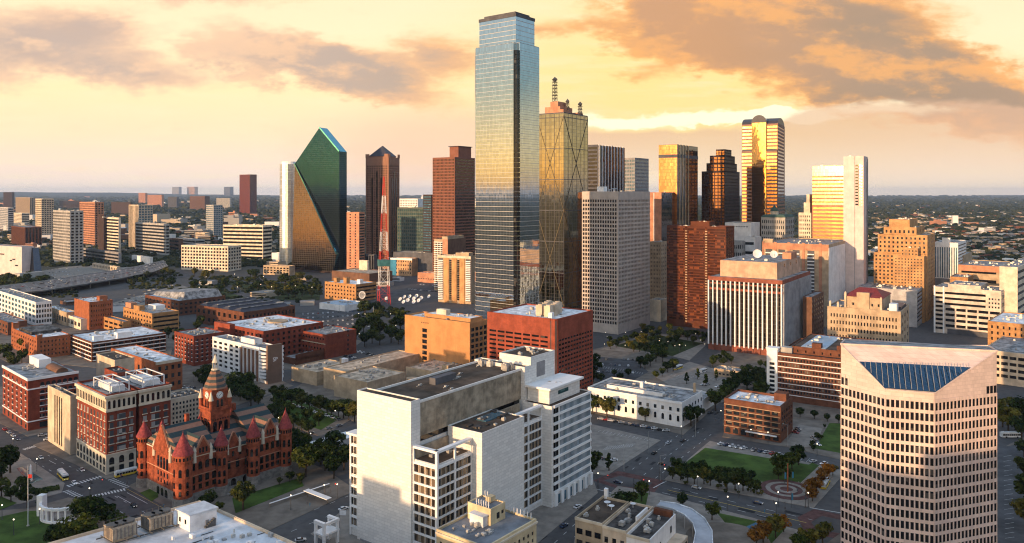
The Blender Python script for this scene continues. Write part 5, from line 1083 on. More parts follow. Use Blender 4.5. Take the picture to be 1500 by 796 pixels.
    L=LY; row(fL,[L*.5+d for d in (-4.6,-1.6,1.6,4.6)],(10.2,),1.3,2.2,False); row(fL,[L*.5+d for d in (-4.4,-1.5,1.5,4.4)],(15.6,),2.0,5.4); row(fL,[L*.5+d for d in (-3.2,-1.6,0,1.6,3.2)],(he+2.0,),.8,2.2); row(fL,[L*.5+d for d in (-4.6,-1.6,1.6,4.6)],(7.0,),1.1,1.8,False)
    for d in (-4,0,4): B.wins.append((Face((-.35,0),(0,1),(-1,0),LY),L*.5+d,2.0,2.6,3.6,'window_deep',.04,True))
    u1=[4.9+i*(x3-3.2-5.4)/3.0 for i in range(4)]; row(fR,u1[:4],(6.9,),1.6,2.2,False); row(fR,u1[:4],(10.6,),1.8,3.4); row(fR,u1[:4],(16.6,),1.8,3.6)
    u2=[x4+4.6+i*(LX-x4-9)/3.0 for i in range(4)]; row(fR,u2,(6.9,),1.6,2.2,False); row(fR,u2,(10.6,),1.8,3.4); row(fR,u2,(16.6,),1.8,3.6)
    for c_ in ((x3-1)*.5+.5,(x4+LX)/2): row(Face((0,-.7),(1,0),(0,-1),LX),(c_-1.6,c_,c_+1.6),(he+2.2,),.9,2.4)
    row(fM,[fM.L*(i+.5)/5 for i in range(5)],(16.2,),1.2,2.6); row(fM,[fM.L*(i+.5)/4 for i in range(4)],(11.2,),1.8,4.0)
    for i in range(3): B.wins.append((Face((x3-1,3.65),(1,0),(0,-1),fM.L),fM.L*(i+.5)/3,2.3,2.6,4.0,'window_deep',.04,True))
    m_=MB(); m_.box(x3,x4,-2,4,0,1.0); m_.box(x3+1,x4-1,-4,-2,0,.5); m_.build('entrance_steps',M[GB],root)
    # small pyramid roofs at the back and chimneys
    for (x,y) in ((8,LY-2),(LX*.55,LY-1),(LX-8,LY-2)): m_=MB(); m_.box(x-2,x+2,y-2,y+2,he-1,he+4); m_.cone(x,y,3.2,.1,he+4,he+9,4,rot=math.pi/4); m_.build('pyramid_turret',M['tile_dark_red'],root)
    for x in (13,LX-16): m_=MB(); m_.box(x,x+1.6,LY*.5+3,LY*.5+5,he+4,he+13.5); m_.build('chimney',M[SR],root)
    # clock tower
    tx,ty=B.uR(318,LY*.5)-1.0,LY*.5; s_=5.0; z0=he-2; zd=37.0; zc=45.4
    m_=MB(); m_.box(tx-s_,tx+s_,ty-s_,ty+s_,z0,zd-5); t0=m_.build('clock_tower_shaft',M[SR],root)
    m_=MB(); m_.box(tx-s_-.5,tx+s_+.5,ty-s_-.5,ty+s_+.5,zd-5,zd-4.2); m_.box(tx-s_-.3,tx+s_+.3,ty-s_-.3,ty+s_+.3,zd-4.2,zd-1.2); m_.box(tx-s_-.8,tx+s_+.8,ty-s_-.8,ty+s_+.8,zd-1.2,zd-.6); m_.box(tx-s_-.5,tx+s_+.5,ty-s_-.5,ty-s_-.1,zd-.6,zd+.5); m_.box(tx-s_-.5,tx-s_-.1,ty-s_-.1,ty+s_+.5,zd-.6,zd+.5); m_.build('balcony',M['sandstone_red'],t0)
    c_=4.3; m_=MB(); m_.box(tx-c_,tx+c_,ty-c_,ty+c_,zd-.6,zc+.6); t1=m_.build('clock_stage',M[SR],root)
    for sx in (-1,1):
        for sy in (-1,1): m_=MB(); px_,py_=tx+sx*(s_-.1),ty+sy*(s_-.1); m_.cone(px_,py_,.95,.95,zd-.8,zd+4.2,10); m_.build('corner_turret',M[SR],t1); m_=MB(); m_.cone(px_,py_,1.25,.1,zd+4.2,zd+8.6,10); m_.build('turret_cap',M['trim_stone'],t1)
    for f in (Face((tx-c_,ty-c_),(0,1),(-1,0),2*c_),Face((tx-c_,ty-c_),(1,0),(0,-1),2*c_)):
        # clock face: white disc, dark hour marks, two hands
        ang=math.atan2(f.e.y,f.e.x); ctr=Vector(f.pt(c_,.1,zc-2.3)); m_=MB(); n=28; r_=1.75
        pts=[ctr+f.e*r_*math.cos(2*math.pi*i/n)+Vector((0,0,r_*math.sin(2*math.pi*i/n))) for i in range(n)]; m_.v=[tuple(p-f.n*.15) for p in pts]+[tuple(p+f.n*.12) for p in pts]; m_.f=[tuple(range(n)),tuple(range(2*n-1,n-1,-1))]+[(i,(i+1)%n,n+(i+1)%n,n+i) for i in range(n)]; m_.mi=[0]*len(m_.f); cf=m_.build('clock_face',M['clock_white'],t1)
        h_=MB()
        for i in range(12): d=f.e*math.sin(i*math.pi/6)+Vector((0,0,math.cos(i*math.pi/6))); h_.bar(ctr+f.n*.16+d*r_*.72,ctr+f.n*.16+d*r_*.92,.2)
        h_.build('hour_marks',M['gray_dark'],cf)
        for an,ln in ((math.radians(220),.55),(math.radians(60),.8)): d=f.e*math.sin(an)+Vector((0,0,math.cos(an))); h_=MB(); h_.bar(ctr+f.n*.18,ctr+f.n*.18+d*r_*ln,.16); h_.build('clock_hand',M['gray_dark'],cf)
        for d in (-1.1,1.1): B.wins.append((f,c_+d,zd+2.0,1.1,3.6,'window_deep',.03,True))
    for f in (Face((tx-s_,ty-s_),(0,1),(-1,0),2*s_),Face((tx-s_,ty-s_),(1,0),(0,-1),2*s_)):
        for d in (-2.9,0,2.9): B.wins.append((f,s_+d,zd-9.0,1.9,5.0,'window_deep',.03,True))
        for i in range(7): B.wins.append((f,1+i*1.33,zd-5.6,.5,.8,'window_deep',.02,True))
    m_=MB(); m_.cone(tx,ty,c_*1.36,1.9,zc+.6,zc+9.5,8,rot=math.pi/8); m_.build('tower_roof',M['tower_stripes'],t1)
    m_=MB(); m_.cone(tx,ty,2.0,1.7,zc+9.5,zc+10.2,8); 
    for i in range(6): m_.cone(tx+1.3*math.cos(i*1.047),ty+1.3*math.sin(i*1.047),.18,.18,zc+10.2,zc+13.2,6)
    m_.cone(tx,ty,1.7,1.2,zc+13.2,zc+14.0,8); m_.cone(tx,ty,1.2,.1,zc+14,zc+17.2,8); m_.build('lantern',M['trim_stone'],t1)
    for s2 in (-1,1):
        m_=MB(); m_.box(tx-1.0,tx+1.0,ty-c_-.3,ty-c_+1,zc+.6,zc+2.6); m_.build('dormer',M[SR],t1); break
    B.done(minpx=1.2)
def stripe(name,c1,c2,per,off):
    m=bpy.data.materials.new(name); m.use_nodes=True; m.node_tree.nodes.clear(); t=NT(m.node_tree); MATS[name]=m
    ob=t.n('ShaderNodeTexCoord').outputs['Object']; z=t.n('ShaderNodeSeparateXYZ',{0:ob}).outputs[2]; nz=t.n('ShaderNodeTexNoise',{'Vector':ob,'Scale':1.2,'Detail':3.0}).outputs[0]
    fr=t.m('FRACT',t.m('ADD',t.m('DIVIDE',z,per),off)); f=t.ss(fr,.46,.54); f=t.m('SUBTRACT',f,t.ss(fr,.95,1.0))
    cs=t.mix(1.0,t.mix(f,(*c1,1),(*c2,1)),t.mix(nz,(.65,.65,.65,1),(1.25,1.25,1.25,1)),'MULTIPLY')
    p=t.n('ShaderNodeBsdfPrincipled',{'Base Color':cs,'Roughness':.85,'Specular IOR Level':.1}); t.n('ShaderNodeOutputMaterial',{0:p.outputs[0]})
stripe('slate_stripes',(.032,.055,.060),(.25,.14,.10),3.2,.1); stripe('tower_stripes',(.065,.075,.075),(.27,.14,.09),2.5,.25); mat('tile_dark_red',(.24,.045,.045),rough=.6,var=.25,scale=1); mat('clock_white',(.75,.74,.7),rough=.5,var=.03); courthouse()
# ===== two winged stone and brick records building beside it
winmat('window_pale',(.05,.055,.06),(.5,.47,.42),.45)
def records():
    B=Bld('two_winged_brick_building','ornate two winged brick building with white steel roof frames, left of the red courthouse','building',113,156,250,582,base=696,a=42,wall='brick_red',roof='roof_gray'); h=B.h; L=B.LY; X=B.LX
    xa=B.uR(199); xb=B.uR(204.5); zc=h-8.5
    v1=B.vol(0,xa,0,L,0,h,par=1.2); v2=B.vol(xb,X,0,L,0,h,par=1.2); B.vol(xa+.02,xb-.02,9,L-.5,0,h-3,par=.3)
    for wi,(v_,sides) in enumerate(((v1,'LR'),(v2,'R'))):
        for sd in sides:
            f=B.face(sd,v_); n=9 if sd=='L' else 3
            f.box(B.mb('stone_base#%d'%wi,'trim_stone'),-.3 if sd=='R' else 0,f.L,-.02,.3,0,9.5); f.box(B.mb('stone_frieze#%d'%wi,'trim_stone'),-.3 if sd=='R' else 0,f.L,-.02,.3,h-7.0,h-.8)
            f.box(B.mb('cornice#%d'%wi,'trim_stone'),-1.2 if sd=='R' else 0,f.L+.3,-.02,1.2,h-.8,h+.5); f.box(B.mb('cornice#%d'%wi,'trim_stone'),-.6 if sd=='R' else 0,f.L,-.02,.6,h-7.8,h-7.0); f.box(B.mb('cornice#%d'%wi,'trim_stone'),-.6 if sd=='R' else 0,f.L,-.02,.6,9.5,10.2)
            for j in range(5):
                z=12.6+j*(h-22)/4.4
                for i in range(n):
                    u_=f.L*(i+.5)/n; ww=2.0 if sd=='L' else (2.4 if i!=1 else 5.2)
                    f.box(B.mb('window_sill','trim_stone'),u_-ww*.5-.2,u_+ww*.5+.2,-.02,.3,z-1.75,z-1.38); B.wins.append((f,u_,z,ww*.8,2.7,'window_pale',.05,False))
            for i in range(n*2): u_=f.L*(i+.5)/(n*2); B.wins.append((f,u_,h-4.2,f.L/n/2*.5,4.0,'window_deep',.32,True))
            for i in range(n): u_=f.L*(i+.5)/n; B.wins.append((f,u_,6.6,f.L/n*.5,3.6,'window_deep',.32,True)); B.wins.append((f,u_,2.4,f.L/n*.5,2.6,'window',.32,False))
    # roof frames and plant
    for v_ in (v1,v2):
        m_=MB(); x0,x1,y0,y1=v_['x0']+3,v_['x1']-2,3.5,L*.62; zz=h+5.5
        for x in (x0,(x0+x1)/2,x1):
            for y in (y0,y1): m_.bar((x,y,h),(x,y,zz),.45)
            m_.bar((x,y0,zz),(x,y1,zz),.45)
        for y in (y0,y1): m_.bar((x0,y,zz),(x1,y,zz),.5); m_.bar((x0,y,h+.5),((x0+x1)/2,y,zz),.25); m_.bar(((x0+x1)/2,y,zz),(x1,y,h+.5),.25)
        m_.build('roof_frame',M['steel_white'],B.root); m_=MB(); m_.box(x0+1.5,x1-1.5,y0+1.5,y1-2,h+.5,h+3.6); m_.cone((x0+x1)/2,(y0+y1)/2,1.4,1.4,h+3.6,h+4.2,12); m_.build('chiller',M['steel_white'],B.root)
    B.units(6,v=v1,big=1.8); B.done(minpx=1.5)
records()
simple('slotted_slab_tower','blank beige slab with four tall dark slots, left of the ornate two winged building','building',70,103,113.5,583,'tan_light',base=667,a=42,roof='roof_dark',units=6,big=1.8,extra=lambda B:[B.face('L').box(B.mb('window_slot','window_deep'),B.LY*u_-.45,B.LY*u_+.45,-.02,.25,2,B.h-2.5) for u_ in (.36,.46,.56,.66)])
def depository():
    B=Bld('brick_warehouse_with_stone_bands','dark red brick warehouse with white stone bands and arched window strips, lower left','building',4,41,115,557,base=632,a=43,wall='brick_red',roof='roof_gray'); h=B.h; L=B.LY; X=B.LX; B.vol(par=.2)
    for sd in 'LR':
        f=B.face(sd); ex=-.5 if sd=='R' else 0
        f.box(B.mb('stone_bands','trim_white'),ex,f.L,-.02,.5,h-.6,h+.9); f.box(B.mb('stone_bands','trim_white'),ex,f.L,-.02,.35,h-6.2,h-5.5); f.box(B.mb('stone_bands','trim_white'),ex,f.L,-.02,.35,5.2,5.8)
        for i in range(7 if sd=='R' else 6):
            n=7 if sd=='R' else 6; u_=f.L*((i+.5)/n if sd=='L' else .22+.78*(i+.5)/n)
            for j in range(5):
                z=8+j*3.6; B.wins.append((f,u_,z,2.4,2.0,'window',.02,j==4)); f.box(B.mb('sills','trim_white'),u_-1.4,u_+1.4,-.02,.3,z-1.35,z-1.02)
            B.wins.append((f,u_,h-3.6,2.2,2.2,'window',.02,True)); f.box(B.mb('sills','trim_white'),u_-1.3,u_+1.3,-.02,.3,h-5.1,h-4.75); B.wins.append((f,u_,2.6,3.0,3.2,'window',.02,False))
    m_=MB(); m_.box(14,21,L*.55,L*.92,h,h+5.5); m_.build('stair_house',M['trim_white'],B.root)
    m_=MB(); n=8; x0,x1,y0,y1=17,24,L*.12,L*.5; P=[((x0+x1)/2+(x1-x0)/2*math.cos(math.pi*k_/n),h+.3+2.6*math.sin(math.pi*k_/n)) for k_ in range(n+1)]; q=len(P)
    m_.v=[(x,y0,z) for x,z in P]+[(x,y1,z) for x,z in P]; m_.f=[tuple(range(q)),tuple(range(2*q-1,q-1,-1))]+[(k_,k_+1,q+k_+1,q+k_) for k_ in range(q-1)]; m_.mi=[0]*len(m_.f); m_.build('vaulted_rooflight',M['brown'],B.root)
    B.units(5,big=2); B.done(minpx=1.5)
depository()
# left middle ground
simple('brick_open_garage','brick parking garage with white edged openings on two sides, behind the two winged building','parking garage',103,135,243,503,'brick_brown',base=531,a=43,roof='roof_white',fl=fd(8,4,.78,.6,z0=1,d=.5,gl='window_deep',m=.5),fr=fd(12,4,.82,.6,z0=1,d=.5,gl='window_deep',m=.5),units=8,big=3,extra=lambda B:[[B.face(s_).box(B.mb('white_rails','trim_white'),.3,B.face(s_).L-.3,.1,.62,1.0+j*(B.h-2.2)/4,1.7+j*(B.h-2.2)/4) for j in range(5) for s_ in 'LR'],[m_.build('roof_house',M['trim_white'],B.root) for m_ in [MB()] if not m_.box(22,34,5,13,B.h,B.h+5) and not m_.box(4,12,8,12,B.h,B.h+4)]])
def lshape():
    B=Bld('orange_brick_warehouse','L shaped brick warehouse, long sunlit orange side with small windows and ribbed dark roof','building',17,54.5,103,497,base=527,a=43,wall='brick_orange',roof='roof_white'); h=B.h; L=B.LY; X=B.LX; B.vol(par=.8)
    B.fac('L',11,4,.36,.45,z0=1.5,m=1.5,d=.25,gl='window_deep'); B.fac('R',8,4,.36,.45,z0=1.5,m=1.5,d=.25,gl='window_deep')
    m_=MB(); m_.box(2,X,L*.3,L*.8,h,h+2.6); m_.build('dark_roof_deck',M['roof_dark'],B.root)
    rb=MB()
    for i in range(7): rb.box(2.5,X-.5,L*(.32+.065*i),L*(.32+.065*i)+.5,h+2.6,h+3.2)
    rb.build('roof_ribs',M['roof_gray'],B.root)
    B.vol(0,5,L-5,L,h,h+5.5,par=.3); B.vol(-.3,4,-.3,4,h,h+3,par=.3); B.done(minpx=1.5)
lshape()
simple('red_end_brick_block','tall brick block with a plain bright orange end wall, behind the brick garage','building',109,131,165,444,'brick_orange',base=484,a=42,roof='roof_white',fr=fd(9,5,.4,.4,m=1,d=.25,z0=2,gl='window_deep'),units=4,extra=lambda B:[m_.build('roof_house',M['brick_orange'],B.root) for m_ in [MB()] if not m_.box(12,20,6,14,B.h,B.h+5)])
simple('pale_loft_block','pale gray loft block with big square windows, at left edge above the orange warehouse','building',-6,52.5,76,444,'white',base=478,a=43,roof='roof_gray',fl=fd(12,4,.66,.6,m=.5,z0=2,d=.3,gl='window_blue'),fr=fd(6,4,.7,.6,z0=2,d=.3,gl='window'),units=8)
simple('dark_brick_store','low dark brick store at the left edge, below the pale loft block','building',-20,12,40,474,'brick_brown',base=492,a=43,fl=fd(8,2,.5,.5,z0=1),units=4)
simple('tan_shop_row','low tan shop row with a white roof, left of the red ended brick block','building',68,98,112,459,'tan',base=478,a=43,roof='roof_white',fl=fd(8,1,.5,.5,z0=1),units=5)
simple('cream_shop','low cream shop with an orange sunlit front, below the red ended brick block','building',79,119,133,469,'cream',base=484,a=43,roof='roof_white',fl=fd(8,1,.6,.5,z0=1,gl='window_brown'),units=5)
simple('brown_upper_block','brown brick block with dark ribbon windows, behind the pale loft block','building',88,97,130,444,'brown',Y=980,a=43,fr=fd(1,3,1,.4,m=1,d=.3))
def orange6():
    B=Bld('orange_gabled_loft','orange sunlit loft block with a stepped parapet, right of the bright orange end wall','building',181,223,262,461,base=491,a=41,wall='brick_tan',roof='roof_gray'); h=B.h; L=B.LY; B.vol(par=1)
    B.fac('L',10,4,.45,.45,m=1,z0=1.5,d=.25,gl='window_deep'); B.fac('R',1,4,1,.42,m=1,z0=1.5,d=.3,gl='window_deep')
    m_=MB(); m_.box(-.4,5,L*.42,L*.62,h,h+5.5); m_.build('stepped_parapet',M['brick_tan'],B.root); m_=MB(); m_.box(14,24,L*.35,L*.6,h,h+5); m_.build('roof_cube',M['trim_white'],B.root); m_=MB(); m_.box(2,8,L*.8,L,h,h+6); m_.build('roof_house',M['salmon'],B.root); B.units(5); B.done(1.5)
orange6()
simple('orange_low_wing','low orange wing with dark ribbon windows, left of the orange gabled loft','building',146,181,192,473,'brick_tan',base=490,a=42,fl=fd(5,2,.75,.45,m=.6,z0=1,gl='window_deep'))
simple('white_roofed_brick_hall','long low brick hall with a plain white roof, behind the two winged building','building',163,229,267,533,'brick_orange',base=577,a=41,roof='roof_white',fl=fd(7,1,.3,.5,z0=6,m=2,d=.2,gl='window_deep'),fr=fd(4,3,.45,.5,z0=2,d=.25),extra=lambda B:[B.face('R').box(B.mb('tan_front','tan_light'),-.5,B.face('R').L,-.02,.33,B.h-1,B.h+1)])
simple('tan_jail_block','plain tan block with a dark roof, rising behind the two winged building','building',141,168,197,530,'tan_light',Y=500,a=42,roof='roof_brown')
simple('small_red_block','small dark red brick block in front of the plain tan block','building',153,172,193,549,'brick_red',Y=468,a=42,roof='roof_dark',units=3,big=1.6,fr=fd(5,2,.4,.4,z0=24,z1=None,d=.2,base=True))
simple('beige_annexe','five storey beige annexe with dark windows, behind the red courthouse','building',232,250,297,587,'tan_light',Y=452,a=42,roof='roof_dark',fl=fd(3,6,.5,.55),fr=fd(9,6,.55,.55,m=.5),units=7,big=1.8)
simple('dark_red_office','dark red brick office with white window frames and roof chillers, above the red courthouse tower','building',256,284,329,494,'brick_red',base=537,a=41,roof='roof_gray',fl=fd(6,6,.42,.5,m=1,z0=3,d=.25),fr=fd(6,6,.42,.5,m=1,z0=3,d=.25),units=7,big=2.6,extra=lambda B:[B.face(s_).box(B.mb('white_frames','trim_white'),B.face(s_).L*(i+.5)/6-1.1,B.face(s_).L*(i+.5)/6+1.1,.2,.4,3+(j+.12)*(B.h-4.2)/6,3+(j+.2)*(B.h-4.2)/6) for i in range(6) for j in range(6) for s_ in 'LR'])
simple('vaulted_gray_hall','low hall with a big gray sloped metal roof, among trees beyond the brick lofts','building',213,262,330,442,'brick_brown',base=463,a=40,roof='roof_blue',extra=lambda B:[m_.build('metal_roof',M['roof_gray'],B.root) for m_ in [MB()] if not m_.hexa([(8,3,B.h),(B.LX-2,3,B.h),(B.LX-2,B.LY-3,B.h),(8,B.LY-3,B.h),(12,10,B.h+9),(B.LX-4,10,B.h+9),(B.LX-4,B.LY-3,B.h+4),(12,B.LY-3,B.h+4)])],fr=fd(10,3,.5,.5,z0=1),fl=fd(9,3,.5,.5,z0=1))
def ribbed():
    B=Bld('dark_ribbed_roof_hall','long brick market hall with a dark ribbed roof, above the white fronted office','building',288,357,432,459,base=486,a=38,wall='brick_brown',roof='roof_dark'); h=B.h; B.vol(par=.6); B.fac('L',9,2,.45,.5,z0=1.5,d=.25,gl='window_deep'); B.fac('R',14,2,.45,.55,z0=1.5,d=.25,gl='window_deep')
    m_=MB()
    for i in range(4): y=B.LY*(.08+.24*i); m_.hexa([(2,y,h),(B.LX-2,y,h),(B.LX-2,y+B.LY*.18,h),(2,y+B.LY*.18,h),(4,y+B.LY*.06,h+3),(B.LX-4,y+B.LY*.06,h+3),(B.LX-4,y+B.LY*.12,h+3),(4,y+B.LY*.12,h+3)])
    m_.build('monitor_roofs',M['roof_slate'],B.root); m_=MB()
    for i in range(4): y=B.LY*(.14+.24*i); m_.box(5,B.LX-5,y-.5,y+1.2,h+3,h+3.8)
    m_.build('roof_ridges',M['roof_gray'],B.root); B.done(1.5)
ribbed()
def bigbrick():
    B=Bld('wide_red_brick_block','wide red brick block with a cluttered pale roof, behind the white gridded office','building',320,386,473,487,base=531,a=39,wall='brick_red',roof='roof_white'); h=B.h; L=B.LY; X=B.LX; B.vol(par=.9)
    B.fac('L',11,5,.42,.5,m=1,z0=2,d=.25,gl='window_deep'); B.fac('R',11,5,.42,.5,m=1,z0=2,d=.25,gl='window_deep')
    f=B.face('L'); f.box(B.mb('orange_stair','red_wall'),L*.62,L*.98,-.02,5,0,h+2.4)
    m_=MB(); m_.cone(X*.62,L*.5,9,9,h,h+1.4,24); m_.build('courtyard_rim',M['tan'],B.root); B.units(22,big=2.6); B.done(1.5)
bigbrick()
simple('dark_red_brick_block','red brick block with a blank right wall, right of the wide red brick block','building',438,477,522,492,'brick_red',base=527,a=37,roof='roof_gray',fl=fd(9,4,.5,.4,m=1,z0=2,d=.25,gl='window_deep'),units=6,big=2,extra=lambda B:[[B.win('R',B.LX*.72,5+4*j,1.6,1.8) for j in range(5)],B.face('L').box(B.mb('pale_band','tan'),0,B.LY,-.02,.45,B.h*.62,B.h*.66)])
simple('low_brown_brick','lower brown brick block with a patchy roof, in front of the plain red brick block','building',414,433,486,527,'brick_brown',Y=640,a=38,roof='roof_gray',fr=fd(7,2,.4,.5,d=.2,z0=9),units=6,big=2)
def signblock():
    B=Bld('white_fronted_office','white gridded office with rounded balconies and a lettered brown slab, behind the clock tower','building',312,391,413,513,base=563,a=40,wall='white',roof='roof_gray'); h=B.h; L=B.LY; X=B.LX; B.vol(par=.8)
    ua,ub=B.uL(352),B.uL(381)
    B.fac('L',5,6,.58,.55,u0=ua,u1=L,m=.4,z0=3,z1=h-1.2,d=.5,gl='window_deep'); f=B.face('L')
    f.box(B.mb('brown_infill','brown'),ub,ua-.05,-.02,.15,0,h-1.5)
    for i in range(6): u_=ub+(ua-ub)*i/5; f.box(B.mb('white_piers','trim_white'),u_-.35,u_+.35,-.02,1.1,0,h)
    f.box(B.mb('white_piers','trim_white'),ub,ua,-.02,.9,h-2,h+.8)
    # rounded balconies
    for j in range(8):
        m_=MB(); z=4+j*(h-6)/7.6; n=8; P=[(0,0)]+[]; cx,cy=.0,ub*.5; r_=ub*.5
        P=[(-r_*.55*math.sin(math.pi*k_/n),cy+r_*math.cos(math.pi*k_/n)) for k_ in range(n+1)]; m_.prism(P,z,z+1.5); m_.build('balcony',M['trim_white'],B.root)
    f.box(B.mb('balcony_glazing','window_deep'),.3,ub-.3,-.02,.2,3,h-1)
    m_=MB(); xs=B.uR(411); m_.box(-.6,xs,-1.8,-.05,0,h+3.5); sl=m_.build('stair_slab',M['brown_stone'],B.root)
    m_=MB(); m_.box(xs+.1,X,-1.4,-.05,0,h+.5)
    for j in range(8): m_.box(xs+.3,X+.3,-1.7,-1.41,3+j*3.2,5+j*3.2)
    m_.build('white_edge',M['trim_white'],B.root)
    cu=bpy.data.curves.new('sign_letters','FONT'); cu.body='SP'; cu.size=4.2; cu.extrude=.12; cu.align_x='CENTER'; so_=bpy.data.objects.new('tmp_text',cu); COL.objects.link(so_); me=bpy.data.meshes.new_from_object(so_.evaluated_get(bpy.context.evaluated_depsgraph_get())); bpy.data.objects.remove(so_)
    me.materials.clear(); me.materials.append(M['trim_white']); t=inst(me,'sign_letters',sl,(xs*.5,-1.95,h-9)); t.rotation_euler=(math.pi/2,0,0)
    B.vol(4,X-2,L*.3,L*.55,h,h+4,par=.3); B.units(7,big=2.4); B.done(1.5)
mat('brown_stone',(.19,.12,.085),var=.1); signblock()
# tan college complex with ramp towers
def college():
    B=Bld('tan_college_blocks','low tan windowless college blocks with flat tan roofs, left behind the white stone courts','building',427,464,517,547,base=566,a=37,wall='tan_stone',roof='roof_tan'); v_=B.vol(par=.8); B.units(8,v=v_,big=2.2)
    m_=MB(); m_.box(B.LX-6,B.LX-2,3,8,B.h,B.h+5); m_.build('roof_house',M['steel_white'],B.root); m_=MB(); m_.box(B.LX-9,B.LX-8,4,5,B.h,B.h+6); m_.build('chimney',M['tan'],B.root)
    B.done()
    B=Bld('tan_college_wing','flat roofed tan wing with a long arm running back, in front of the ramped garage','building',489,538,594,562,base=592,a=36,wall='tan_stone',roof='roof_tan'); h=B.h; v_=B.vol(par=.8); x2=B.uR(690); B.vol(B.LX*.3,B.LX*2.4,B.LY+.1,B.LY+24,0,h+.5,par=.8); B.units(9,v=v_,big=2); B.win('R',B.LX*.62,3,4,3,'window_deep'); B.done()
    B=Bld('ramped_parking_garage','tan parking garage with round ramp drums, behind the big white stone courts','parking garage',590,640,700,547,Y=560,a=34,wall='tan_stone',roof='roof_tan'); h=B.h; B.vol(0,60,2,30,0,h,par=1); v_=B.vol(-28,-.1,4,8,0,h-3,par=.8); B.fac('R',14,3,.7,.55,v=v_,z0=1,z1=h-4,d=.4,gl='window_deep')
    for (px,x,y,r_) in ((0,-24,3,4.2),(1,2,0,6.2)):
        m_=MB(); 
        for j in range(5): m_.cone(x,y,r_,r_,h*j/5,h*j/5+1.2,24)
        m_.cone(x,y,r_*.9,r_*.9,h,h+1,24); m_.build('ramp_drum',M['tan_stone'],B.root); m_=MB(); m_.cone(x,y,r_*.85,r_*.85,0,h,24); m_.build('drum_core',M['window_deep'],B.root)
    B.vol(8,16,-4,1.9,0,h+4,par=.5); B.units(8,big=2.4); B.done()
mat('tan_stone',(.47,.36,.24),streak=.25,brick=(3,1.5,.93,.02)); college()
# cream corner building at the bottom
def cream_building():
    a=R(38); Y=318.0; o=B=Bld('cream_corner_building','cream building with a gray roof and penthouse, bottom centre, before the stone courts','building',640,712,785,792,Y=262,a=38,wall='cream_yellow',roof='roof_gray_blue',h=22.0)
    h=B.h; B.vol(par=.9); f=B.face('R'); B.fac('R',10,6,.42,.5,m=1,z0=4,z1=h-2.5,d=.25,gl='window_deep'); B.fac('L',9,6,.42,.5,m=1,z0=4,z1=h-2.5,d=.25,gl='window_deep')
    f.box(B.mb('cornice','trim_stone'),-.8,f.L+.3,-.02,.8,h-.6,h); B.face('L').box(B.mb('cornice','trim_stone'),0,B.LY,-.02,.8,h-.6,h)
    X,L=B.LX,B.LY; v_=B.vol(X*.52,X*.82,L*.45,L*.93,h,h+5.6,par=.6); B.win('R',(X*.3)*.5,h+2.6,1.6,2.2,'window_deep',v=v_); B.win('R',(X*.3)*.8,h+3.2,1.2,1.2,'window_deep',v=v_)
    m_=MB(); x0=X*.68; m_.box(x0,x0+3,L*.62,L*.72,h+6.2,h+8.0); m_.build('lift_cap',M['cream_yellow'],B.root)
    m_=MB(); m_.box(X*.42,X*.51,L*.5,L*.78,h,h+3.6); m_.box(X*.41,X*.52,L*.49,L*.79,h+3.6,h+4.0); m_.build('roof_hut',M['steel_white'],B.root)
    for i in range(9): m_=MB(); x=rnd.uniform(3,X*.4); y=rnd.uniform(4,L*.8); m_.box(x,x+rnd.uniform(.6,1.8),y,y+rnd.uniform(.6,1.4),h+.1,h+rnd.uniform(.5,1.3)); m_.bar((x-1,y,h+.4),(x+2.5,y+.3,h+.4),.12); m_.build('roof_vent',M['metal'],B.root)
    for i in range(8): m_=MB(); y=L*(.5+.05*i); x=X*.53 if i<6 else X*.8; m_.bar((x,y,h+5.8),(x,y,h+8.2),.22); m_.box(x-.25,x+.25,y-.15,y+.15,h+7,h+8.4); m_.build('antenna',M['steel_white'],B.root)
    for i in range(7): m_=MB(); x=X*(.9+.012*i); y=L*.2+i*1.2; m_.bar((X-1,1.5+i*1.6,h+.9),(X-1,1.5+i*1.6,h+3),.28); m_.build('antenna',M['steel_white'],B.root)
    B.done(minpx=1.2)
mat('cream_yellow',(.58,.47,.29),streak=.2); mat('roof_gray_blue',(.19,.20,.215),var=.25); cream_building()
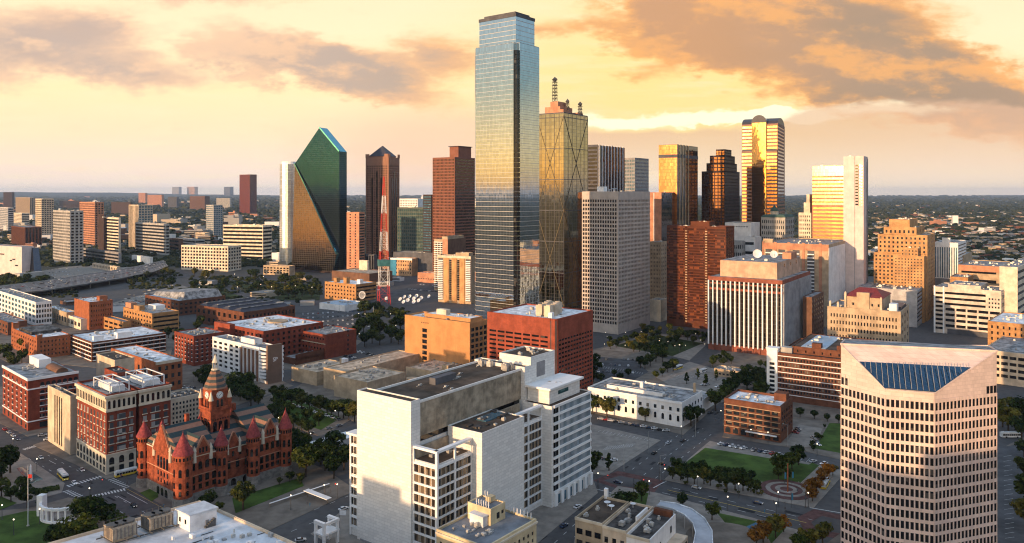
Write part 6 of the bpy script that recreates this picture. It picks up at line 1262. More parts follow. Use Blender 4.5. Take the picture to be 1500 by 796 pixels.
# bottom right row of low buildings
def row_building():
    B=Bld('row_of_low_shops','row of low brick shops with dark roofs and satellite dishes, bottom right of centre','building',842,948,1003,800,Y=262,a=36,wall='tan_stone',roof='roof_dark',h=13.5,LY=44,LX=None)
    B.P=Vector((51.4,287.5,0)); B.root.location=B.P; B.root.rotation_euler=(0,0,math.pi/2-R(32)); B.a=R(32); B.dR=Vector((math.sin(B.a),math.cos(B.a),0)); B.dL=Vector((-math.cos(B.a),math.sin(B.a),0)); h=13.5; X=27.5; LYs=(0,9.5,19.5,31.3); walls=('white','tan_light','tan_stone')
    fL=Face((0,0),(0,1),(-1,0),31.3)
    for i in range(3):
        z=(12.6,13.6,14.2)[i]; m_=MB(); m_.box(0,X+(0 if i<2 else -2),LYs[i]+.03,LYs[i+1]-.03,0,z); m_.build('shop',M[walls[i]],B.root)
        pr=MB(); x1=X+(0 if i<2 else -2); y0,y1=LYs[i]+.03,LYs[i+1]-.03; pr.box(0,x1,y0,y0+.4,z,z+1.1); pr.box(0,x1,y1-.4,y1,z,z+1.1); pr.box(0,.4,y0+.4,y1-.4,z,z+1.0); pr.box(x1-.4,x1,y0+.4,y1-.4,z,z+1.0); pr.build('parapet',M[walls[i]],B.root)
        rr=MB(); rr.box(.4,x1-.4,y0+.4,y1-.4,z,z+.1); rr.build('roof',M['roof_dark' if i<2 else 'roof_brown'],B.root)
        for u_ in [y0+(y1-y0)*(k_+.5)/3 for k_ in range(3)]:
            for zz in (z-4,z-8.5): B.wins.append((fL,u_,zz,2.6 if i==2 else 1.5,2.2,'window_deep',.02,False))
        fL.box(B.mb('cornice','trim_stone'),y0,y1,-.02,.35,z+.2,z+1.3)
    fR=Face((0,0),(1,0),(0,-1),X)
    for u_,zz in ((3,8.5),(8,7.5),(10.5,7.5),(22,9.5)): B.wins.append((fR,u_,zz,1.3 if u_>4 else 2.6,2.6,'window_deep',.05,False))
    m_=MB(); m_.box(0,X+.2,-5,-.05,0,6); m_.build('side_annexe',M['tan_light'],B.root)
    for i in range(6): B.wins.append((Face((0,-5),(1,0),(0,-1),X),3+i*4.4,3.6,2.6,1.8,'window_deep',.03,False))
    def disc(x,y,z,r_): 
        m_=MB(); m_.bar((x,y,z),(x,y,z+1.4),.2); m_.cone(x,y,.25,r_,z+1.2,z+1.9,14); m_.build('satellite_dish',M['dish'],B.root)
    disc(16,23,14.2,1.3); disc(18.5,26,14.2,1.4); disc(24,17,13.6,1.2)
    for x,y,z in ((5,13,13.6),(9,12,13.6),(14,14,13.6),(18,16,13.6),(7,3,12.6),(10,5,12.6),(13,4,12.6),(15,6,12.6),(20,4,12.6),(12,27,14.2),(4,28,14.2)): m_=MB(); s_=rnd.uniform(1.2,2.4); m_.box(x,x+s_,y,y+s_*rnd.uniform(.7,1.4),z+.2,z+rnd.uniform(.9,1.7)); m_.cone(x+s_/2,y+s_*.4,s_*.3,s_*.3,z+.9,z+1.8,10); m_.build('rooftop_unit',M['metal'],B.root)
    m_=MB(); m_.box(11,22,9.7,10.4,13.6,16.2); m_.build('white_screen',M['trim_white'],B.root); m_=MB(); m_.box(X-2.5,X-.4,1,8.5,12.6,15); m_.build('back_wall',M['brick_brown'],B.root); m_=MB(); m_.box(X-2.4,X-1,29.2,30.6,14,18.5); m_.build('chimney',M['trim_white'],B.root)
    B.done(minpx=1.2)
row_building()
# ---------------------------------------------------------------- foreground roof, mast, plaza objects
def front_roof():
    zr=24.0; c0=G(292,735,zr); e1=(G(75,796,zr)-c0); e2=(G(430,796,zr)-c0); L1,L2=e1.length*2.1,e2.length*2.1; e1.normalize(); e2.normalize()
    o=empty('white_roofed_annexe',(c0.x,c0.y,0),0,'broad building with a white roof, cooling units and a white roof hut, bottom left','building')
    pt=lambda a_,b_,z=0: (e1.x*a_+e2.x*b_,e1.y*a_+e2.y*b_,z)
    def blk(mb,a0,a1,b0,b1,z0,z1,m=0): mb.hexa([pt(a0,b0,z0),pt(a0,b1,z0),pt(a1,b1,z0),pt(a1,b0,z0),pt(a0,b0,z1),pt(a0,b1,z1),pt(a1,b1,z1),pt(a1,b0,z1)],m)
    m_=MB(); blk(m_,0,L1,0,L2,0,zr-.6); m_.build('wall',M['tan_light'],o)
    m_=MB(); blk(m_,.6,L1-.6,.6,L2-.6,zr-.62,zr-.5); m_.build('roof',M['roof_sheet'],o)
    m_=MB(); blk(m_,-.3,L1,-.3,.6,zr-1.2,zr+.35); blk(m_,-.3,.6,.6,L2,zr-1.2,zr+.34); blk(m_,L1-.6,L1,.6,L2,zr-.6,zr+.3); m_.build('parapet',M['tan_light'],o)
    m_=MB(); blk(m_,.1,.2,.6,L2,zr+.36,zr+.5); blk(m_,.6,L1,.1,.2,zr+.36,zr+.5); m_.build('coping',M['trim_stone'],o)
    def ab(px,py,z=zr): d=G(px,py,z)-Vector((c0.x,c0.y,z)); M2=Matrix(((e1.x,e2.x),(e1.y,e2.y))).inverted(); return M2@Vector((d.x,d.y))
    q=ab(278,777.6); l=ab(253.8,769.6); r=ab(308.8,761.6)
    a0,a1=min(q[0],r[0]),max(q[0],r[0]); b0,b1=min(q[1],l[1]),max(q[1],l[1])
    m_=MB(); blk(m_,a0,a1,b0,b1,zr-.5,zr+5.2); s=m_.build('roof_hut',M['steel_white'],o)
    m_=MB(); blk(m_,a0-.4,a1+.4,b0-.4,b1+.4,zr+5.2,zr+5.6); m_.build('hut_roof',M['roof_sheet'],s)
    for f0,f1 in ((.2,.32),(.62,.74)): m_=MB(); blk(m_,a1-.05,a1+.06,b0+(b1-b0)*f0,b0+(b1-b0)*f1,zr+1.6,zr+3.2); m_.build('window',M['window_deep'],s)
    m_=MB(); blk(m_,a0+(a1-a0)*.3,a0+(a1-a0)*.42,b1-.05,b1+.06,zr-.4,zr+2); m_.build('door',M['gray'],s)
    st=MB()
    for i in range(6): blk(st,a0+1+i*.6,a0+1.6+i*.6,b1+.1,b1+1.2,zr-.5,zr+2.2-i*.42)
    st.build('steps',M['metal_dark'],s)
    def cooler(px,py,w,d,h_):
        a,b=ab(px,py); m_=MB(); blk(m_,a-d,a,b-w,b,zr+.7,zr+h_); u_=m_.build('cooling_unit',M['louvre_tan'],o)
        m_=MB()
        for i in range(7): blk(m_,a+.02,a+.14,b-w+.2+i*(w-.4)/7,b-w+.2+i*(w-.4)/7+.25,zr+1,zr+h_-.3)
        for i in range(6): blk(m_,a-d+.2+i*(d-.4)/6,a-d+.2+i*(d-.4)/6+.25,b+.02,b+.14,zr+1,zr+h_-.3)
        m_.build('louvres',M['gray_dark'],u_)
        m_=MB()
        for i in range(3):
            c_=pt(a-d*(i+.5)/3,b-w/2); m_.cone(c_[0],c_[1],w*.3,w*.3,zr+h_,zr+h_+.7,14)
        for i in range(5): p=pt(a-d*i/4,b-.1); p2=pt(a-d*i/4,b-w+.1); m_.bar((p[0],p[1],zr+h_),(p[0],p[1],zr+h_+1.1),.1); m_.bar((p2[0],p2[1],zr+h_),(p2[0],p2[1],zr+h_+1.1),.1)
        p,p2=pt(a,b-.1,zr+h_+1.1),pt(a-d,b-.1,zr+h_+1.1); m_.bar(p,p2,.1); p,p2=pt(a,b-w+.1,zr+h_+1.1),pt(a-d,b-w+.1,zr+h_+1.1); m_.bar(p,p2,.1); m_.build('fans',M['metal_dark'],u_)
        m_=MB()
        for k_ in (-.8,w+.6): m_.bar(pt(a+2,b-w+k_,zr+.2),pt(a-d-2,b-w+k_,zr+.2),.35)
        for k_ in (0,.5,1): m_.bar(pt(a-d*k_,b+2,zr+.45),pt(a-d*k_,b-w-2,zr+.45),.3)
        m_.build('steel_frame',M['metal_dark'],u_)
    cooler(165,797,6.5,8,4.8); cooler(220,781,6.5,8,4.8)
    for i in range(16):
        px,py=rnd.uniform(250,410),rnd.uniform(775,796)
        a,b=ab(px,py); m_=MB(); s_=rnd.uniform(.4,1.3); blk(m_,a,a+s_,b,b+s_*rnd.uniform(.6,2),zr-.5,zr+rnd.uniform(.1,.9)); m_.build('roof_vent',M['metal' if i%2 else 'steel_white'],o)
    m_=MB()
    for i in range(5): a,b=ab(rnd.uniform(240,400),rnd.uniform(770,796)); blk(m_,a,a+rnd.uniform(3,9),b,b+.18,zr-.45,zr-.25)
    m_.build('roof_pipes',M['metal_dark'],o)
mat('roof_sheet',(.60,.63,.66),rough=.6,var=.16,scale=.18,brick=(14,3.2,.86,.05)); mat('louvre_tan',(.34,.28,.21),var=.25,scale=.8); front_roof()
def mast():
    Y=985.0; b=Vector(((562.3-CX)*Y/F,Y,0)); o=empty('red_white_lattice_mast',b,R(20),'red and white painted lattice broadcast mast, standing before the pyramid topped tower','mast')
    pr=[(447,22.6),(419,19),(386,16.5),(368,14.5),(340,11.5),(313,8.6),(287,5.4),(259,1.4)]; cols=['mast_red','steel_white','steel_white','mast_red','steel_white','mast_red','steel_white']
    cols=['mast_red','steel_white','mast_red','steel_white','mast_red','steel_white','mast_red']
    for i in range(7):
        (y0,w0),(y1,w1)=pr[i],pr[i+1]; z0,z1=Zat(y0,Y),Zat(y1,Y); r0,r1=w0*Y/F*.5*.74,w1*Y/F*.5*.74; m_=MB(); n=max(2,int((z1-z0)/max(6.5,r0*1.7)))
        for k_ in range(n):
            za,zb=z0+(z1-z0)*k_/n,z0+(z1-z0)*(k_+1)/n; ra,rb=r0+(r1-r0)*k_/n,r0+(r1-r0)*(k_+1)/n
            A=[(sx*ra,sy*ra,za) for sx,sy in ((-1,-1),(1,-1),(1,1),(-1,1))]; Bq=[(sx*rb,sy*rb,zb) for sx,sy in ((-1,-1),(1,-1),(1,1),(-1,1))]
            for j in range(4): m_.bar(A[j],Bq[j],.48 if i<3 else .4); m_.bar(A[j],Bq[(j+1)%4],.2); m_.bar(A[(j+1)%4],Bq[j],.2); m_.bar(Bq[j],Bq[(j+1)%4],.22)
        m_.build('mast_section',M[cols[i]],o)
    m_=MB(); z=Zat(384,Y); m_.box(-7,7,-7,7,z-5,z+3); m_.build('equipment_cabin',M['teal'],o)
    for z,x in ((20,-8),(60,5),(96,-3)): m_=MB(); m_.cone(x,-7,.3,1.8,z,z+.8,12); m_.build('dish',M['dish'],o)
mast()
def dishes():
    m_=MB(); n=16; nn=Vector((-.35,-.75,.55)).normalized(); a_=nn.cross(Vector((0,0,1))).normalized(); b_=a_.cross(nn); c_=Vector((0,0,4.4)); r_=3.6
    rings=[(0,-1.3),(.5,-1.0),(1.0,0)]; vv=[]
    for rr,dz in rings[1:]: vv+=[c_+(a_*math.cos(2*math.pi*k_/n)+b_*math.sin(2*math.pi*k_/n))*r_*rr+nn*dz for k_ in range(n)]
    m_.v=[tuple(c_+nn*-1.3)]+[tuple(p) for p in vv]; m_.f=[(0,1+k_,1+(k_+1)%n) for k_ in range(n)]+[(1+k_,1+n+k_,1+n+(k_+1)%n,1+(k_+1)%n) for k_ in range(n)]; m_.mi=[0]*len(m_.f); dm=m_.mesh('reflector',M['dish'])
    m_=MB(); m_.cone(0,.6,.7,.4,0,3.4,8); m_.bar(tuple(c_-nn*1.1),tuple(c_+nn*1.6),.25); sm=m_.mesh('pedestal',M['metal_dark'])
    for i,(px,py) in enumerate(((566,441),(586,442),(592,438.5),(597,443.5),(600,438),(606,441),(610,437),(613,444),(617,440),(628,438),(591,446),(606,446))):
        o=empty('satellite_dish',G(px,py),rnd.uniform(-.25,.25),'large white satellite dish in the dish yard, right of the lattice mast foot','satellite dish','satellite dishes in the yard'); o.scale=(.75,)*3; inst(dm,'reflector',o); inst(sm,'pedestal',o)
dishes()
def round_sign():
    p=G(530.5,446); o=empty('oval_lattice_sign',p,R(15),'white oval lattice sign on a post, in front of the orange brick loft','sign'); Y=p.y; z0=Zat(436.5,Y); m_=MB(); m_.bar((0,0,0),(0,0,z0-1),.7); m_.build('post',M['metal_dark'],o); m_=MB(); c_=Vector((0,0,z0+3.6)); n=18
    P=[c_+Vector((3.8*math.cos(2*math.pi*i/n),0,4.6*math.sin(2*math.pi*i/n))) for i in range(n)]
    for i in range(n): m_.bar(P[i],P[(i+1)%n],.9)
    for i in range(-2,3): w_=math.sqrt(max(0,1-(i/3)**2)); m_.bar(c_+Vector((i*1.27,0,-4.6*w_)),c_+Vector((i*1.27,0,4.6*w_)),.4); m_.bar(c_+Vector((-3.8*w_,0,i*1.5)),c_+Vector((3.8*w_,0,i*1.5)),.4)
    m_.build('lattice_panel',M['trim_white'],o)
round_sign()
# memorial plaza at lower left
def pergola():
    o=empty('white_curved_pergola',G(80,765),R(-8),'white curved colonnade wall with tall openings on the lawn, lower left','pergola'); m_=MB(); ra=11; n=9; w=MB()
    an=[math.radians(200+130*i/n) for i in range(n+1)]
    for i,t in enumerate(an):
        x,y=ra*math.cos(t),ra*math.sin(t)+9; w.box(x-.42,x+.42,y-.42,y+.42,.9,6.0)
    for i in range(n):
        a,b=an[i],an[i+1]; p=Vector((ra*math.cos(a),ra*math.sin(a)+9,0)); q=Vector((ra*math.cos(b),ra*math.sin(b)+9,0)); w.bar(p+Vector((0,0,6)),q+Vector((0,0,6.3)),1.1); w.bar(p+Vector((0,0,.5)),q+Vector((0,0,.5)),1.0)
    w.build('colonnade',M['trim_white'],o)
    m_=MB(); x,y=ra*math.cos(an[0]),ra*math.sin(an[0])+9; m_.box(x-1.6,x+1.2,y-1.3,y+1.6,0,9.2); m_.build('end_pylon',M['trim_white'],o)
    m_=MB(); m_.prism([(7*math.cos(math.radians(190+150*i/8)),7*math.sin(math.radians(190+150*i/8))+9) for i in range(9)],0,.5); m_.build('paved_floor',M['paving_light'],o)
pergola()
def simple_mesh_thing(name,loc,label,cat,parts,rz=0,group=None):
    o=empty(name,loc,rz,label,cat,group)
    for n,m,fn in parts: mb=MB(); fn(mb); mb.build(n,M[m],o)
    return o
simple_mesh_thing('white_obelisk',G(45,706),'slim white obelisk beside the shallow pool, lower left','obelisk',[('shaft','trim_white',lambda m_:m_.cone(0,0,.9,.5,.6,7.6,4,rot=.8)),('tip','trim_white',lambda m_:m_.cone(0,0,.5,.02,7.6,8.8,4,rot=.8)),('plinth','paving_light',lambda m_:m_.box(-1.4,1.4,-1.4,1.4,0,.6))])
simple_mesh_thing('flagpole',G(41,771),'tall thin flagpole with a small red flag on the lawn, lower left','flagpole',[('pole','steel_white',lambda m_:m_.cone(0,0,.18,.09,0,26,8)),('flag','mast_red',lambda m_:[m_.box(.1+i*.4,.5+i*.4,-.05+.12*math.sin(i),.05+.12*math.sin(i),20.6,22.2) for i in range(4)]),('base','concrete',lambda m_:m_.cone(0,0,.7,.5,0,.5,10))])
simple_mesh_thing('roof_flagpole',G(497,777),'short flagpole with a pale flag by the road, left of the stone courts','flagpole',[('pole','metal_dark',lambda m_:m_.cone(0,0,.12,.08,0,9,8)),('flag','dish',lambda m_:[m_.box(.1+i*.4,.5+i*.4,-.04+.1*math.sin(i),.04+.1*math.sin(i),6.4,8.4) for i in range(7)])])
simple_mesh_thing('hedge_planter',G(71,719),'low planter bed with a clipped hedge between the pool and the curved colonnade','planter',[('kerb','paving_light',lambda m_:m_.box(-5,5,-3.2,3.2,0,.4)),('hedge','leaf',lambda m_:[m_.box(-4.6+i*.77+rnd.uniform(-.1,.1),-3.9+i*.77,-2.8+j*.8+rnd.uniform(-.1,.1),-2.1+j*.8,.2,.9+rnd.uniform(0,.5)) for i in range(12) for j in range(7)])],rz=R(35))
simple_mesh_thing('white_bus_shelter',G(465,733),'long white bus canopy slanting beside the courthouse garden','shelter',[('canopy','trim_white',lambda m_:m_.hexa([(-8,-1.5,2.9),(8,-1.5,2.3),(8,1.5,2.3),(-8,1.5,2.9),(-8,-1.5,3.2),(8,-1.5,2.6),(8,1.5,2.6),(-8,1.5,3.2)])),('posts','metal_dark',lambda m_:[m_.box(x-.1,x+.1,-.1,.1,0,2.4) for x in (-7,-2,3,7)])],rz=R(-35))
simple_mesh_thing('garden_wall',G(440,728),'low pale retaining wall along the courthouse garden, right of the red courthouse','wall',[('wall','paving_light',lambda m_:m_.box(-16,16,-.3,.3,0,1.6)),('coping','trim_white',lambda m_:m_.box(-16.1,16.1,-.42,.42,1.6,1.75))],rz=R(48))
simple_mesh_thing('white_podium',G(497,665),'plain pale podium wall beside the grove, left of the white stone courts','wall',[('wall','concrete_pale',lambda m_:m_.box(-12,12,0,10,0,7)),('coping','trim_white',lambda m_:m_.box(-12.2,12.2,-.2,10.2,7,7.3))],rz=R(50))
def glass_pyramid():
    o=empty('small_glass_pyramid',G(1108,775),R(20),'small dark glass pyramid skylight on the lower lawn','skylight'); m_=MB(); m_.hexa([(-3.5,-3,.1),(3.5,-3,.1),(3.5,3,.1),(-3.5,3,.1),(.9,.8,2.4),(1.1,.8,2.4),(1.1,1,2.4),(.9,1,2.4)]); m_.build('glass',M['glass_skylight'],o); m_=MB(); m_.box(-3.8,3.8,-3.3,3.3,0,.15); m_.build('kerb',M['concrete'],o)
glass_pyramid()
def canopy():
    # curved pale canopy roof sweeping round the paved court
    pts=[(955,738),(985,739),(1010,747),(1027,760),(1036,778),(1036,797),(1024,815)]; zt=6.0
    inner=[G(*p,zt) for p in ((962,741),(985,746),(1003,755),(1015,767),(1019,781),(1016,797),(1006,812))]; outer=[G(*p,zt) for p in ((967,735),(990,738),(1013,746),(1032,760),(1043,778),(1044,797),(1033,818))]
    o=empty('curved_canopy',(inner[3].x,inner[3].y,0),0,'pale curved canopy roof sweeping past the row of shops, bottom right','canopy'); b=Vector((inner[3].x,inner[3].y,0)); m_=MB(); pm=MB()
    for i in range(6):
        q=[inner[i]-b,inner[i+1]-b,outer[i+1]-b,outer[i]-b]; m_.hexa([(p.x,p.y,zt-.6) for p in q]+[(p.x,p.y,zt) for p in q])
        for p in (q[0],q[3]): pm.cone(p.x*1.0,p.y,.25,.25,0,zt-.6,8)
    m_.build('roof',M['roof_gray_light'],o); pm.build('posts',M['concrete'],o)
    r=MB()
    for i in range(6): r.bar(inner[i]-b+Vector((0,0,.25)),inner[i+1]-b+Vector((0,0,.25)),.35); r.bar(outer[i]-b+Vector((0,0,.25)),outer[i+1]-b+Vector((0,0,.25)),.35)
    r.build('rim',M['roof_white'],o)
mat('roof_gray_light',(.38,.40,.43),var=.15); canopy()
c=G(1066,792); mb=MB(); mb.cone(c.x,c.y,17,17,.1,.34,36); tag(mb.build('paved_court',M['pavement']),kind='structure')
def pole_sign():
    p=G(1154,722); simple_mesh_thing('tall_plaza_pole',p,'tall slim rusty pole at the centre of the round paved plaza','pole',[('pole','brick_orange',lambda m_:m_.cone(0,0,.35,.25,0,14,8)),('base','concrete',lambda m_:m_.cone(0,0,1.2,1.0,0,.5,12))])
    for px,py in ((1159,744),(1149,712),(1160,711)): simple_mesh_thing('banner_post',G(px,py),'short dark post with a blue banner on the round paved plaza','post',[('post','metal_dark',lambda m_:m_.cone(0,0,.12,.1,0,7,8)),('banner','mural_blue',lambda m_:m_.box(.1,.9,-.04,.04,3.5,6.5))],group='banner posts on the plaza')
pole_sign()
# ---------------------------------------------------------------- trees
def crown_mesh(seed,rx,rz,m,nclump=27,per=44,leaf=.66,conic=False):
    r=random.Random(seed); mb=MB()
    for c_ in range(nclump):
        while True:
            x,y,z=r.uniform(-1,1),r.uniform(-1,1),r.uniform(-1,1)
            if .25<x*x+y*y+z*z<1: break
        if conic: k_=(1-(z+1)/2)*.9+.12; x,y=x*k_,y*k_
        elif z<-.3: x*=.8; y*=.8
        cx,cy,cz=x*rx*.78,y*rx*.78,z*rz*.78; cr=r.uniform(.18,.40)*rx*(.6 if conic else 1)
        for i in range(per):
            d=Vector((r.gauss(0,1),r.gauss(0,1),r.gauss(0,1))).normalized()*cr*r.uniform(.55,1.05)
            p=Vector((cx,cy,cz))+d*Vector((1,1,.8)).length/1.62; n=(d.normalized()+Vector((r.uniform(-.7,.7),r.uniform(-.7,.7),r.uniform(-.2,.9)))).normalized(); a_=n.orthogonal().normalized(); b_=n.cross(a_); t=r.uniform(0,6.28); a2=a_*math.cos(t)+b_*math.sin(t); b2=n.cross(a2); s=leaf*r.uniform(.6,1.25)
            mb.poly([p-a2*s*.6-b2*s*.2,p+b2*s*.5*-.9,p+a2*s*.65,p+b2*s*.55])
    return mb.mesh('crown',M[m])
def trunk_mesh(h,r_,seed):
    r=random.Random(seed); mb=MB(); mb.cone(0,0,r_,r_*.6,0,h,8)
    for i in range(5): t=i*1.256+r.uniform(-.3,.3); mb.bar((0,0,h*.7),(math.cos(t)*h*.55,math.sin(t)*h*.55,h*1.35),r_*.55)
    return mb.mesh('trunk',M['bark'])
CR={'leaf':[crown_mesh(i,3.6,3.1,'leaf') for i in range(4)],'olive':[crown_mesh(10+i,3.6,3.1,'leaf_olive') for i in range(3)],'autumn':[crown_mesh(20+i,3.6,3.2,'leaf_autumn',24) for i in range(2)],'cone':[crown_mesh(30+i,2.6,4.6,'leaf',34,conic=True) for i in range(2)]}
TK=[trunk_mesh(3.2,.32,i) for i in range(3)]
def tree(px,py,hpx,kind,label,group,wide=1.0):
    p=G(px,py); hm=hpx*p.y/F*rnd.uniform(.84,1.16); cone=kind=='cone'; base=9.0 if not cone else 10.5
    s=hm/base; o=empty('tree',p,rnd.uniform(0,6.28),label,'tree',group)
    c_=inst(rnd.choice(CR[kind]),'crown',o,(0,0,(5.6 if not cone else 5.7)*s),0,(s*wide*rnd.uniform(.92,1.1),s*wide*rnd.uniform(.92,1.1),s)); inst(rnd.choice(TK),'trunk',o,(0,0,0),0,(s,s,s)); return o
def grove(label,group,pts,kind='leaf',jit=0):
    for p in pts: tree(p[0],p[1],p[2],p[3] if len(p)>3 else kind,label,group,p[4] if len(p)>4 else 1.15)
def scatter(label,group,poly,n,h0,h1,kinds=('leaf',),seed=1):
    n=max(5,int(n*.66)); h0,h1=h0*1.06,h1*1.1; r=random.Random(seed); k_=0; xs=[p[0] for p in poly]; ys=[p[1] for p in poly]; pts=[]; tries=0
    while k_<n and tries<9000:
        tries+=1; x,y=r.uniform(min(xs),max(xs)),r.uniform(min(ys),max(ys)); ins=False; j=len(poly)-1
        for i in range(len(poly)):
            if (poly[i][1]>y)!=(poly[j][1]>y) and x<(poly[j][0]-poly[i][0])*(y-poly[i][1])/(poly[j][1]-poly[i][1])+poly[i][0]: ins=not ins
            j=i
        if not ins or any(abs(x-a_)<h0*.42 and abs(y-b_)<h0*.22 for a_,b_ in pts): continue
        pts.append((x,y)); tree(x,y,r.uniform(h0,h1),r.choice(kinds),label,group,r.uniform(1,1.3)); k_+=1
grove('big dark tree at the left edge, above the pool with the obelisk','trees by the pool',[(2,703,50,'leaf',1.1),(15,693,40,'leaf',1.0),(-8,716,44)])
grove('rounded dark tree on the left lawn, below the pool','trees on the left lawn',[(16,736,32),(40,744,34),(2,728,28),(34,724,24)])
grove('large dark tree in the clump beside the crosswalk, above the white roof','trees beside the crosswalk',[(121,767,44,'leaf',1.15),(132,772,48,'leaf',1.25),(155,774,46,'leaf',1.2),(172,782,40,'leaf',1.2),(96,806,44,'leaf',1.2),(116,806,46,'leaf',1.3),(78,806,40,'leaf',1.2)])
grove('small bush in front of the crosswalk trees','bushes on the left lawn',[(64,729,12),(58,742,14),(122,738,10)])
grove('broad tree standing against the right side of the red courthouse','tree at the courthouse',[(356,748,52,'olive',1.0)])
grove('small tree at the near corner of the red courthouse','small courthouse trees',[(308,744,28),(296,748,20),(322,750,16)])
scatter('dark shrub in the hedge bank right of the red courthouse','hedge bank shrubs',[(398,714),(440,697),(446,708),(405,722)],9,11,15,('leaf','olive'),3)
scatter('dark tree in the grove between the red courthouse and the white stone courts','grove left of the courts',[(422,688),(430,660),(505,676),(512,700),(470,705),(430,700)],20,32,42,('leaf',),4)
scatter('dark tree in the square behind the red courthouse','trees of the courthouse square',[(395,630),(400,606),(470,622),(462,638),(420,640)],16,18,25,('leaf','leaf','olive'),5)
scatter('dark tree in the upper square behind the clock tower','trees behind the clock tower',[(372,600),(385,580),(418,588),(415,603),(390,608)],9,16,24,('leaf','leaf','olive'),6)
grove('street tree in the row along the tan college blocks','street trees along the college',[(418+8.5*i+rnd.uniform(-2,2),592+2.2*i+rnd.uniform(-1,2),rnd.uniform(24,30),'leaf' if i%3 else 'olive') for i in range(13)])
scatter('dark tree in front of the white fronted office','trees before the white office',[(320,582),(335,566),(385,570),(405,596),(350,605)],16,22,32,('leaf',),7)
scatter('dark street tree by the dark red office','trees by the dark red office',[(285,560),(308,552),(312,565),(292,572)],5,16,22,('leaf',),8)
scatter('dark tree in the large grove left of the orange tan block','grove left of the orange block',[(520,508),(525,470),(545,448),(592,462),(592,505),(560,512)],34,15,24,('leaf','leaf','olive'),9)
scatter('tree in the grove at the foot of the green prism tower','grove below the prism tower',[(392,436),(402,412),(466,414),(470,436),(430,440)],30,11,17,('olive','leaf'),10)
scatter('dark tree in the belt below the cream office blocks','tree belt by the freeway',[(278,426),(285,404),(385,404),(390,428),(340,436)],26,10,15,('leaf','leaf','olive'),11)
scatter('dark tree in the belt along the far left of the freeway','tree belt left of the freeway',[(-10,425),(-10,404),(62,408),(68,418),(20,424)],20,9,14,('leaf',),12)
scatter('dark tree in the belt right of the freeway','tree belt right of the freeway',[(188,425),(192,408),(262,400),(266,420)],16,9,14,('leaf','olive'),13)
grove('round street tree in front of the low white arched building','trees before the white arched building',[(889,613,31,'olive',1.1),(945,618,29,'olive',1.1),(1012,625,34,'leaf',1.2),(868,606,28)])
grove('big dark tree at the right end of the low white arched building','trees at the end of the white building',[(1048,602,32,'leaf',1.2),(1022,618,26)])
grove('conical tree standing in the pale parking lot','trees in the pale lot',[(1006,563,19,'cone'),(1034,566,20,'cone'),(1022,556,17,'cone'),(1049,558,17,'cone')])
scatter('dark tree in the dense row between two parking lots','tree row between the lots',[(934,545),(948,524),(974,520),(976,538),(950,548)],12,14,20,('leaf',),14)
grove('round dark tree beside the bus lane','trees beside the bus lane',[(961,556,16),(978,546,20),(986,545,19),(920,553,14),(908,558,14),(880,562,16),(900,552,12),(970,552,16)])
scatter('dark tree in the dense grove behind the five storey brick block','grove behind the brick block',[(1060,590),(1070,566),(1100,556),(1130,572),(1128,596)],22,20,28,('leaf','leaf','olive'),15)
scatter('dark tree at the foot of the white striped cube','trees before the striped cube',[(1040,540),(1042,522),(1090,528),(1126,538),(1125,546),(1075,536)],16,11,15,('leaf',),16)
scatter('dark tree in the city park below the gridded tower','trees in the city park',[(880,518),(880,506),(955,482),(1036,496),(1030,505),(985,521)],78,9,14,('leaf','leaf','olive'),17)
scatter('dark street tree by the brick red block','trees right of the brick red block',[(858,560),(866,535),(880,530),(880,545),(868,570)],7,16,22,('leaf',),18)
grove('bushy tree in the front row beside the big lawn','front row trees by the lawn',[(984+11.5*i+rnd.uniform(-2,2),703+1.9*i+rnd.uniform(-1,1),rnd.uniform(20,26),'leaf' if i%4 else 'olive',1.15) for i in range(12)])
grove('dark tree in the back row on the big lawn','back row trees on the lawn',[(992+12*i+rnd.uniform(-2,2),691+1.6*i,rnd.uniform(16,21),'leaf',1.1) for i in range(10)])
scatter('low shrub in the planting strip along the pavement','planting strip shrubs',[(985,707),(1000,703),(1120,724),(1128,731),(1060,724)],22,5,8,('olive',),19)
grove('dark rounded tree in the clump at the right of the big lawn','clump at the right of the lawn',[(1145,697,30,'leaf',1.25),(1160,688,32,'leaf',1.25),(1170,682,28,'leaf',1.2),(1140,703,22,'leaf',1.1),(1154,705,20,'leaf',1.2)])
grove('orange autumn tree beside the bus at the plaza corner','autumn trees by the plaza',[(1186,728,26,'autumn',1.15),(1196,722,26,'autumn',1.15),(1204,712,24,'autumn',1.1),(1212,702,24,'autumn',1.1),(1190,735,22,'autumn'),(1220,697,20,'olive')])
grove('dark green tree at the corner above the row of shops','trees above the row of shops',[(914,748,30,'leaf',1.25),(926,742,26,'leaf',1.2),(940,735,34,'leaf',.95),(905,752,24)])
grove('single round tree between the canopy and the road','trees between canopy and road',[(1000,744,24,'leaf',1.1),(1043,762,24,'leaf',1.2)])
grove('autumn tree at the corner of the lower lawn','autumn trees by the lower lawn',[(1118,796,32,'autumn',1.1),(1136,788,30,'olive',1.1),(1108,802,28,'autumn',1.1),(1148,780,22,'autumn')])
grove('thin green tree at the bottom edge, left of the pink octagonal tower','trees left of the pink tower',[(1184,806,32,'olive',1.15),(1205,800,36,'olive',.9),(1170,812,30,'leaf',1.2)])
grove('thin dark tree by the striped pale lot','trees by the striped lot',[(873,686,24,'leaf',1.05),(892,690,30,'cone'),(868,694,22)])
grove('tree at the right edge beside the gray lot','trees at the right edge',[(1499,700,36,'olive'),(1504,740,40,'leaf'),(1502,775,44,'olive'),(1500,670,30,'leaf')])
scatter('dark tree right of the pink octagonal tower','trees right of the pink tower',[(1464,640),(1466,600),(1515,600),(1515,650)],14,22,32,('leaf','olive'),20)
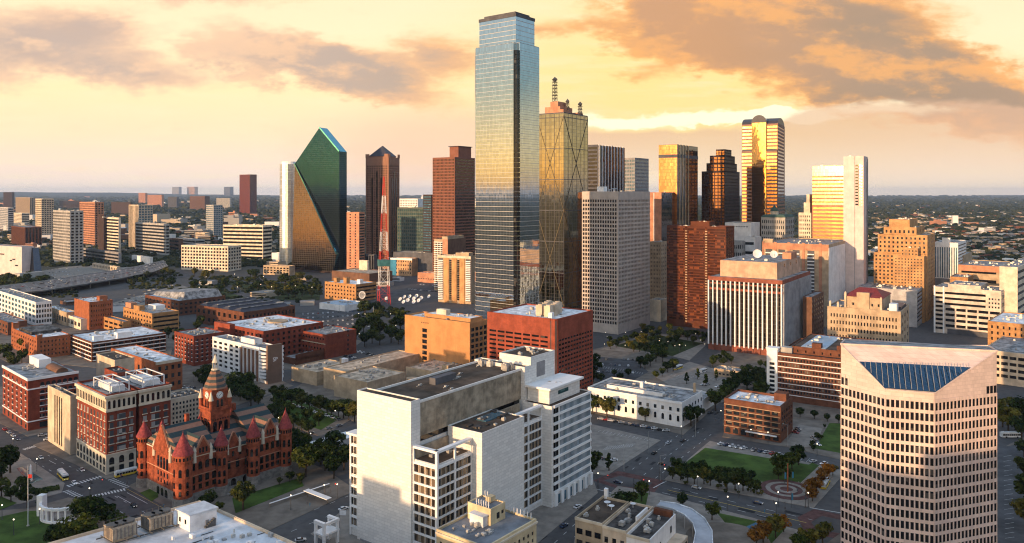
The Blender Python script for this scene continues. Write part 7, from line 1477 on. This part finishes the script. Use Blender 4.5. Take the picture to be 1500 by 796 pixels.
grove('small tree beside the road at the foot of the white banded loft','trees below the banded loft',[(1172,612,14),(1193,614,14),(1212,618,12),(1228,620,12)])
scatter('low hedge shrub round the brick block lot','hedge round the brick lot',[(1186,660),(1206,625),(1213,628),(1195,664)],14,6,9,('leaf',),21)
scatter('dark street tree among the brick lofts at left','street trees among the lofts',[(20,545),(60,520),(30,500),(-5,520)],6,16,22,('olive','leaf'),22)
scatter('dark tree between the brick lofts and the vaulted hall','trees between the lofts',[(235,500),(262,480),(300,478),(285,500),(255,515)],10,14,19,('leaf',),23)
# ---------------------------------------------------------------- vehicles
def car_parts(col):
    key='car_paint_'+col[0]; mat(key,col[1],rough=.3,var=.05,spec=.6)
    b=MB(); P=[(-2.2,.35),(2.2,.35),(2.25,.7),(1.35,.92),(-1.75,.98),(-2.2,.85)]; n=len(P)
    b.v=[(x,-.88,z) for x,z in P]+[(x,.88,z) for x,z in P]; b.f=[tuple(range(n)),tuple(range(2*n-1,n-1,-1))]+[(i,(i+1)%n,n+(i+1)%n,n+i) for i in range(n)]; b.mi=[0]*len(b.f)
    b.hexa([(-1.15,-.66,1.36),(.35,-.66,1.36),(.35,.66,1.36),(-1.15,.66,1.36),(-1.05,-.62,1.46),(.25,-.62,1.46),(.25,.62,1.46),(-1.05,.62,1.46)])
    return b.mesh('body',M[key])
CARC=[('white',(.7,.7,.7)),('silver',(.40,.41,.42)),('black',(.012,.012,.013)),('dark_blue',(.03,.05,.10)),('red',(.30,.02,.02)),('gray',(.14,.14,.15))]
CB={c_[0]:car_parts(c_) for c_ in CARC}
mb=MB(); mb.hexa([(-1.72,-.80,.93),(1.1,-.80,.92),(1.1,.80,.92),(-1.72,.80,.93),(-1.12,-.66,1.37),(.34,-.66,1.37),(.34,.66,1.37),(-1.12,.66,1.37)]); CG=mb.mesh('windows',M['window_deep'])
mb=MB(); n=10; mb.v=[(.33*math.cos(2*math.pi*i/n),y,.33*math.sin(2*math.pi*i/n)) for y in (-.11,.11) for i in range(n)]; mb.f=[tuple(range(n)),tuple(range(2*n-1,n-1,-1))]+[(i,(i+1)%n,n+(i+1)%n,n+i) for i in range(n)]; mb.mi=[0]*len(mb.f); WH=mb.mesh('wheel',M['tyre'])
mb=MB(); mb.box(2.2,2.27,-.72,-.4,.6,.74); mb.box(2.2,2.27,.4,.72,.6,.74); HL=mb.mesh('headlights',M['headlamp'])
def car(px,py,rz,where,group,z=0.02,parts=True,colw=(5,4,4,2,1,3)):
    c_=rnd.choices([k_[0] for k_ in CARC],colw)[0]; p=G(px,py,z); o=empty('parked_car' if 'parked' in where else 'moving_car',p,rz,f"{c_.replace('_',' ')} car {where}",'car',group)
    inst(CB[c_],'body',o); inst(CG,'windows',o)
    if parts:
        for x in (-1.4,1.4):
            for y in (-.82,.82): inst(WH,'wheel',o,(x,y,.33))
        inst(HL,'headlights',o)
def row(p,q,n,where,group,turn=0.0,z=.16,skip=.0,parts=True):
    a=G(*p); b=G(*q); h=math.atan2(b.y-a.y,b.x-a.x)+turn
    for i in range(n):
        if rnd.random()<skip: continue
        t=(i+.5)/n; c_=a.lerp(b,t); px,py=Pix(c_); car(px,py,h+(math.pi if rnd.random()<.4 else 0)+rnd.uniform(-.03,.03),where,group,z,parts)
Q=math.pi/2
row((876,614),(980,633),13,'parked in the row before the low white arched building','cars before the white building',0.5,.02)
row((1052,651),(1145,668),11,'parked in the row at the top edge of the big lawn','cars by the big lawn',1.1,.16,.1)
row((1152,670),(1215,682),4,'parked near the autumn trees by the big lawn','cars by the autumn trees',1.1,.02,.4)
for y in (524,533,543,552): row((872+(y-524)*.1,y+2),(930,y+4),9,'parked in the dark lot right of the brick red block','cars in the dark lot',Q,.16,.5)
for k_ in range(4): row((968+18*k_,546+9*k_*.6),(1070,562+5*k_),9,'parked in the pale lot with conical trees','cars in the pale lot',Q,.16,.72)
row((1190,640),(1200,655),3,'parked in the lot of the five storey brick block','cars by the brick block',.4,.16); row((1164,636),(1170,628),3,'parked in the lot of the five storey brick block','cars by the brick block',1.2,.16)
row((868,672),(905,676),3,'parked in the striped pale lot right of the courts','cars in the striped lot',.3,.16,.3)
for px,py,t in ((979,650,0),(958,665,0),(970,681,1.2),(1090,546,.5)): car(px,py,R(54)+t,'driving on the street above the striped lot','cars on the striped lot street',.02)
for px,py in ((455,636),(482,629),(497,625)): car(px,py,R(47),'driving on the street left of the courts','cars left of the courts',.02)
row((425,593),(500,617),9,'parked along the tan college blocks','cars along the college',0,.02,.2)
row((490,508),(560,524),12,'parked in the lot before the dark red brick block','cars in the brick lot',Q,.02,.1); row((470,514),(540,530),12,'parked in the lot before the dark red brick block','cars in the brick lot',Q,.02,.15)
for k_ in range(3): row((520,478+8*k_),(588,480+8*k_),8,'parked among the grove trees left of the orange tan block','cars in the grove lot',Q,.02,.45)
for k_ in range(4): row((425,462+6*k_),(520,457+6*k_),13,'parked in the dense lot right of the ribbed hall','cars in the dense lot',Q,.02,.2,False)
for k_ in range(3): row((240,566+8*k_),(300,571+8*k_),9,'parked in the lot behind the beige annexe','cars behind the annexe',Q,.16,.2)
row((4,628),(36,652),5,'parked under the brick warehouse with stone bands','cars under the warehouse',0,.02,.2); car(62,639,R(40),'parked near the slotted slab tower','car near the slab tower',.02); car(70,645,R(40),'parked near the slotted slab tower','car near the slab tower',.02)
car(109,709,R(-47),'waiting behind the yellow bus','car behind the bus',.02,True,(1,0,0,0,0,0)); car(503,747,R(45),'parked behind the entrance frame of the courts','car by the courts',.02,True,(1,0,0,0,0,0)); car(440,793,R(20),'parked at the bottom edge before the courts','car at the bottom',.02,True,(0,1,0,0,0,0))
row((640,428),(598,424),10,'parked in the lot below the salmon warehouse','cars below the warehouse',Q,.02,.1,False); row((655,420),(610,417),10,'parked in the lot below the salmon warehouse','cars below the warehouse',Q,.02,.1,False)
row((195,445),(262,425),12,'parked in the lot beyond the orange gabled loft','cars beyond the loft',Q,.02,.3,False); row((170,437),(255,418),12,'parked in the lot beyond the orange gabled loft','cars beyond the loft',Q,.02,.4,False)
for k_ in range(4): row((165+8*k_,449-5*k_),(225+12*k_,441-5.2*k_),14,'parked in the wide pale lot beyond the orange gabled loft','cars in the wide pale lot',Q,.3,.3,False)
A,Bq,zd=DECK
for i in range(len(A)-1):
    for k_ in range(13):
        t=rnd.random(); w=rnd.choice((.15,.3,.4,.62,.75,.88)); p=A[i].lerp(A[i+1],t).lerp(Bq[i].lerp(Bq[i+1],t),w); d=A[i+1]-A[i]
        px,py=Pix(p); car(px,py,math.atan2(d.y,d.x)+(math.pi if w>.5 else 0),'driving on the elevated freeway','cars on the freeway',zd,False)
for k_ in range(5): row((62+4*k_,392+4*k_),(118+2*k_,388+4.5*k_),11,'parked in the busy lot beyond the freeway','cars beyond the freeway',Q,.02,.3,False)
def bus(px,py,rz,label,col='bus_yellow',L=12.0):
    o=empty('city_bus',G(px,py,.02),rz,label,'bus'); l=L/2; m_=MB(); m_.box(-l,l,-1.27,1.27,.4,1.35); m_.build('lower_body',M[col],o)
    m_=MB(); m_.box(-l,l,-1.25,1.25,2.35,3.0); m_.box(-l,-l+.5,-1.25,1.25,1.35,2.35); m_.box(-l*.5,l*.6,-.8,.8,3.0,3.3); m_.box(-l+.7,-l*.6,-.9,.9,3.0,3.4); m_.build('roof',M['bus_white'],o)
    m_=MB(); m_.box(-l+.5,l-.02,-1.23,1.23,1.35,2.35); m_.build('windows',M['window_deep'],o)
    m_=MB()
    for i in range(7): x=-l+1.6+i*(L-2.4)/7; m_.box(x,x+.14,-1.255,1.255,1.35,2.35)
    m_.build('window_posts',M['bus_white'],o)
    for x in (-l*.55,l*.62):
        for y in (-1.2,1.2): w=inst(WH,'wheel',o,(x,y,.48)); w.scale=(1.45,1.3,1.45)
    inst(HL,'headlights',o,(l-2.25,0,.1))
for px,py,t_ in ((826,772,0),(846,744,0),(1000,647,0),(1020,716,1.5),(1110,738,1.5),(905,708,1.4),(1040,606,0)): car(px,py,R(52)-t_,'driving between the white stone courts and the lawn','cars between the courts and the lawn',.02)
for px,py in ((150,752),(196,742),(60,672),(120,690)): car(px,py,R(-47),'driving on the wide street beside the crosswalks','cars by the crosswalks',.02)
bus(92,700,R(-47),'white and yellow bus waiting before the crosswalk, lower left')
bus(187,696,R(44),'yellow green and white bus turning beside the red courthouse','bus_yellow')
bus(993,541,R(50),'yellow and white bus at the corner of the city park'); bus(1030,546,R(48),'white shuttle bus behind the yellow bus, above the pale lot','bus_white',8.5)
bus(1209,712,R(58),'white and yellow bus passing the autumn trees, left of the pink tower'); bus(1480,641,R(0),'white bus with a red tail parked right of the pink octagonal tower','bus_white',11)
def van():
    o=empty('white_truck',G(407,584,.02),R(45),'white box truck at the junction by the tan college blocks','truck')
    m_=MB(); m_.box(-4,1.6,-1.2,1.2,.9,3.6); m_.build('cargo_box',M['bus_white'],o); m_=MB(); m_.hexa([(1.7,-1.1,.5),(3.8,-1.1,.5),(3.8,1.1,.5),(1.7,1.1,.5),(1.7,-1.1,2.5),(3.1,-1.1,2.5),(3.1,1.1,2.5),(1.7,1.1,2.5)]); m_.build('cab',M['bus_yellow'],o)
    for x in (-2.6,2.7):
        for y in (-1.1,1.1): inst(WH,'wheel',o,(x,y,.42),0,(1.3,1.3,1.3))
van()
# ---------------------------------------------------------------- street lamps and signals
mb=MB(); mb.cone(0,0,.16,.09,0,6.2,8); mb.cone(0,0,.32,.2,0,.6,8); LP=mb.mesh('lamp_post',M['metal_dark']); mb=MB(); mb.sphere((0,0,6.5),.30); LH=mb.mesh('lamp_globe',M['lamp'])
def lamp(px,py,where,s=1.0):
    o=empty('street_lamp',G(px,py),0,'lit globe street lamp '+where,'street lamp','lit street lamps '+where); inst(LP,'lamp_post',o,sc=(s,)*3); inst(LH,'lamp_globe',o,sc=(s,)*3)
for px,py in ((974,706),(1022,718),(1082,729),(1140,742),(1184,743),(951,725),(1066,749),(1137,759),(876,713)): lamp(px,py,'along the pavement below the big lawn')
for px,py in ((131,736),(54,691),(19,660),(3,762),(20,784),(58,768)): lamp(px,py,'around the memorial lawn at lower left')
for px,py in ((491,617),(475,731),(426,747),(494,730),(455,652),(408,628)): lamp(px,py,'on the streets left of the courts')
for px,py in ((358,572),(372,576),(330,573),(284,560),(298,556),(345,582),(268,530)): lamp(px,py,'around the white fronted office')
for px,py in ((1056,617),(1125,650),(1100,646),(1197,668),(998,641),(946,572),(905,583),(962,520),(995,516)): lamp(px,py,'near the five storey brick block')
r=random.Random(5)
for i in range(22): lamp(r.uniform(885,1035),r.uniform(489,516),'in the city park below the gridded tower',.8)
for i in range(14): lamp(r.uniform(525,592),r.uniform(466,508),'in the large grove left of the orange tan block')
for i in range(12): lamp(r.uniform(285,470),r.uniform(405,432),'among the trees near the green prism tower',1.4)
mb=MB(); mb.cone(0,0,.14,.1,0,7,8); mb.bar((0,0,6.6),(5.5,0,6.9),.14); SG=mb.mesh('signal_post',M['metal_dark']); mb=MB(); mb.box(4.6,5.1,-.2,.2,5.9,7.1); mb.box(-.3,.3,-.25,.25,3.6,4.8); SB=mb.mesh('signal_head',M['gray_dark']); mb=MB(); mb.sphere((4.85,-.22,6.8),.17,6,4); SL=mb.mesh('red_light',M['signal_red'])
for px,py,rz,wh in ((186,720,2.6,'at the crosswalk left of the courthouse'),(133,726,.4,'at the crosswalk left of the courthouse'),(966,705,.9,'at the brick paved crossing'),(876,718,.2,'at the brick paved crossing'),(928,722,-.3,'at the brick paved crossing'),(1150,758,2.9,'at the corner of the round plaza'),(1060,632,2.9,'by the five storey brick block'),(476,733,.5,'left of the white stone courts'),(1180,744,2,'at the corner of the round plaza')):
    o=empty('traffic_signal',G(px,py),rz,'dark traffic signal pole '+wh,'traffic light','traffic signals '+wh); inst(SG,'signal_post',o); inst(SB,'signal_head',o); inst(SL,'red_light',o)
mb=MB(); mb.cone(0,0,.2,.12,0,12.5,8); mb.bar((0,0,12.3),(2.6,0,12.6),.14); mb.box(2.2,3.1,-.2,.2,12.45,12.7); TP=mb.mesh('pole',M['metal'])
for px,py,wh in ((967,704,'by the brick paved crossing'),(914,690,'by the striped pale lot'),(1154,655,'by the five storey brick block'),(429,560,'by the tan college blocks'),(950,665,'by the striped pale lot'),(547,466,'by the lattice mast'),(497,458,'by the blue roofed shed'),(1019,640,'by the low white arched building')):
    o=empty('tall_light_pole',G(px,py),rnd.uniform(0,3),'tall unlit light pole '+wh,'light pole','tall light poles '+wh); inst(TP,'pole',o)
def person(px,py,shirt,rz):
    # one continuous skinned figure, standing
    me=bpy.data.meshes.new('person'); V=[(0,0,.95),(0,0,1.2),(0,0,1.45),(0,0,1.55),(0,.01,1.72),(.1,0,.9),(.12,.04,.48),(.13,0,.06),(.13,.12,.04),(-.1,0,.9),(-.12,-.02,.48),(-.13,-.06,.06),(-.13,.06,.04),(.2,0,1.42),(.26,.02,1.12),(.25,.1,.88),(-.2,0,1.42),(-.26,0,1.12),(-.25,.08,.88)]
    E=[(0,1),(1,2),(2,3),(3,4),(0,5),(5,6),(6,7),(7,8),(0,9),(9,10),(10,11),(11,12),(2,13),(13,14),(14,15),(2,16),(16,17),(17,18)]; rad=[.13,.13,.14,.06,.105,.1,.07,.045,.035,.1,.07,.045,.035,.06,.045,.03,.06,.045,.03]
    me.from_pydata(V,E,[]); o=bpy.data.objects.new('person',me); COL.objects.link(o); o.modifiers.new('skin','SKIN'); sl_=me.skin_vertices[0].data
    for i,r_ in enumerate(rad): sl_[i].radius=(r_,r_)
    sl_[0].use_root=True; o.modifiers.new('sub','SUBSURF').levels=1; me.materials.append(M[shirt]); o.location=G(px,py,.13); o.rotation_euler=(0,0,rz)
    tag(o,{'gray_dark':'pedestrian in dark clothes standing','mural_blue':'pedestrian in blue clothes standing'}[shirt]+' on a pavement','person','pedestrians on the pavements')
for i,(px,py) in enumerate(((450,740),(454,742),(484,722),(1120,752),(1036,742),(1039,744),(478,638),(240,744))): person(px,py,('gray_dark','mural_blue')[i%2],i)
# ---------------------------------------------------------------- distant city (left) built block by block
ST={'g':lambda w,h:fd(max(3,int(w/6.5)),max(3,int(h/6)),.64,.58,z0=2,d=.6,gl='window_deep'),'b':lambda w,h:fd(1,max(2,int(h/7.5)),1,.54,z0=2,d=.6,m=.5,gl='window_deep'),'v':lambda w,h:fd(max(3,int(w/7)),1,.5,1,z0=3,d=.8,gl='window_deep'),'t':lambda w,h:fd(max(3,int(w/7)),max(3,int(h/6.5)),.7,.6,z0=2,d=.6,gl='window_blue')}
def far(label,L,C,Rr,top,base,wall,sl,sr,roof='roof_gray',name='distant_building',a=None,units=0):
    B=Bld(name,label,'building',L,C,Rr,top,base=base,wall=wall,roof=roof,a=a); B.vol(par=1.2)
    if sl: B.fac('L',**ST[sl](B.LY,B.h))
    if sr: B.fac('R',**ST[sr](B.LX,B.h))
    if units: B.units(units,big=8)
    return B.done(2.5)
far('tan apartment tower with a stepped top, behind the gray twin apartment block',52,61,79,292,352,'tan_light','g','g',units=2)
far('gray apartment slab with dense small balconies, above the freeway at left',78,103,122,310,388,'concrete','g','g',units=3)
far('orange tan tower between the gray slab and the white banded tower',117,139,152,297,362,'salmon','g','g',units=2)
far('white banded office tower with bright sunlit floors, left above the freeway',153,174,177,320,372,'cream','b',None,units=2)
far('dark shaded slab attached left of the white banded tower',144,152,155,316,370,'brown_dark',None,None)
far('long low gray podium block under the white banded tower',94,174,178,371,388,'gray','b',None)
far('tall tower with an orange left side, behind the gray banded office',189,203,224,301,366,'tan_light','v','t',units=2)
far('gray banded office with a flat top, in front of the tall orange sided tower',199,243,248,329,374,'concrete','b','b',units=3)
far('distant orange block on the skyline above the gray banded office',216,237,240,286,303,'salmon','g',None)
far('small orange block left of the distant orange block',203,213,216,283,299,'salmon','g',None)
far('dark slim distant block right of the distant orange block',246,259,262,289,306,'gray_dark','g',None)
far('brown distant block, left of the dark red tower',278,300,307,288,309,'brown','g','g')
far('gold lit far block on the horizon at left',274,285,290,274,289,'gold_brick','g',None)
far('gray far block beside the gold lit one',252,262,266,274,289,'gray','g',None)
far('wide dark block with a light roof edge, behind the white banded tower',163,191,194,297,316,'brown_dark',None,None)
far('wide low dark block behind the orange tan tower',87,117,119,295,308,'brown_dark','b',None)
far('tan ribbed block with an orange crown at far left',23,44,51,290,316,'tan','v','v')
far('dark far tower at the left edge with a flat top',5,18,21,282,308,'brown_dark','g',None)
far('pale glassy office at the left edge',-6,12,20,305,340,'concrete_pale','t','b')
far('cream stepped low block right of the glassy office',16,32,43,313,332,'cream','g','b')
far('red brown residential block with white bays, at left edge behind the pale cube museum',17,37,61,334,362,'brick_brown','v','v')
far('cream office with grids of square windows and a dark slot, right of the freeway',266,334,353,362,398,'cream','g','g',a=20)
far('bright banded office with a sloping dark crown, left of the curved white tower',327,385,398,331,382,'cream','b','b',a=18,units=2)
far('gray glassy office tower behind the banded office',302,313,326,301,346,'concrete','t','t')
far('isolated dark red tower with vertical ribs, standing alone on the plain',351,366,376,256,314,'brick_red','v','v')
far('small pale block right of the gray far block',317,337,339,291,306,'concrete','g',None)
far('low tan hall with columns, at the foot of the green prism tower',386,424,432,391,404,'tan','g',None,a=20)
far('white low building with a hall roof beside the prism tower',398,420,426,372,384,'white',None,None,a=20)
far('dark blue far block on the left horizon',328,337,342,274,290,'gray_dark','g',None)
far('low brown block behind the gray banded office',248,262,268,351,368,'brown','b',None)
far('white hotel slab behind the red brown block',60,68,72,318,338,'white','g','g')
far('low concrete block under the isolated dark red tower',255,286,300,352,362,'concrete','b','b')
far('small tan mid rise near the cream office',285,300,308,342,356,'tan_light','g',None)
far('low orange roofed arcade before the gray podium',136,172,176,392,399,'tan_light','v',None)
far('white block with a flat roof beyond the freeway ramp',193,220,224,378,389,'white',None,None)
def cube_museum():
    B=Bld('pale_cube_museum','pale windowless museum cube with a tilted glass corner, at the left edge above the freeway','museum',-14,32,50,362,base=406,wall='white_pink',a=28,roof='roof_gray'); B.vol(par=.3); h=B.h
    f=B.face('L')
    for u_,z,w in ((.2,.55,9),(.3,.5,7),(.55,.7,14),(.12,.35,8)): f.box(B.mb('slot_window','window_deep'),B.LY*u_,B.LY*u_+w,-.02,.3,h*z,h*z+2)
    m_=MB(); m_.hexa([(B.LX-8,-14,0),(B.LX+6,-14,0),(B.LX+6,0,0),(B.LX-8,0,0),(B.LX-4,-3,h*.95),(B.LX+6,-3,h*.95),(B.LX+6,0,h*.95),(B.LX-4,0,h*.95)]); m_.build('glass_corner',M['glass_dark'],B.root)
    m_=MB(); m_.box(-20,B.LX,-30,-15,0,9); m_.build('plinth',M['concrete'],B.root); B.done()
cube_museum()
# far low buildings on the plain, one object each
FM={}
def farbox(px,py,wpx,hpx,m,label,group):
    p=G(px,py); k_=p.y/F; w,h=wpx*k_,hpx*k_; d=w*rnd.uniform(.5,1.1); key=(m,rnd.randrange(3))
    if key not in FM:
        mb=MB(); mb.box(-.5,.5,0,1,0,1,0); mb.box(-.49,.49,.01,.99,1.0,1.004,1)
        if key[1]==1: mb.box(-.3,.1,.2,.7,1.004,1.3,0)
        if key[1]==2: mb.box(.1,.4,.3,.6,1.004,1.2,0); mb.box(-.5,.5,-.004,0,.35,.55,2); mb.box(-.5,.5,-.004,0,.7,.85,2)
        FM[key]=mb.mesh('far_building',[M[m],M[rnd.choice(('roof_white','roof_gray','roof_gray','roof_tan'))],M['window_deep']])
    o=bpy.data.objects.new('far_building',FM[key]); COL.objects.link(o); o.location=p; o.scale=(w,d,h); o.rotation_euler=(0,0,rnd.uniform(-.5,.5)); tag(o,label,'building',group)
r=random.Random(21)
LB={'white':'small white low building far off on the wooded plain','tan_light':'small tan low building far off on the wooded plain','concrete':'small gray low building far off on the wooded plain','salmon':'small salmon low building far off on the wooded plain','brown':'small brown low building far off on the wooded plain'}
ks=list(LB)
for i in range(64): m_=r.choice(ks); farbox(r.uniform(0,430),300+70*r.random()**1.5,r.uniform(4,15),r.uniform(1.5,4.5),m_,LB[m_].replace('plain','plain at left'),'low buildings on the left plain')
for i in range(26): m_=r.choice(ks); farbox(r.uniform(0,640),r.uniform(289,301),r.uniform(2,9),r.uniform(1.5,6),m_,LB[m_].replace('plain','left horizon'),'blocks on the left horizon')
for i in range(110): m_=r.choice(ks+['concrete','tan_light']); py=312+90*r.random(); farbox(r.uniform(1268,1505),py,r.uniform(5,17)*(.6+(py-300)/130),r.uniform(1.5,4)*(.7+(py-300)/130),m_,LB[m_].replace('plain','plain at right'),'low buildings on the right plain')
for i in range(18): m_=r.choice(('white','salmon')); farbox(r.uniform(1270,1500),r.uniform(290,304),r.uniform(2,8),r.uniform(.8,2),m_,LB[m_].replace('plain','right horizon'),'blocks on the right horizon')
for i in range(22): m_=r.choice(ks); farbox(r.uniform(505,700),r.uniform(300,360),r.uniform(4,12),r.uniform(2,5),m_,LB[m_].replace('plain','plain behind the pyramid tower'),'low buildings behind the pyramid tower')
for i in range(78):
    m_=r.choice(('white','tan_light','concrete','salmon','brown','tan_light','concrete')); px,py=r.uniform(0,470),322+72*r.random()
    if px<270 and py>372: py-=34
    farbox(px,py,r.uniform(10,30),r.uniform(4,13),m_,{'white':'white','tan_light':'tan','concrete':'gray','salmon':'salmon','brown':'brown'}[m_]+' mid-rise block filling the streets of the left district','mid-rise blocks of the left district')
for px,py,wp,hp,m_ in ((378,436,30,7,'tan_light'),(300,418,22,6,'concrete'),(352,447,16,5,'white'),(280,440,14,6,'brown'),(412,452,24,6,'tan_light'),(450,448,20,6,'concrete'),(172,457,20,8,'white'),(30,466,34,7,'brown'),(60,474,26,6,'concrete'),(8,458,24,9,'tan_light'),(150,470,18,6,'brown'),(440,412,16,5,'tan_light'),(560,420,22,6,'concrete'),(578,412,18,5,'white'),(500,432,18,6,'brown'),(545,452,16,5,'white')):
    farbox(px,py,wp,hp,m_,{'white':'white','tan_light':'tan','concrete':'gray','brown':'brown'}[m_]+' single storey shed among the lots beyond the brick lofts','sheds beyond the brick lofts')
farbox(1400,330,7,14,'white','white far tower block standing on the right plain','white block on the right plain'); farbox(1378,331,20,7,'salmon','pinkish school building left of the white far tower','pinkish school on the plain'); farbox(1450,340,18,6,'white','white low hall with a roof box at far right','white hall on the plain')
# roofs of the far town: a mass nobody could count
def far_roofs():
    r=random.Random(8); mb=MB()
    def one(px,py,w):
        p=G(px,py); k_=p.y/F; w*=k_; d=w*r.uniform(.5,1.2); h=r.uniform(4,9); t=r.uniform(-.7,.7); c_,s_=math.cos(t),math.sin(t); m_=r.choices((0,1,2,3),(1.3,5,3,2.4))[0]
        q=[(p.x+a_*c_-b_*s_,p.y+a_*s_+b_*c_) for a_,b_ in ((-w/2,0),(w/2,0),(w/2,d),(-w/2,d))]; mb.hexa([(x,y,0) for x,y in q]+[(x,y,h) for x,y in q],m_)
    for i in range(620): one(r.uniform(1262,1515),312+88*r.random()**1.0,r.uniform(4,12))
    for i in range(90): one(r.uniform(1262,1515),290+20*r.random(),r.uniform(1.5,6))
    for i in range(620): one(r.uniform(-10,440),296+70*r.random()**1.2,r.uniform(3,9))
    for i in range(200): one(r.uniform(-10,700),289+10*r.random(),r.uniform(1.5,6))
    for i in range(420): one(r.choice((r.uniform(-330,-15),r.uniform(1515,1800))),300+110*r.random(),r.uniform(5,16))
    for i in range(150): one(r.uniform(500,720),300+50*r.random(),r.uniform(3,9))
    return tag(mb.build('far_rooftops',[M['white'],M['roof_gray'],M['tan'],M['brick_brown']]),kind='stuff',label='far off low rooftops scattered across the plain',cat='rooftops')
far_roofs()
# woodland beyond the city: a mass nobody could count
def woodland():
    r=random.Random(4); mb=MB()
    def clump(x,y,s):
        n=5; b=len(mb.v); k_=r.uniform(.55,.9)
        for z,rr in ((0,1.0),(.55*k_,1.05),(.95*k_,.6)):
            for j in range(n): t=2*math.pi*j/n+r.uniform(-.3,.3); q=s*rr*r.uniform(.75,1.2); mb.v.append((x+q*math.cos(t),y+q*math.sin(t),z*s*r.uniform(.85,1.1)))
        mb.v.append((x,y,s*1.05*k_)); e=len(mb.v)-1
        for i in range(2):
            for j in range(n): o=b+i*n; mb.f.append((o+j,o+(j+1)%n,o+n+(j+1)%n,o+n+j)); mb.mi.append(0)
        for j in range(n): mb.f.append((b+2*n+j,b+2*n+(j+1)%n,e)); mb.mi.append(0)
    for i in range(24000):
        py=289.5+66*r.random()**1.7; px=r.uniform(-40,1540) if i<17000 else r.choice((r.uniform(-330,-40),r.uniform(1540,1830)))
        p=G(px,py); clump(p.x,p.y,max(6,p.y*r.uniform(.0022,.0042)))
    for i in range(2600):
        py=r.uniform(345,405); px=r.uniform(1255,1540)
        p=G(px,py); clump(p.x,p.y,r.uniform(5,8.5))
    for i in range(1200):
        py=r.uniform(350,392); px=r.uniform(-40,440); p=G(px,py); clump(p.x,p.y,r.uniform(5,9))
    for poly,n in (((188,266,400,424),120),((278,392,405,430),190),((-10,66,404,424),120),((392,470,412,432),110),((60,120,424,436),30),((330,440,436,450),40),((262,330,424,440),40),((520,600,452,470),40)):
        for i in range(n): p=G(r.uniform(poly[0],poly[1]),r.uniform(poly[2],poly[3])); clump(p.x,p.y,r.uniform(2.6,4.6))
    return tag(mb.build('woodland',M['far_leaf']),kind='stuff',label='dark woodland filling the plain beyond the city',cat='woodland')
m=bpy.data.materials.new('far_leaf'); m.use_nodes=True; m.node_tree.nodes.clear(); t=NT(m.node_tree); MATS['far_leaf']=m
ps=t.n('ShaderNodeNewGeometry').outputs['Position']; nz=t.n('ShaderNodeTexNoise',{'Vector':ps,'Scale':.012,'Detail':4.0}).outputs[0]
t.n('ShaderNodeOutputMaterial',{0:t.n('ShaderNodeBsdfDiffuse',{0:t.mix(t.ss(nz,.35,.65),(.013,.020,.010,1),(.045,.048,.020,1))}).outputs[0]}); woodland()
# ---------------------------------------------------------------- unseen hotel and added block behind the viewpoint, shaped to cast evening shade
def behind(name,label,a_,vols,m,win):
    """unseen shade-casting block behind the viewpoint, towards the sun; vols: (c0,c1,h,depth) across the sun's direction"""
    s2=Vector((SD.x,SD.y,0)).normalized(); pp=Vector((-s2.y,s2.x,0)); cm=(vols[0][0]+vols[-1][1])/2; o=empty(name,pp*cm+s2*a_,math.atan2(pp.y,pp.x),label,'building')
    w=MB(); b=MB()
    for c0,c1,h,d in vols:
        w.box(c0-cm,c1-cm,-d,0,0,h)
        for j in range(int(h/4)-1): b.box(c0-cm+1,c1-cm-1,-.05,.2,4+j*4,6.2+j*4)
    w.build('wall',M[m],o); b.build('window_bands',M[win],o); return o
behind('unseen_shade_hotel','unseen hotel block behind the viewpoint, stepped to cast the evening shade',150,((-258,-236,63,30),(-235.9,-222,58,30),(-221.9,-190,55,30),(-189.9,-105,76,34),(-104.9,-78,88,34),(-77.9,-40,97,34)),'concrete','window_blue')
behind('added_shade_block','unseen long block added behind the viewpoint at left to cast low shade',150,((-470,-380,40,30),(-379.9,-262,38,30)),'brick_brown','window')  # made-up block, added for the low shade on the left
mb=MB(); mb.box(-61000,61000,-31000,34000,-2,340)
hm=bpy.data.materials.new('haze'); hm.use_nodes=True; hm.node_tree.nodes.clear(); t=NT(hm.node_tree)
t.n('ShaderNodeOutputMaterial',{1:t.n('ShaderNodeVolumePrincipled',{'Color':(.52,.70,1,1),'Density':2.3e-5,'Anisotropy':.1}).outputs[0]}); MATS['haze']=hm
tag(mb.build('haze',hm),kind='stuff')
